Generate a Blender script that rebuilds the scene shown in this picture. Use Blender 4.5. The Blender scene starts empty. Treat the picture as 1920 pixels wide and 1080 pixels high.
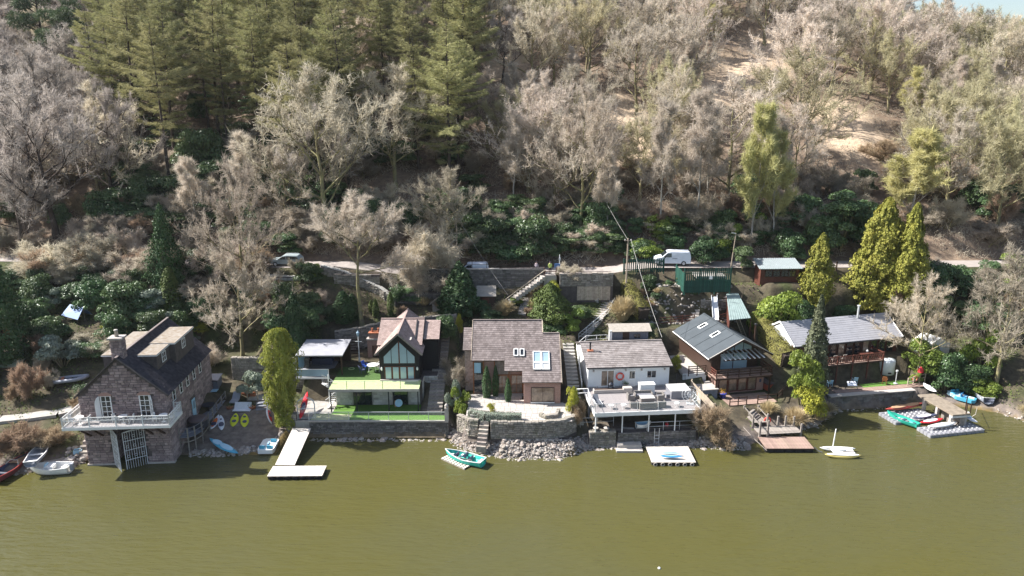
import bpy, math, random
import numpy as np
from mathutils import Vector, Matrix, Euler, noise

S = bpy.context.scene
COL = S.collection
R = math.radians
rnd = random.Random(7)

# ------------------------------------------------------------------ camera, sky, sun, exposure
CAM_H, CAM_T, CAM_F = 37.0, R(15), 1371.0 / 1920.0
cam_d = bpy.data.cameras.new('camera')
cam = bpy.data.objects.new('camera', cam_d)
COL.objects.link(cam)
cam.location = (0, 0, CAM_H)
cam.rotation_euler = (R(75), 0, 0)
cam_d.sensor_width = 36.0
cam_d.lens = 36.0 * CAM_F
cam_d.clip_end = 6000
S.camera = cam

SUN_AZ = math.atan2(-0.98, 0.19)      # measured from +Y towards +X
SUN_EL = R(43.5)
to_sun = Vector((math.sin(SUN_AZ) * math.cos(SUN_EL), math.cos(SUN_AZ) * math.cos(SUN_EL), math.sin(SUN_EL)))
w = bpy.data.worlds.new('World')
S.world = w
w.use_nodes = True
nt = w.node_tree
sky = nt.nodes.new('ShaderNodeTexSky')
sky.sky_type = 'NISHITA'
sky.sun_disc = False
sky.sun_elevation = SUN_EL
sky.sun_rotation = SUN_AZ % (2 * math.pi)
sky.air_density = 1.0
sky.dust_density = 1.6
sky.ozone_density = 0.4
nt.links.new(sky.outputs[0], nt.nodes['Background'].inputs[0])
nt.nodes['Background'].inputs[1].default_value = 0.085
sun_d = bpy.data.lights.new('sun', 'SUN')
sun_d.energy = 5.0
sun_d.angle = R(0.5)
sun_d.color = (1.0, 0.965, 0.92)
sun = bpy.data.objects.new('sun', sun_d)
COL.objects.link(sun)
sun.rotation_euler = to_sun.to_track_quat('Z', 'Y').to_euler()
S.view_settings.view_transform = 'Standard'
S.view_settings.look = 'None'
S.view_settings.gamma = 1.0
S.view_settings.exposure = 1.2
S.cycles.max_bounces = 5
S.cycles.diffuse_bounces = 3
S.cycles.glossy_bounces = 2
S.cycles.transmission_bounces = 2
S.cycles.use_denoising = True
S.cycles.denoising_prefilter = 'NONE'
S.cycles.volume_bounces = 0

# ------------------------------------------------------------------ helpers
def tag(o, label=None, cat=None, group=None, kind=None):
    if label: o['label'] = label
    if cat: o['category'] = cat
    if group: o['group'] = group
    if kind: o['kind'] = kind
    return o

def thing(name, label, cat, loc=(0, 0, 0), yaw=0.0, group=None):
    o = bpy.data.objects.new(name, None)
    o.empty_display_size = 0.3
    COL.objects.link(o)
    o.location = loc
    o.rotation_euler = (0, 0, R(yaw))
    return tag(o, label, cat, group)

def link(name, me, parent=None, loc=(0, 0, 0), rot=(0, 0, 0), scale=None):
    o = bpy.data.objects.new(name, me)
    COL.objects.link(o)
    if parent is not None: o.parent = parent
    o.location = loc
    o.rotation_euler = rot
    if scale is not None: o.scale = scale if hasattr(scale, '__len__') else (scale,) * 3
    return o

class MB:
    def __init__(s):
        s.v = []; s.f = []
    def add(s, vs, fs):
        b = len(s.v); s.v += [tuple(p) for p in vs]
        s.f += [tuple(i + b for i in f) for f in fs]
        return s
    def quad(s, a, b, c, d): return s.add((a, b, c, d), ((0, 1, 2, 3),))
    def tri(s, a, b, c): return s.add((a, b, c), ((0, 1, 2),))
    def box(s, x0, x1, y0, y1, z0, z1):
        return s.add([(x0, y0, z0), (x1, y0, z0), (x1, y1, z0), (x0, y1, z0), (x0, y0, z1), (x1, y0, z1), (x1, y1, z1), (x0, y1, z1)],
                     [(3, 2, 1, 0), (4, 5, 6, 7), (0, 1, 5, 4), (1, 2, 6, 5), (2, 3, 7, 6), (3, 0, 4, 7)])
    def bar(s, a, b, w_, h_=None, up=(0, 0, 1)):
        a = Vector(a); b = Vector(b); h_ = h_ or w_
        d = (b - a).normalized(); u = Vector(up)
        if abs(d.dot(u)) > 0.95: u = Vector((0, 1, 0))
        r = d.cross(u).normalized(); u = r.cross(d)
        r *= w_ / 2; u *= h_ / 2
        vs = [a - r - u, a + r - u, a + r + u, a - r + u, b - r - u, b + r - u, b + r + u, b - r + u]
        return s.add(vs, [(3, 2, 1, 0), (4, 5, 6, 7), (0, 1, 5, 4), (1, 2, 6, 5), (2, 3, 7, 6), (3, 0, 4, 7)])
    def tube(s, pts, rads, n=6, cap=True):
        pts = [Vector(p) for p in pts]
        if not hasattr(rads, '__len__'): rads = [rads] * len(pts)
        b = len(s.v); m = len(pts)
        for i, p in enumerate(pts):
            d = (pts[min(i + 1, m - 1)] - pts[max(i - 1, 0)])
            d = d.normalized() if d.length > 1e-6 else Vector((0, 0, 1))
            u = Vector((0, 0, 1)) if abs(d.z) < 0.9 else Vector((1, 0, 0))
            r = d.cross(u).normalized(); u = r.cross(d)
            for k in range(n):
                a = 2 * math.pi * k / n
                q = p + (r * math.cos(a) + u * math.sin(a)) * rads[i]
                s.v.append((q.x, q.y, q.z))
        for i in range(m - 1):
            for k in range(n):
                k2 = (k + 1) % n
                s.f.append((b + i * n + k, b + i * n + k2, b + (i + 1) * n + k2, b + (i + 1) * n + k))
        if cap:
            s.f.append(tuple(b + k for k in range(n - 1, -1, -1)))
            s.f.append(tuple(b + (m - 1) * n + k for k in range(n)))
        return s
    def prism(s, poly, a, b, axis='y'):
        n = len(poly)
        def P(p, t):
            return {'y': (p[0], t, p[1]), 'x': (t, p[0], p[1]), 'z': (p[0], p[1], t)}[axis]
        vs = [P(p, a) for p in poly] + [P(p, b) for p in poly]
        fs = [tuple(range(n)), tuple(range(2 * n - 1, n - 1, -1))] + [(i, i + n, (i + 1) % n + n, (i + 1) % n) for i in range(n)]
        return s.add(vs, fs)
    def slab(s, p0, p1, p2, p3, th):
        p = [Vector(q) for q in (p0, p1, p2, p3)]
        n = (p[1] - p[0]).cross(p[3] - p[0]).normalized() * th
        vs = [q - n for q in p] + p
        return s.add(vs, [(3, 2, 1, 0), (4, 5, 6, 7), (0, 1, 5, 4), (1, 2, 6, 5), (2, 3, 7, 6), (3, 0, 4, 7)])
    def lathe(s, prof, n=12, c=(0, 0, 0)):
        b = len(s.v); m = len(prof)
        for r, z in prof:
            for k in range(n):
                a = 2 * math.pi * k / n
                s.v.append((c[0] + r * math.cos(a), c[1] + r * math.sin(a), c[2] + z))
        for i in range(m - 1):
            for k in range(n):
                k2 = (k + 1) % n
                s.f.append((b + i * n + k, b + i * n + k2, b + (i + 1) * n + k2, b + (i + 1) * n + k))
        s.f.append(tuple(b + k for k in range(n - 1, -1, -1)))
        s.f.append(tuple(b + (m - 1) * n + k for k in range(n)))
        return s
    def torus(s, R0, r0, n=20, m=6, c=(0, 0, 0), ax='z'):
        b = len(s.v)
        for i in range(n):
            a = 2 * math.pi * i / n
            for j in range(m):
                t = 2 * math.pi * j / m
                x = (R0 + r0 * math.cos(t)) * math.cos(a); y = (R0 + r0 * math.cos(t)) * math.sin(a); z = r0 * math.sin(t)
                if ax == 'y': x, y, z = x, -z, y
                if ax == 'x': x, y, z = z, x, y
                s.v.append((c[0] + x, c[1] + y, c[2] + z))
        for i in range(n):
            for j in range(m):
                i2 = (i + 1) % n; j2 = (j + 1) % m
                s.f.append((b + i * m + j, b + i2 * m + j, b + i2 * m + j2, b + i * m + j2))
        return s
    def mesh(s, name, mat, smooth=False):
        me = bpy.data.meshes.new(name)
        me.from_pydata(s.v, [], s.f)
        if mat is not None: me.materials.append(mat)
        if smooth: me.polygons.foreach_set('use_smooth', [True] * len(me.polygons))
        me.update()
        return me
    def build(s, name, mat, parent=None, smooth=False, loc=(0, 0, 0), rot=(0, 0, 0), kind=None, label=None):
        o = link(name, s.mesh(name, mat, smooth), parent, loc, rot)
        if kind: o['kind'] = kind
        if label: o['label'] = label
        return o

def B(*a): return MB().box(*a)

# ------------------------------------------------------------------ materials
def nodes(m):
    m.use_nodes = True
    return m.node_tree, m.node_tree.nodes['Principled BSDF']

def mat(name, col, rough=0.8, var=0.18, scale=3.0, bump=0.0, bscale=20.0, objvar=0.0, spec=0.3, col2=None, stretch=(1, 1, 1), metal=0.0, detail=5, translucent=False):
    m = bpy.data.materials.new(name)
    t, b = nodes(m)
    N = t.nodes; L = t.links
    b.inputs['Roughness'].default_value = rough
    b.inputs['Specular IOR Level'].default_value = spec
    b.inputs['Metallic'].default_value = metal
    c = tuple(col) + (1,)
    c2 = (tuple(col2) + (1,)) if col2 else tuple(min(1, x * (1 + var)) for x in col) + (1,)
    c1 = c if col2 else tuple(x * (1 - var) for x in col) + (1,)
    tc = N.new('ShaderNodeTexCoord'); mp = N.new('ShaderNodeMapping')
    mp.inputs['Scale'].default_value = stretch
    L.new(tc.outputs['Object'], mp.inputs[0])
    nz = N.new('ShaderNodeTexNoise'); nz.inputs['Scale'].default_value = scale; nz.inputs['Detail'].default_value = detail
    nz.inputs['Roughness'].default_value = 0.65
    L.new(mp.outputs[0], nz.inputs['Vector'])
    cr = N.new('ShaderNodeValToRGB')
    cr.color_ramp.elements[0].position = 0.32; cr.color_ramp.elements[0].color = c1
    cr.color_ramp.elements[1].position = 0.68; cr.color_ramp.elements[1].color = c2
    L.new(nz.outputs[0], cr.inputs[0])
    out = cr.outputs[0]
    if objvar:
        oi = N.new('ShaderNodeObjectInfo')
        mr = N.new('ShaderNodeMapRange'); mr.inputs[3].default_value = 1 - objvar; mr.inputs[4].default_value = 1 + objvar
        L.new(oi.outputs['Random'], mr.inputs[0])
        hs = N.new('ShaderNodeHueSaturation')
        L.new(out, hs.inputs['Color']); L.new(mr.outputs[0], hs.inputs['Value'])
        ml = N.new('ShaderNodeMath'); ml.operation = 'MULTIPLY'; ml.inputs[1].default_value = 7.31
        fr = N.new('ShaderNodeMath'); fr.operation = 'FRACT'
        L.new(oi.outputs['Random'], ml.inputs[0]); L.new(ml.outputs[0], fr.inputs[0])
        mh = N.new('ShaderNodeMapRange'); mh.inputs[3].default_value = 0.5 - objvar * 0.06; mh.inputs[4].default_value = 0.5 + objvar * 0.06
        L.new(fr.outputs[0], mh.inputs[0]); L.new(mh.outputs[0], hs.inputs['Hue'])
        out = hs.outputs[0]
    L.new(out, b.inputs['Base Color'])
    if bump:
        n2 = N.new('ShaderNodeTexNoise'); n2.inputs['Scale'].default_value = bscale; n2.inputs['Detail'].default_value = 4
        L.new(mp.outputs[0], n2.inputs['Vector'])
        bp = N.new('ShaderNodeBump'); bp.inputs['Strength'].default_value = bump; bp.inputs['Distance'].default_value = 0.05
        L.new(n2.outputs[0], bp.inputs['Height']); L.new(bp.outputs[0], b.inputs['Normal'])
    if translucent:
        tr = N.new('ShaderNodeBsdfTranslucent'); L.new(out, tr.inputs['Color'])
        mx = N.new('ShaderNodeMixShader'); mx.inputs[0].default_value = translucent
        L.new(b.outputs[0], mx.inputs[1]); L.new(tr.outputs[0], mx.inputs[2])
        L.new(mx.outputs[0], N['Material Output'].inputs['Surface'])
    return m

def brick_mat(name, c1, c2, mortar, scale=1.0, bw=0.225, bh=0.075):
    m = mat(name, c1)
    t, b = nodes(m); N = t.nodes; L = t.links
    tc = N.new('ShaderNodeTexCoord')
    sx = N.new('ShaderNodeSeparateXYZ'); L.new(tc.outputs['Object'], sx.inputs[0])
    ad = N.new('ShaderNodeMath'); L.new(sx.outputs[0], ad.inputs[0]); L.new(sx.outputs[1], ad.inputs[1])
    cb = N.new('ShaderNodeCombineXYZ'); L.new(ad.outputs[0], cb.inputs[0]); L.new(sx.outputs[2], cb.inputs[1])
    br = N.new('ShaderNodeTexBrick')
    br.inputs['Scale'].default_value = 1.0; br.inputs['Brick Width'].default_value = bw; br.inputs['Row Height'].default_value = bh
    br.inputs['Mortar Size'].default_value = 0.008
    br.inputs['Color1'].default_value = tuple(c1) + (1,); br.inputs['Color2'].default_value = tuple(c2) + (1,); br.inputs['Mortar'].default_value = tuple(mortar) + (1,)
    L.new(cb.outputs[0], br.inputs['Vector']); L.new(br.outputs[0], b.inputs['Base Color'])
    return m

def face_var_mat(name, col, col2, rough=0.85, spec=0.2, moss=None):
    """each island of the mesh (a stone, a tile) takes its own shade between two colours"""
    m = bpy.data.materials.new(name)
    t, b = nodes(m); N = t.nodes; L = t.links
    b.inputs['Roughness'].default_value = rough; b.inputs['Specular IOR Level'].default_value = spec
    g = N.new('ShaderNodeNewGeometry')
    cr = N.new('ShaderNodeValToRGB')
    cr.color_ramp.elements[0].color = tuple(col) + (1,); cr.color_ramp.elements[1].color = tuple(col2) + (1,)
    L.new(g.outputs['Random Per Island'], cr.inputs[0])
    tc = N.new('ShaderNodeTexCoord')
    nz = N.new('ShaderNodeTexNoise'); nz.inputs['Scale'].default_value = 0.8; nz.inputs['Detail'].default_value = 6; nz.inputs['Roughness'].default_value = 0.7
    L.new(tc.outputs['Object'], nz.inputs['Vector'])
    mr = N.new('ShaderNodeMapRange'); mr.inputs[1].default_value = 0.3; mr.inputs[2].default_value = 0.7; mr.inputs[3].default_value = 0.72; mr.inputs[4].default_value = 1.2
    L.new(nz.outputs[0], mr.inputs[0])
    hs = N.new('ShaderNodeHueSaturation'); L.new(cr.outputs[0], hs.inputs['Color']); L.new(mr.outputs[0], hs.inputs['Value'])
    out = hs.outputs[0]
    if moss:
        n2 = N.new('ShaderNodeTexNoise'); n2.inputs['Scale'].default_value = 1.7; n2.inputs['Detail'].default_value = 8; n2.inputs['Roughness'].default_value = 0.75
        L.new(tc.outputs['Object'], n2.inputs['Vector'])
        m2 = N.new('ShaderNodeMapRange'); m2.inputs[1].default_value = 0.5; m2.inputs[2].default_value = 0.68
        L.new(n2.outputs[0], m2.inputs[0])
        mx = N.new('ShaderNodeMix'); mx.data_type = 'RGBA'
        L.new(m2.outputs[0], mx.inputs[0]); L.new(out, mx.inputs[6]); mx.inputs[7].default_value = tuple(moss) + (1,)
        out = mx.outputs[2]
    L.new(out, b.inputs['Base Color'])
    return m

M = {}
M['white'] = mat('white_paint', (0.78, 0.78, 0.76), 0.5, 0.05, 2)
M['white_wall'] = mat('white_render', (0.74, 0.76, 0.76), 0.8, 0.06, 1.2, 0.15, 30)
M['white_plastic'] = mat('white_plastic', (0.8, 0.8, 0.78), 0.35, 0.05, 2)
M['metal_rail'] = mat('galvanised_rail', (0.6, 0.62, 0.63), 0.4, 0.1, 5, metal=0.3)
M['black_timber'] = mat('black_timber', (0.014, 0.014, 0.018), 0.6, 0.35, 2, 0.3, 8, stretch=(1, 1, 12))
M['dark_timber'] = mat('dark_brown_timber', (0.05, 0.028, 0.02), 0.6, 0.4, 2, stretch=(3, 3, 3))
M['red_timber'] = mat('red_brown_timber', (0.11, 0.04, 0.028), 0.55, 0.3, 2, stretch=(3, 3, 3))
M['grey_timber'] = mat('weathered_timber', (0.27, 0.24, 0.21), 0.85, 0.3, 4, 0.2, 25, objvar=0.2)
M['pale_timber'] = mat('pale_timber', (0.42, 0.35, 0.27), 0.8, 0.25, 4, 0.2, 25, objvar=0.15)
M['orange_timber'] = mat('varnished_timber', (0.28, 0.11, 0.04), 0.5, 0.2, 4)
M['deck_boards'] = mat('sun_bleached_deck', (0.55, 0.5, 0.44), 0.8, 0.14, 2, 0.1, 20, objvar=0.08)
M['white_deck'] = mat('pale_composite_deck', (0.29, 0.265, 0.26), 0.75, 0.08, 1.5, objvar=0.06)
M['brown_deck'] = mat('brown_deck', (0.3, 0.21, 0.17), 0.75, 0.18, 2, objvar=0.12)
M['blue_grey_deck'] = mat('grey_deck', (0.2, 0.21, 0.24), 0.8, 0.18, 3, objvar=0.15)
M['lawn'] = mat('artificial_lawn', (0.1, 0.2, 0.035), 0.9, 0.2, 6, 0.3, 80)
M['terrace_lawn'] = mat('shaded_terrace_lawn', (0.06, 0.115, 0.03), 0.9, 0.25, 4, 0.3, 80)  # darker than the lower lawn: shade put into the terrace grass colour
M['pale_lawn'] = mat('faded_lawn_mat', (0.42, 0.5, 0.24), 0.9, 0.14, 3, 0.3, 80)
M['mat_beige'] = mat('beige_mat', (0.5, 0.5, 0.3), 0.9, 0.1, 3)
M['concrete'] = mat('concrete', (0.36, 0.34, 0.31), 0.9, 0.2, 1.5, 0.25, 18)
M['pale_concrete'] = mat('pale_concrete', (0.42, 0.385, 0.35), 0.9, 0.15, 1.5, 0.2, 18)
M['paving'] = face_var_mat('stone_paving', (0.4, 0.36, 0.32), (0.56, 0.52, 0.47))
M['stone_block'] = face_var_mat('sandstone_blocks', (0.22, 0.165, 0.165), (0.42, 0.33, 0.31), moss=(0.16, 0.14, 0.13))
M['stone_dark'] = mat('stone_joint', (0.1, 0.085, 0.08), 0.95, 0.25, 2)
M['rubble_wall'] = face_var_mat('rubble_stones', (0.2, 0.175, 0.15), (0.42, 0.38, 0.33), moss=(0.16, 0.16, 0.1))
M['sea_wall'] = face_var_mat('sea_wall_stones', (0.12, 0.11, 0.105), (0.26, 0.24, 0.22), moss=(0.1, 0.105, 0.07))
M['pale_block'] = face_var_mat('pale_stone_blocks', (0.42, 0.4, 0.37), (0.58, 0.56, 0.52))
M['rock'] = mat('shore_rock', (0.31, 0.27, 0.235), 0.9, 0.3, 2.5, 0.5, 8, objvar=0.28)
M['rock_stuff'] = face_var_mat('shore_rubble', (0.2, 0.175, 0.155), (0.46, 0.42, 0.38))
M['slate'] = face_var_mat('slate_tiles', (0.035, 0.033, 0.04), (0.075, 0.068, 0.078))
M['tile_pink'] = face_var_mat('clay_tiles', (0.3, 0.225, 0.2), (0.4, 0.305, 0.275))
M['tile_brown'] = face_var_mat('brown_tiles', (0.155, 0.128, 0.12), (0.25, 0.21, 0.2))
M['tile_grey'] = face_var_mat('concrete_tiles', (0.2, 0.175, 0.165), (0.29, 0.26, 0.25))
M['metal_roof'] = mat('grey_sheet_roof', (0.068, 0.08, 0.09), 0.7, 0.1, 1, spec=0.2)
M['felt_grey'] = mat('pale_grey_roof', (0.32, 0.32, 0.345), 0.75, 0.1, 1.2)
M['green_sheet'] = mat('green_grey_sheet', (0.26, 0.33, 0.32), 0.5, 0.12, 1.5)
M['mossy_felt'] = mat('mossy_felt', (0.33, 0.3, 0.26), 0.95, 0.3, 2.2, 0.4, 12, col2=(0.2, 0.155, 0.11))
M['shed_felt'] = mat('worn_shed_felt', (0.3, 0.27, 0.23), 0.95, 0.2, 3, 0.3, 20, col2=(0.4, 0.36, 0.31))
M['brick'] = brick_mat('red_brick', (0.3, 0.15, 0.115), (0.38, 0.21, 0.17), (0.4, 0.35, 0.31))
M['dark_glass'] = mat('dark_glass', (0.02, 0.025, 0.03), 0.06, 0.3, 0.5, spec=0.9)
M['pale_blue_glass'] = mat('light_blue_glass', (0.3, 0.42, 0.5), 0.08, 0.12, 0.6, spec=0.9)  # panes with a light blue base colour
M['warm_glass'] = mat('curtained_glass', (0.2, 0.15, 0.11), 0.08, 0.5, 1.6, spec=0.8)
M['blind'] = mat('roller_blind', (0.62, 0.64, 0.66), 0.6, 0.05, 1)
M['green_paint'] = mat('green_fence_paint', (0.02, 0.075, 0.055), 0.65, 0.25, 2, objvar=0.2)
M['pale_green'] = mat('pale_green_paint', (0.3, 0.42, 0.36), 0.7, 0.12, 2)
M['blue_shed'] = mat('grey_blue_shed', (0.16, 0.17, 0.2), 0.8, 0.25, 2, stretch=(6, 6, 1))
M['iron'] = mat('dark_iron', (0.03, 0.03, 0.033), 0.5, 0.2, 4)
M['gate_white'] = mat('gate_white', (0.62, 0.63, 0.64), 0.5, 0.1, 3)
M['rubber'] = mat('black_rubber', (0.02, 0.02, 0.022), 0.7, 0.3, 3)
M['pontoon'] = mat('grey_float_plastic', (0.27, 0.27, 0.29), 0.5, 0.12, 3, objvar=0.1)
M['float_black'] = mat('black_float', (0.025, 0.026, 0.03), 0.45, 0.2, 3)
def plain(name, c, rough=0.45, var=0.07): M[name] = mat(name + '_finish', c, rough, var, 2)
for n_, c_ in dict(turquoise=(0.05, 0.5, 0.42), boat_green=(0.03, 0.36, 0.27), boat_red=(0.36, 0.06, 0.05), boat_maroon=(0.2, 0.055, 0.06), boat_white=(0.8, 0.79, 0.76),
                   boat_grey=(0.3, 0.32, 0.37), kayak_orange=(0.7, 0.16, 0.03), kayak_yellow=(0.6, 0.62, 0.03), kayak_white=(0.7, 0.72, 0.78), kayak_blue=(0.05, 0.25, 0.5),
                   canoe_blue=(0.08, 0.36, 0.52), kayak_red=(0.62, 0.03, 0.04), pale_blue=(0.4, 0.62, 0.75), hull_yellow=(0.75, 0.6, 0.2), varnish=(0.45, 0.28, 0.17),
                   seat_dark=(0.06, 0.07, 0.12), cushion=(0.12, 0.13, 0.15), wicker=(0.2, 0.185, 0.17), tub_grey=(0.2, 0.2, 0.22), tub_lid=(0.5, 0.48, 0.46),
                   terracotta=(0.42, 0.16, 0.09), tank=(0.62, 0.66, 0.68), tarp_blue=(0.1, 0.2, 0.42), tarp_dark=(0.03, 0.035, 0.05), ring_red=(0.65, 0.08, 0.06),
                   van_paint=(0.72, 0.75, 0.8), car_paint=(0.3, 0.35, 0.36), tyre=(0.015, 0.015, 0.016), hub=(0.5, 0.5, 0.52), tub_red=(0.38, 0.09, 0.05), tub_cover=(0.12, 0.09, 0.09),
                   pole_wood=(0.33, 0.27, 0.21), chute=(0.62, 0.64, 0.67), hivis=(0.6, 0.75, 0.1), dark_cloth=(0.05, 0.04, 0.06), skin=(0.5, 0.32, 0.25), pale_cloth=(0.45, 0.42, 0.45),
                   umbrella_red=(0.6, 0.04, 0.05), buoy_orange=(0.75, 0.2, 0.05), pot_blue=(0.04, 0.06, 0.35), purple=(0.3, 0.18, 0.55), soil=(0.09, 0.06, 0.045), cable=(0.28, 0.27, 0.26), twine=(0.5, 0.45, 0.4), blue_chair=(0.05, 0.12, 0.5)).items():
    plain(n_, c_)

# ------------------------------------------------------------------ terrain
SHORE = [(-600, 40), (-130, 60), (-60, 65), (-50.9, 65.4), (-48, 66.4), (-44.5, 67.8), (-43.4, 70), (-34.5, 70), (-30.5, 70.3), (-26.2, 71), (-25.0, 74.4), (-22, 74.0), (-7.2, 74.0),
         (-6.3, 72.4), (-5, 71.3), (-2.5, 70.1), (0, 69.3), (5, 69.3), (8.6, 71.6), (14, 72.2), (19.7, 72.0), (25.3, 71.7), (28.6, 74.5), (34.8, 76.6), (39, 81.2), (44.6, 81.9),
         (49.4, 83.2), (54.8, 82.6), (57.7, 81), (59.8, 78.0), (66, 73), (80, 66), (130, 52), (600, 20)]
SX = np.array([p[0] for p in SHORE], float); SY = np.array([p[1] for p in SHORE], float)
def shore(x): return np.interp(x, SX, SY)
RX = np.array([-600, -110, -72, -45, -30, 0, 40, 80, 600.]); RYv = np.array([106, 106, 104.3, 101.4, 100.4, 100.8, 100.9, 101.5, 104.])
def road_y(x): return np.interp(x, RX, RYv)
ROAD_Z = 13.5
def road_z(x): return np.interp(x, [-600, -23, -13, 0, 5, 13, 19, 600], [13.5, 13.5, 12.2, 12.2, 12.5, 12.5, 13.4, 13.5])
LOWZ_X = np.array([-600, -40, -24, -14, 16, 20, 40, 48, 60, 600.]); LOWZ = np.array([12.6, 12.4, 11.6, 9.6, 9.6, 10.9, 11.2, 11.6, 12.2, 12.5])
SL_X = np.array([-600, 55, 95, 140, 200, 600.]); SL = np.array([.44, .44, .38, .285, .24, .2])
# pads: cx, cy, half x, half y, yaw, z, slope along local y, margin
PADS = [(-29.6, 74.2, 4.6, 4.2, 0, 0.85, 0.2, 0.8), (-29.3, 81.0, 5.0, 2.4, 0, 1.75, 0, 0.5), (-38, 86, 5, 5, 0, 3.6, 0.25, 2),
        (-14.9, 76.9, 7.6, 2.5, 0, 1.95, 0, 0.2), (-22.3, 77.2, 2.2, 2.7, 0, 1.95, 0, 0.5), (-16.8, 85.0, 7.6, 4.9, 0, 4.7, 0, 0.35),
        (-8.6, 82.5, 1.5, 7.5, 0, 4.9, 0.42, 0.4), (2.7, 70.6, 3.7, 0.6, 0, 0.95, 0.7, 0.5), (0.4, 78.6, 5.6, 6.3, 0, 2.9, 0, 0.3), (7.1, 81, 1.1, 7.0, 0, 4.7, 0.36, 0.3),
        (14.0, 80.2, 5.5, 4.4, 5, 3.7, 0, 0.4), (14.3, 74.3, 5.6, 1.5, 5, 1.5, 0, 0.2), (14.9, 88.6, 3.4, 2.0, 3, 6.1, 0, 0.7),
        (27.9, 85.2, 4.8, 7.4, 11, 1.95, 0, 0.35), (21.9, 87.6, 1.8, 4.0, 11, 4.1, 0, 0.5), (33.0, 84.5, 1.5, 6.0, 11, 3.6, 0.35, 0.6),
        (43.6, 84.6, 8.0, 2.1, 11, 1.65, 0, 0.3), (42.6, 91.0, 8.8, 4.2, 14.4, 4.25, 0, 0.5), (22.3, 93.0, 4.2, 1.7, 3, 6.9, 0, 0.4), (28.6, 93.9, 2.6, 1.3, 3, 7.2, 0, 0.4), (29.5, 97.2, 9.5, 1.2, 0, 11.4, 0, 0.6), (38.3, 97.3, 3.5, 2.0, 0, 12.0, 0, 1.0), (55.5, 84.5, 3.4, 1.8, -30, 0.5, 0.1, 1.0)]
def sstep(a): 
    a = np.clip(a, 0, 1); return a * a * (3 - 2 * a)
def terrain(X, Y):
    ys = shore(X); ry = road_y(X); s = Y - ys
    lz = np.interp(X, LOWZ_X, LOWZ)
    top = ry - 2.7
    t = np.clip(s / np.maximum(top - ys, 1), 0, 1)
    z = np.where(s < 0, np.maximum(s * 0.45, -2.5), lz * (0.55 * t + 0.45 * t * t) + 0.25 * sstep(s / 1.5))
    rz = road_z(X); z = np.where(Y > top, lz + (rz - lz) * sstep((Y - top) / 0.4), z)
    up = Y - (ry + 2.6)
    sl = np.interp(X, SL_X, SL)
    L_ = 122.0
    hill = rz + sl * np.minimum(np.maximum(up, 0), L_) + 1.5 * sstep(up / 5) - 0.12 * np.maximum(up - L_, 0)
    hill = np.where(up > L_, np.maximum(hill, 8), hill)
    z = np.where(up > 0, hill, z)
    for cx, cy, hx, hy, yaw, pz, gy, mg in PADS:
        c, sn = math.cos(R(yaw)), math.sin(R(yaw))
        lx = (X - cx) * c + (Y - cy) * sn; ly = -(X - cx) * sn + (Y - cy) * c
        d = np.hypot(np.maximum(np.abs(lx) - hx, 0), np.maximum(np.abs(ly) - hy, 0))
        wt = 1 - sstep(d / mg)
        z = z * (1 - wt) + (pz + gy * np.clip(ly, -hy - 1, hy + 1)) * wt
    return z
gx = np.concatenate([np.linspace(-900, -160, 16), np.linspace(-155, -72, 40), np.arange(-70, 70.01, 0.5), np.linspace(72, 155, 40), np.linspace(160, 900, 16)])
gy_ = np.concatenate([np.linspace(20, 60, 9), np.arange(63, 106.01, 0.5), np.linspace(107, 240, 80), np.linspace(246, 900, 18)])
GX, GY = np.meshgrid(gx, gy_)
GZ = terrain(GX, GY)
rs = np.random.RandomState(3)
def vnoise(X, Y, sc, seed=0):
    out = np.zeros(X.shape)
    it = np.nditer(X, flags=['multi_index'])
    for _ in it:
        i = it.multi_index
        out[i] = noise.noise(Vector((X[i] / sc, Y[i] / sc, seed * 7.7)))
    return out
N1 = vnoise(GX, GY, 9.0, 1); N2 = vnoise(GX, GY, 2.2, 2)
up_ = GY - (road_y(GX) + 2.6)
GZ = GZ + np.where(up_ > 2, N1 * 1.5 + N2 * 0.3, 0) + np.where((up_ < -6) & (GY - shore(GX) > 1), N2 * 0.06, 0)
def ter(x, y):
    i = int(np.clip(np.searchsorted(gx, x) - 1, 0, len(gx) - 2)); j = int(np.clip(np.searchsorted(gy_, y) - 1, 0, len(gy_) - 2))
    u = (x - gx[i]) / (gx[i + 1] - gx[i]); v = (y - gy_[j]) / (gy_[j + 1] - gy_[j])
    u = min(max(u, 0), 1); v = min(max(v, 0), 1)
    return float((GZ[j, i] * (1 - u) + GZ[j, i + 1] * u) * (1 - v) + (GZ[j + 1, i] * (1 - u) + GZ[j + 1, i + 1] * u) * v)
def ray(px, py):
    u = (px - 960) / 1371.0; v = -(py - 540) / 1371.0
    return Vector((u, math.cos(CAM_T) + v * math.sin(CAM_T), -math.sin(CAM_T) + v * math.cos(CAM_T)))
def at(px, py, z):
    r = ray(px, py); t = (z - CAM_H) / r.z
    return (r.x * t, r.y * t, z)
def aty(px, py, Y):
    r = ray(px, py); t = Y / r.y
    return (r.x * t, Y, CAM_H + r.z * t)
def gp(px, py):
    """the ground point seen at a photo pixel"""
    r = ray(px, py); t = 60.0
    while t < 420:
        if CAM_H + r.z * t < max(ter(r.x * t, r.y * t), 0): return (r.x * t, r.y * t, max(ter(r.x * t, r.y * t), 0))
        t += 0.25
    return (r.x * 200, r.y * 200, ter(r.x * 200, r.y * 200))

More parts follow.
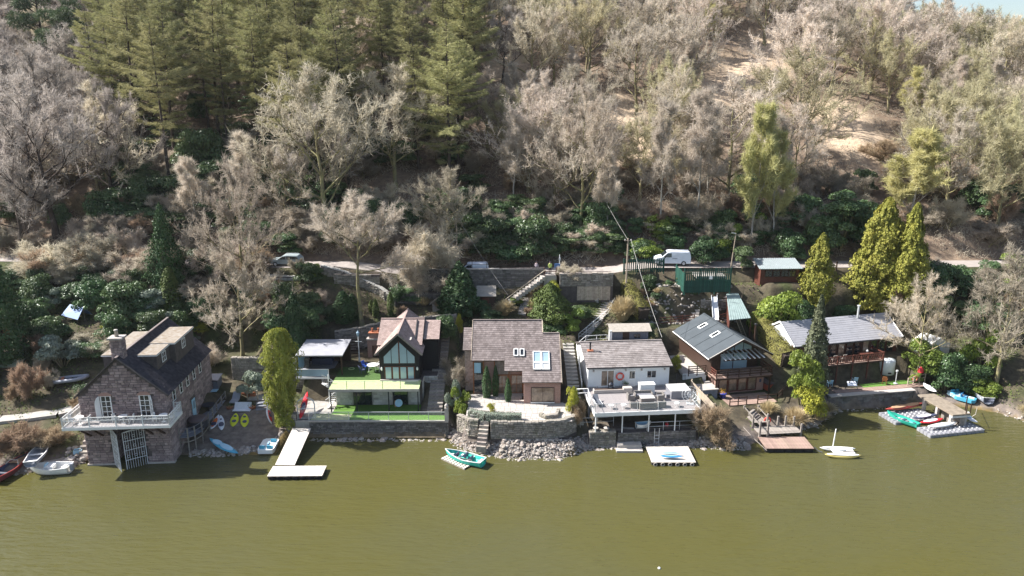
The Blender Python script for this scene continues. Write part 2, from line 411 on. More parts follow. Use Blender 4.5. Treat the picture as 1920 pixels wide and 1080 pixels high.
nx_, ny_ = len(gx), len(gy_)
verts = np.stack([GX, GY, GZ], -1).reshape(-1, 3)
idx = np.arange(nx_ * ny_).reshape(ny_, nx_)
faces = np.stack([idx[:-1, :-1], idx[:-1, 1:], idx[1:, 1:], idx[1:, :-1]], -1).reshape(-1, 4)
me = bpy.data.meshes.new('hillside')
me.from_pydata(verts.tolist(), [], faces.tolist())
me.polygons.foreach_set('use_smooth', [True] * len(me.polygons))
# ground cover by place: leaf litter, pale dead grass in the clearing, shingle, garden soil
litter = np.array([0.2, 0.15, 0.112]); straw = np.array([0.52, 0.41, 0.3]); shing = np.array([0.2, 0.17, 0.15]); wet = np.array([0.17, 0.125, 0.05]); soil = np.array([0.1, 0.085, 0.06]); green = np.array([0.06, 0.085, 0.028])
def blob(x0, y0, rx, ry): return np.exp(-(((GX - x0) / rx) ** 2 + ((GY - y0) / ry) ** 2) ** 1.5)
def _hit(px, py):
    r = ray(px, py); t = 60.0
    while t < 420:
        if CAM_H + r.z * t < ter(r.x * t, r.y * t): break
        t += .5
    return r.x * t, r.y * t
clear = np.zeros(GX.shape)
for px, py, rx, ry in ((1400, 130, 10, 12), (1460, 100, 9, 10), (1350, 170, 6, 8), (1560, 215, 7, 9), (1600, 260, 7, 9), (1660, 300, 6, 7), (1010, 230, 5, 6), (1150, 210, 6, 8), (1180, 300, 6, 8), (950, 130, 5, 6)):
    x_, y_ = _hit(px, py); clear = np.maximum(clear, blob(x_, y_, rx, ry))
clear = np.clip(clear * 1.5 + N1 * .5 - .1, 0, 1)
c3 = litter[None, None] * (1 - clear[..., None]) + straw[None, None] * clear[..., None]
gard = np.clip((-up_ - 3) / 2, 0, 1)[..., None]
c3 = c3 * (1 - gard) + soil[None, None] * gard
sh = np.clip(1.6 - (GY - shore(GX)) / 2.2, 0, 1)[..., None] * np.where(GX[..., None] < 60, 1, 0.4)
beach = ((GX > -34.5) & (GX < -24.9) & (GY < 79))[..., None].astype(float)
sh = np.maximum(sh, beach)
c3 = c3 * (1 - sh) + shing[None, None] * sh
wt_ = np.clip(0.5 - (GY - shore(GX)) / 0.5, 0, 1)[..., None]
c3 = c3 * (1 - wt_) + wet[None, None] * wt_
grs = np.clip(N2 * 1.6 + 0.1, 0, 1)[..., None] * np.clip((-up_ - 2) / 2, 0, 1)[..., None] * (1 - sh) * 0.75
c3 = c3 * (1 - grs) + green[None, None] * grs
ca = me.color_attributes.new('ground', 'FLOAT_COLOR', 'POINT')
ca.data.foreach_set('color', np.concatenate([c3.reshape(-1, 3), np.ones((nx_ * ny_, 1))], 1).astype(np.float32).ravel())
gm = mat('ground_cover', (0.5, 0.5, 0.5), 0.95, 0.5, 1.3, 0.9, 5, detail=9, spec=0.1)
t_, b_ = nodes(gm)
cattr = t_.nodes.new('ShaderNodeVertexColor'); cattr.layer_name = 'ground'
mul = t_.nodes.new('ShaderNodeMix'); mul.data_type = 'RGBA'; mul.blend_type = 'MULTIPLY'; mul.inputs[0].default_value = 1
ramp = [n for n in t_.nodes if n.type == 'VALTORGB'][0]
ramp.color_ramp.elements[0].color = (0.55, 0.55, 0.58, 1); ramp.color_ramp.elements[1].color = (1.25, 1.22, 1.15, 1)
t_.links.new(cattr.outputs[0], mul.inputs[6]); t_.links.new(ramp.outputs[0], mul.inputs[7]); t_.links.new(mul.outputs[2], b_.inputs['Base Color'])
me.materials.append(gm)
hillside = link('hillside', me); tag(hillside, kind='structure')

# ------------------------------------------------------------------ water
wm = bpy.data.materials.new('lake_water')
t_, b_ = nodes(wm)
N = t_.nodes; L = t_.links
b_.inputs['Roughness'].default_value = 0.06
b_.inputs['IOR'].default_value = 1.33
b_.inputs['Specular IOR Level'].default_value = 0.5
tc = N.new('ShaderNodeTexCoord')
nz = N.new('ShaderNodeTexNoise'); nz.inputs['Scale'].default_value = 0.035; nz.inputs['Detail'].default_value = 3
L.new(tc.outputs['Object'], nz.inputs['Vector'])
cr = N.new('ShaderNodeValToRGB')
cr.color_ramp.elements[0].position = 0.35; cr.color_ramp.elements[0].color = (0.08, 0.074, 0.02, 1)
cr.color_ramp.elements[1].position = 0.7; cr.color_ramp.elements[1].color = (0.075, 0.074, 0.034, 1)  # greyer tone: sky sheen mixed into the water colour in patches
L.new(nz.outputs[0], cr.inputs[0]); L.new(cr.outputs[0], b_.inputs['Base Color'])
bumps = None
for ang, sc, st, dist in ((38, 0.42, (1, 5.0, 1), 0.16), (26, 1.1, (1, 3.6, 1), 0.07), (60, 0.13, (1, 3, 1), 0.1)):
    mp = N.new('ShaderNodeMapping'); mp.inputs['Rotation'].default_value = (0, 0, R(ang)); mp.inputs['Scale'].default_value = st
    L.new(tc.outputs['Object'], mp.inputs[0])
    n2 = N.new('ShaderNodeTexNoise'); n2.inputs['Scale'].default_value = sc; n2.inputs['Detail'].default_value = 3
    L.new(mp.outputs[0], n2.inputs['Vector'])
    bp = N.new('ShaderNodeBump'); bp.inputs['Strength'].default_value = 0.8; bp.inputs['Distance'].default_value = dist
    L.new(n2.outputs[0], bp.inputs['Height'])
    if bumps is not None: L.new(bumps.outputs[0], bp.inputs['Normal'])
    bumps = bp
L.new(bumps.outputs[0], b_.inputs['Normal'])
me = bpy.data.meshes.new('lake')
me.from_pydata([(-1500, -1500, 0), (1500, -1500, 0), (1500, 110, 0), (-1500, 110, 0)], [], [(0, 1, 2, 3)])
me.materials.append(wm)
lake = link('lake', me); tag(lake, kind='structure')

# ------------------------------------------------------------------ road
mb = MB()
xs = np.arange(-140, 140.1, 1.0)
for a, b in zip(xs[:-1], xs[1:]):
    ya, yb = float(road_y(a)), float(road_y(b))
    za, zb_ = float(road_z(a)), float(road_z(b)); mb.add([(a, ya - 2.0, za + .03), (b, yb - 2.0, zb_ + .03), (b, yb + 2.0, zb_ + .05), (a, ya + 2.0, za + .05)], [(0, 1, 2, 3)])
road = mb.build('road', mat('worn_lane', (0.33, 0.29, 0.265), 0.9, 0.16, 0.8, 0.2, 14)); tag(road, kind='structure')

# ------------------------------------------------------------------ shared builders
def stones(mb, o, u, v, w_, h_, mask=None, sl=0.5, sh_=0.25, depth=0.05, seed=1, gap=0.02):
    """irregular coursed stones proud of a wall face; o origin, u along, v up"""
    rg = random.Random(seed)
    o = Vector(o); u = Vector(u).normalized(); v = Vector(v).normalized(); n = u.cross(v)
    y = 0.0
    while y < h_ - 0.05:
        hh = min(sh_ * rg.uniform(0.75, 1.3), h_ - y)
        if h_ - y - hh < 0.08: hh = h_ - y
        x = -rg.uniform(0, sl * 0.6)
        while x < w_:
            ll = sl * rg.uniform(0.55, 1.5)
            x0, x1 = max(x, 0), min(x + ll, w_)
            x += ll
            if x1 - x0 < 0.06: continue
            if mask and not mask((x0 + x1) / 2, y + hh / 2, x0, x1, y, y + hh): continue
            d = depth * rg.uniform(0.4, 1.3); g = gap / 2
            ins = min(0.03, (x1 - x0) * 0.15)
            b0 = [o + u * (x0 + g) + v * (y + g), o + u * (x1 - g) + v * (y + g), o + u * (x1 - g) + v * (y + hh - g), o + u * (x0 + g) + v * (y + hh - g)]
            t0 = [o + u * (x0 + g + ins) + v * (y + g + ins) + n * d, o + u * (x1 - g - ins) + v * (y + g + ins) + n * d,
                  o + u * (x1 - g - ins) + v * (y + hh - g - ins) + n * d, o + u * (x0 + g + ins) + v * (y + hh - g - ins) + n * d]
            mb.add(b0 + t0, [(4, 5, 6, 7), (0, 1, 5, 4), (1, 2, 6, 5), (2, 3, 7, 6), (3, 0, 4, 7)])
        y += hh
    return mb

def tiles(mb, p0, p1, p2, p3, tw=0.33, tl=0.33, th=0.03, mask=None, seed=1, jit=0.006):
    """courses of overlapping tiles on the quad p0 p1 (eave) p2 p3 (ridge)"""
    rg = random.Random(seed)
    p0, p1, p2, p3 = [Vector(p) for p in (p0, p1, p2, p3)]
    n = (p1 - p0).cross(p3 - p0).normalized()
    nr = max(1, round((p3 - p0).length / tl)); nc = max(1, round((p1 - p0).length / tw))
    def P(u, v): return (p0 * (1 - u) + p1 * u) * (1 - v) + (p3 * (1 - u) + p2 * u) * v
    for j in range(nr):
        off = 0.5 if j % 2 else 0.0
        for i in range(-1 if off else 0, nc):
            u0, u1 = max((i + off) / nc, 0), min((i + 1 + off) / nc, 1)
            if u1 - u0 < 0.2 / nc: continue
            v0, v1 = j / nr, (j + 1) / nr
            if mask and not mask((u0 + u1) / 2, (v0 + v1) / 2): continue
            e = rg.uniform(-jit, jit); g = 0.004 / max((p1 - p0).length, 0.1)
            a, b, c, d = P(u0 + g, v0), P(u1 - g, v0), P(u1 - g, v1), P(u0 + g, v1)
            hi = n * (th + e); lo = n * 0.004
            mb.add([a + hi, b + hi, c + lo, d + lo, a, b], [(0, 1, 2, 3), (4, 5, 1, 0)])
    return mb

def window(parent, loc, w_, h_, nx=1, ny=1, yaw=0.0, frame='white', glass='dark_glass', fw=0.07, tilt=0.0, name='window', proud=0.06):
    """a framed window standing proud of a wall; local x along the wall, -y outwards, z up. One pane object per light."""
    mb = MB(); y1 = -proud
    mb.box(-w_ / 2, -w_ / 2 + fw, y1, 0.02, 0, h_); mb.box(w_ / 2 - fw, w_ / 2, y1, 0.02, 0, h_)
    mb.box(-w_ / 2 + fw, w_ / 2 - fw, y1, 0.02, 0, fw); mb.box(-w_ / 2 + fw, w_ / 2 - fw, y1, 0.02, h_ - fw, h_)
    iw, ih = w_ - 2 * fw, h_ - 2 * fw; m = fw * 0.55
    for i in range(1, nx): mb.box(-iw / 2 + iw * i / nx - m / 2, -iw / 2 + iw * i / nx + m / 2, y1 + 0.004, 0.018, fw, h_ - fw)
    for j in range(1, ny): mb.box(-w_ / 2 + fw, w_ / 2 - fw, y1 + 0.008, 0.016, fw + ih * j / ny - m / 2, fw + ih * j / ny + m / 2)
    fr = mb.build(name, M[frame], parent, loc=loc, rot=(R(tilt), 0, R(yaw)))
    pw, ph = iw / nx - m, ih / ny - m
    pm = B(-pw / 2, pw / 2, -proud * 0.45, 0.012, -ph / 2, ph / 2).mesh('pane', M[glass])
    for i in range(nx):
        for j in range(ny):
            link('pane', pm, fr, (-iw / 2 + iw * (i + .5) / nx, 0, fw + ih * (j + .5) / ny))
    return fr

def paling_fence(name, label, a, b, h_, pw=0.1, gap=0.1, material='green_paint', cat='fence', solid_to=0.0, posts=2.0, group=None, steps=False):
    """palings as single boards between posts, two rails behind; a and b are ground points"""
    a = Vector(a); b = Vector(b); d = b - a; L_ = math.hypot(d.x, d.y)
    root = thing(name, label, cat, a, math.degrees(math.atan2(d.y, d.x)), group)
    sl = d.z / L_
    n = max(2, int(L_ / (pw + gap)))
    pmesh = MB().prism([(-pw / 2, 0), (pw / 2, 0), (pw / 2, h_ - 0.05), (0, h_), (-pw / 2, h_ - 0.05)], -0.045, -0.02).mesh('paling', M[material])
    for i in range(n):
        x = (i + .5) * L_ / n
        link('paling', pmesh, root, (x, 0, x * sl + 0.03 * rnd.uniform(-1, 1)))
    if solid_to:
        MB().prism([(0, 0), (L_, d.z), (L_, d.z + solid_to), (0, solid_to)], -0.012, 0.012).build('backing_board', M[material], root)
    for z in (h_ * 0.2, h_ * 0.8):
        MB().prism([(0, z), (L_, d.z + z), (L_, d.z + z + 0.09), (0, z + 0.09)], 0.014, 0.07).build('rail', M[material], root)
    np_ = max(1, round(L_ / posts))
    pm = B(-0.06, 0.06, 0.07, 0.19, -0.3, h_ + 0.05).mesh('post', M[material])
    for i in range(np_ + 1):
        x = L_ * i / np_
        link('post', pm, root, (x, 0, x * sl))
    return root

def rail_fence(name, label, pts, h_=1.0, nr=3, material='dark_timber', rw=0.05, rh=0.1, post=0.1, spacing=1.8, cat='railing', group=None):
    """posts with horizontal rails along a polyline, each rail and each post its own object"""
    pts = [Vector(p) for p in pts]
    o = pts[0].copy()
    root = thing(name, label, cat, o, 0, group)
    for a, b in zip(pts[:-1], pts[1:]):
        a = a - o; b = b - o; d = b - a; L_ = math.hypot(d.x, d.y)
        for j in range(nr):
            z = h_ * (j + 1) / nr - rh / 2
            mb = MB(); mb.bar(a + Vector((0, 0, z)), b + Vector((0, 0, z)), rw, rh); mb.build('rail', M[material], root)
        k = max(1, round(L_ / spacing))
        for i in range(k + 1):
            p = a + d * (i / k)
            B(-post / 2, post / 2, -post / 2, post / 2, -0.15, h_ + 0.06).build('post', M[material], root, loc=p)
    return root

def pipe_rail(name, label, pts, h_=1.0, r=0.03, material='metal_rail', spacing=1.6, mid=True, cat='handrail', group=None):
    pts = [Vector(p) for p in pts]; o = pts[0].copy(); Z = Vector((0, 0, 1))
    root = thing(name, label, cat, o, 0, group)
    q = [p - o for p in pts]
    MB().tube([p + Z * h_ for p in q], r, 6).build('top_rail', M[material], root, True)
    if mid: MB().tube([p + Z * h_ * .5 for p in q], r * .8, 6).build('middle_rail', M[material], root, True)
    for a, b in zip(q[:-1], q[1:]):
        k = max(1, round((b - a).length / spacing))
        for i in range(k + 1):
            p = a + (b - a) * (i / k)
            MB().tube([p - Z * .1, p + Z * h_], r * .9, 6).build('post', M[material], root, True)
    return root

def stone_wall(name, label, pts, h_, th=0.45, material='rubble_wall', sl=0.45, sh_=0.2, caps=True, seed=1, cat='stone wall', back=False, capw=0.35, capmat=None):
    """a dry stone wall along ground points: core, stones on the lake side, upright coping stones as parts"""
    pts = [Vector(p) for p in pts]; o = pts[0].copy()
    root = thing(name, label, cat, o)
    core = MB(); fm = MB(); rg = random.Random(seed); ncap = 0
    hs = h_ if hasattr(h_, '__len__') else [h_] * len(pts)
    for k, (a, b) in enumerate(zip(pts[:-1], pts[1:])):
        a = a - o; b = b - o; d = Vector((b.x - a.x, b.y - a.y, 0)); L_ = d.length
        if L_ < 0.05: continue
        u = d.normalized(); nb = Vector((-u.y, u.x, 0))
        ta, tb = a + Vector((0, 0, hs[k])), b + Vector((0, 0, hs[k + 1]))
        dn = Vector((0, 0, -0.5))
        core.add([a + dn, b + dn, b + dn + nb * th, a + dn + nb * th, ta, tb, tb + nb * th, ta + nb * th],
                 [(3, 2, 1, 0), (4, 5, 6, 7), (0, 1, 5, 4), (1, 2, 6, 5), (2, 3, 7, 6), (3, 0, 4, 7)])
        zmin = min(a.z, b.z) - 0.15; H_ = max(ta.z, tb.z) - zmin
        def mk(xc, yc, x0, x1, y0, y1, a=a, b=b, ta=ta, tb=tb, zmin=zmin, L_=L_):
            f = xc / L_
            return (a.z + (b.z - a.z) * f) - 0.2 < zmin + y0 and zmin + y1 < ta.z + (tb.z - ta.z) * f + 0.03
        stones(fm, Vector((a.x, a.y, zmin)), u, (0, 0, 1), L_, H_, mk, sl, sh_, 0.07, seed + k)
        if back: stones(fm, Vector((b.x, b.y, zmin)) + nb * th, -u, (0, 0, 1), L_, H_, None, sl, sh_, 0.07, seed + k + 50)
        if caps:
            n = max(1, int(L_ / capw))
            for i in range(n):
                f0, f1 = i / n, (i + 1) / n
                p = ta + (tb - ta) * f0; q = ta + (tb - ta) * f1
                hh = rg.uniform(0.1, 0.2); g = u * 0.02; e = nb * rg.uniform(-.03, .03)
                vs = [p + g - nb * .05 + e, q - g - nb * .05 + e, q - g + nb * (th + .05) + e, p + g + nb * (th + .05) + e]
                cm = MB(); up = Vector((0, 0, hh))
                vs2 = [x - p for x in vs]
                cm.add(vs2 + [x + up + (nb * .04 if i2 < 2 else -nb * .04) for i2, x in enumerate(vs2)], [(3, 2, 1, 0), (4, 5, 6, 7), (0, 1, 5, 4), (1, 2, 6, 5), (2, 3, 7, 6), (3, 0, 4, 7)])
                if ncap < 120:
                    cm.build('coping_stone', M[capmat or material], root, loc=p); ncap += 1
    core.build('wall_core', M['stone_dark'], root)
    fm.build('facing_stones', M[material], root, kind='stuff')
    return root

def boards(parent, name, material, x0, x1, y0, y1, z, n, along='x', th=0.04, gap=0.012, cap=300):
    """a run of single deck boards"""
    if along == 'x':
        wd = (y1 - y0) / n; me_ = B(-(x1 - x0) / 2, (x1 - x0) / 2, -wd / 2 + gap / 2, wd / 2 - gap / 2, -th, 0).mesh(name, M[material])
        for i in range(n): link(name, me_, parent, ((x0 + x1) / 2, y0 + wd * (i + .5), z + rnd.uniform(0, .006)))
    else:
        wd = (x1 - x0) / n; me_ = B(-wd / 2 + gap / 2, wd / 2 - gap / 2, -(y1 - y0) / 2, (y1 - y0) / 2, -th, 0).mesh(name, M[material])
        for i in range(n): link(name, me_, parent, (x0 + wd * (i + .5), (y0 + y1) / 2, z + rnd.uniform(0, .006)))

def steps(name, label, a, b, width, n, material='concrete', cat='steps', tread=None):
    """a flight from a (low, front) to b (high, back): one object per step"""
    a = Vector(a); b = Vector(b); d = b - a; L_ = math.hypot(d.x, d.y)
    root = thing(name, label, cat, a, math.degrees(math.atan2(d.y, d.x)))
    run, rise = L_ / n, d.z / n
    sm_ = MB().box(0, run + 0.02, -width / 2, width / 2, -max(rise * 2, 0.25), 0).mesh('step', M[material])
    for i in range(n):
        link('step', sm_, root, (run * i, 0, rise * (i + 1)))
    return root
# ================================================================== HOUSES
m = bpy.data.materials.new('clear_glass'); t_, b_ = nodes(m)
b_.inputs['Base Color'].default_value = (0.75, 0.85, 0.85, 1); b_.inputs['Roughness'].default_value = 0.05
tr = t_.nodes.new('ShaderNodeBsdfTransparent'); mx = t_.nodes.new('ShaderNodeMixShader'); mx.inputs[0].default_value = 0.06
t_.links.new(tr.outputs[0], mx.inputs[1]); t_.links.new(b_.outputs[0], mx.inputs[2]); t_.links.new(mx.outputs[0], t_.nodes['Material Output'].inputs[0])
M['clear_glass'] = m

# ---------------- stone boathouse
h = thing('boathouse', 'old stone boathouse with slate roof, chimney and iron water gates', 'boathouse', (-39.15, 68.1, 0), 4)
W2, DEP, EV, AP = 4.25, 13.2, 7.7, 11.5
wl = MB(); wl.box(-W2, -1.7, 0, 4.2, -1, 5.0).box(1.75, W2, 0, 4.2, -1, 5.0)
wl.prism([(-W2, 5.0), (W2, 5.0), (W2, EV), (0, AP), (-W2, EV)], 0, 4.2)
wl.prism([(-W2, -1), (W2, -1), (W2, EV), (0, AP), (-W2, EV)], 4.2, DEP)
wall = wl.build('wall', M['stone_dark'], h)
fm = MB()
def gmask(xc, yc, x0, x1, y0, y1):
    x = xc - W2
    if y1 > EV and abs(x) + (x1 - x0) / 2 > (AP - y1) / (AP - EV) * W2: return False
    if -1.72 < x < 1.77 and yc < 4.3: return False
    for wx in (-1.62, 2.15):
        if abs(x - wx) < 0.62 and 5.1 < yc < 7.85: return False
    return True
stones(fm, (-W2, 0, 0), (1, 0, 0), (0, 0, 1), 2 * W2, AP, gmask, 0.55, 0.27, 0.06, 5)
def smask(xc, yc, x0, x1, y0, y1):
    for k in range(5):
        if abs(xc - (1.9 + k * 1.95)) < 0.45 and 6.0 < yc < 7.5: return False
    return not (abs(xc - 6.6) < 0.55 and 2.0 < yc < 4.6)
stones(fm, (W2, 0, 0), (0, 1, 0), (0, 0, 1), DEP, EV - .1, smask, 0.6, 0.27, 0.05, 6)
stones(fm, (-W2, DEP, 0), (0, -1, 0), (0, 0, 1), DEP, EV - .1, None, 0.6, 0.27, 0.05, 7)
stones(fm, (-1.7, 0, 0), (0, 1, 0), (0, 0, 1), 4, 5, None, 0.5, 0.27, 0.05, 8)
fm.build('wall_stones', M['stone_block'], wall, kind='stuff')
for x0_, x1_ in ((-W2 - .12, -1.6), (1.65, W2 + .12)): B(x0_, x1_, -.14, 0.3, -.8, 0.16).build('plinth', M['pale_concrete'], h)
rf = MB(); sl_ = (AP - EV) / W2
for sg in (-1, 1):
    e = (sg * (W2 + .35), AP - sl_ * (W2 + .35)); ap = (0, AP + .02)
    q = [(e[0], -.25, e[1] + .1), (e[0], DEP + .1, e[1] + .1), (0, DEP + .1, AP + .1), (0, -.25, AP + .1)]
    if sg < 0: q = [q[1], q[0], q[3], q[2]]
    rf.slab(*q, 0.1)
roof = rf.build('roof', M['iron'], h)
tm = MB()
for sg in (-1, 1):
    e = (sg * (W2 + .35), AP - sl_ * (W2 + .35))
    q = [(e[0], -.25, e[1] + .105), (e[0], DEP + .1, e[1] + .105), (0, DEP + .1, AP + .105), (0, -.25, AP + .105)]
    if sg < 0: q = [q[1], q[0], q[3], q[2]]
    tiles(tm, *q, 0.3, 0.28, 0.025, None, 11 + sg)
tm.build('slates', M['slate'], roof, kind='stuff')
rg_ = MB().bar((0, -.25, AP + .16), (0, DEP + .1, AP + .16), .22, .1); rg_.build('ridge_tiles', M['tile_brown'], roof)
cp = MB()
for sg in (-1, 1):
    cp.bar((sg * (W2 + .3), -.2, AP - sl_ * (W2 + .3) + .12), (sg * .02, -.2, AP + .14), .22, .12)
cp.build('gable_coping', M['stone_dark'], roof)
# flat dormers with mossy tops
def dormer(x0, x1, y0, y1, z, wins, sg=1):
    xa, xb = sorted((sg * x0, sg * x1))
    d = MB().box(xa, xb, y0, y1, z - 2.6, z - .14).build('dormer', M['stone_dark'], h)
    ex = (xa - .12, xb + .12)
    MB().box(ex[0], ex[1], y0 - .12, y1 + .1, z - .14, z - .04).build('fascia', M['white'], d)
    MB().box(ex[0] + .03, ex[1] - .03, y0 - .09, y1 + .07, z - .04, z + .03).build('dormer_roof', M['mossy_felt'], d)
    for yy in wins:
        window(h, (sg * (x1 + .0), yy, z - 1.35), 1.0, 1.05, 2, 2, 90 * sg, 'white', 'dark_glass', 0.07, name='dormer_window')
dormer(0.35, 2.7, 2.6, 6.0, 10.9, [4.4]); dormer(0.35, 3.3, 6.0, 11.5, 11.0, [8.4])
dormer(0.6, 3.0, 3.4, 11.0, 10.7, [5, 8], -1)
# chimney
ch = MB().box(-.55, .55, -.45, .45, -1.4, 1.5); chm = MB(); chm.box(-.55, .55, -.45, .45, -1.4, 1.5)
chim = chm.build('chimney', M['stone_dark'], h, loc=(-.15, 1.0, AP + .3))
cs = MB()
for (o_, u_, w_) in (((-.55, -.45, -1), (1, 0, 0), 1.1), ((.55, -.45, -1), (0, 1, 0), .9), ((-.55, .45, -1), (0, -1, 0), .9)):
    stones(cs, o_, u_, (0, 0, 1), w_, 2.5, None, .4, .25, .05, 3)
cs.build('chimney_stones', M['stone_block'], chim, kind='stuff')
MB().box(-.7, .7, -.6, .6, 1.5, 1.68).build('chimney_cap', M['pale_concrete'], chim)
MB().lathe([(.19, 1.68), (.17, 2.3), (.21, 2.32), (.2, 2.4)], 10).build('chimney_pot', M['concrete'], chim, True)
# windows and arched shutters
for wx in (-1.62, 2.15):
    window(h, (wx, -.02, 5.28), 1.05, 2.35, 2, 4, 0, 'white', 'dark_glass', 0.1, name='french_window')
    a = MB().prism([(-.62, 2.3), (.62, 2.3), (.62, 2.5), (.3, 2.68), (-.3, 2.68), (-.62, 2.5)], -.1, .02); a.build('window_arch', M['brick'], h, loc=(wx, 0, 5.28))
    for s_, yw in ((-1, -68), (1, -112)):
        arc = [(0, 0), (.5, 0), (.5, 1.45)] + [(.5 - .5 * (1 - math.cos(t)), 1.45 + .85 * math.sin(t)) for t in np.linspace(.2, math.pi / 2, 5)] 
        if s_ < 0 and wx > 0 or s_ > 0 and wx < 0: continue
        lf = MB().prism(arc, -.03, .03).build('shutter_door', M['white'], h, loc=(wx + s_ * .6, -.1, 5.28), rot=(0, 0, R(-125 if s_ < 0 else -55)))
        for j in range(4): B(.09, .41, -.036, -.031, .12 + j * .45, .45 + j * .45).build('pane', M['dark_glass'], lf)
for k in range(5):
    window(h, (W2 + .02, 1.9 + k * 1.95, 6.1), .7, 1.3, 1, 2, 90, 'white', 'dark_glass', .07)
dr = B(-.45, .45, -.06, .02, 0, 2.1).build('door', M['pale_blue'], h, loc=(W2 + .05, 6.6, 2.1), rot=(0, 0, R(90)))
B(-.3, .3, -.075, -.061, 1.0, 1.9).build('pane', M['pale_blue_glass'], dr)
# water gates
def leaf(wd, hg):
    mb = MB(); mb.box(0, .07, -.03, .03, 0, hg).box(wd - .07, wd, -.03, .03, 0, hg - .25)
    for z in (.05, hg * .27, hg * .5, hg * .72, hg - .3): mb.box(.07, wd - .07, -.022, .022, z, z + .06)
    n = 9
    for i in range(1, n): mb.box(wd * i / n - .018, wd * i / n + .018, -.014, .014, .05, hg - .26)
    mb.bar((0, 0, hg - .03), (wd, 0, hg - .28), .05)
    for zz in (.38, .61, .84):
        for i in range(3): mb.torus(.13, .025, 10, 4, (wd * (i * 2 + 1) / 6, -.02, hg * zz - .1), 'y')
    return mb
leaf(2.0, 4.6).build('gate', M['gate_white'], h, loc=(-1.62, -.1, -.3), rot=(0, 0, R(-50)))
leaf(2.0, 4.6).build('gate', M['gate_white'], h, loc=(1.68, -.1, -.3), rot=(0, 0, R(-148)))
B(-1.7, 1.75, 3.4, 3.5, 2.6, 2.75).build('beam', M['gate_white'], h)
# balcony
bz = 5.12
bal = MB().box(-5.1, 5.15, -2.05, 0, bz - .16, bz).build('balcony', M['white_deck'], h)
fr = MB()
fr.box(-5.16, 5.21, -2.11, -2.05, bz - .24, bz + .05).box(-5.16, -5.1, -2.05, 1.6, bz - .24, bz + .05).box(5.15, 5.21, -2.05, 1.2, bz - .24, bz + .05)
fr.box(-5.1, -4.3, 0, 1.6, bz - .16, bz - .002).box(4.32, 5.15, 0, 1.2, bz - .16, bz - .002)
fr.build('balcony_edge', M['white'], bal)
segs = [((-5.08, 1.6), (-5.08, -2.0)), ((-5.08, -2.0), (5.1, -2.0)), ((5.1, -2.0), (5.1, 1.2)), ((5.1, 1.2), (4.4, 1.2)), ((-5.08, 1.6), (-4.4, 1.6))]
br_ = MB(); ba = MB()
for (x0, y0), (x1, y1) in segs:
    a, b = Vector((x0, y0, bz)), Vector((x1, y1, bz)); Ls = (b - a).length
    for z in (.1, .72, 1.05): br_.bar(a + Vector((0, 0, z)), b + Vector((0, 0, z)), .05)
    k = int(Ls / .13)
    for i in range(k + 1):
        p = a + (b - a) * (i / max(k, 1)); ba.bar(p + Vector((0, 0, .1)), p + Vector((0, 0, 1.03)), .02)
    kk = int(Ls / .5)
    for i in range(kk): ba.torus(.12, .018, 10, 4, tuple(a + (b - a) * ((i + .5) / kk) + Vector((0, 0, .88))), 'y' if abs(x1 - x0) > 1 else 'x')
    for i in range(max(1, round(Ls / 2.55)) + 1):
        p = a + (b - a) * (i / max(1, round(Ls / 2.55)))
        B(-.055, .055, -.055, .055, -.3, 1.15).build('baluster_post', M['white'], bal, loc=p)
br_.build('railing', M['white'], bal); ba.build('balusters', M['white'], bal, kind='stuff')
for x in (-3.6, -2.4, 2.5, 3.7):
    MB().bar((x, -.05, 3.3), (x, -1.9, bz - .3), .16).build('bracket', M['dark_timber'], h)

for x_, lb_ in ((-3.9, 'left'), (.3, 'middle'), (4.2, 'right')):
    c_, s_ = math.cos(R(4)), math.sin(R(4)); X_, Y_ = -39.15 + x_ * c_ + 1.05 * s_, 68.1 + x_ * s_ - 1.05 * c_
    o = thing('balcony_table', f'small white round table on the boathouse balcony, {lb_} of three', 'table', (X_, Y_, 5.12)); MB().lathe([(.42, .7), (.42, .74)], 14).build('table_top', M['white'], o); MB().lathe([(.25, 0), (.04, .05), (.04, .7)], 8).build('pedestal', M['white'], o)
    for q_, (dx_, wd_) in enumerate(((-.8, 'left'), (.8, 'right'))):
        o = thing('balcony_chair', f'white metal chair {wd_} of the {lb_} balcony table', 'chair', (X_ + dx_, Y_ + .05, 5.12), -80 if q_ else 80, 'white chairs on the boathouse balcony')
        B(-.22, .22, -.22, .22, .42, .46).build('seat', M['white'], o); B(-.22, .22, .2, .24, .46, .9).build('backrest', M['white'], o)
        for a_ in (-.2, .2):
            for b_2 in (-.2, .2): B(a_ - .02, a_ + .02, b_2 - .02, b_2 + .02, 0, .42).build('leg', M['white'], o)
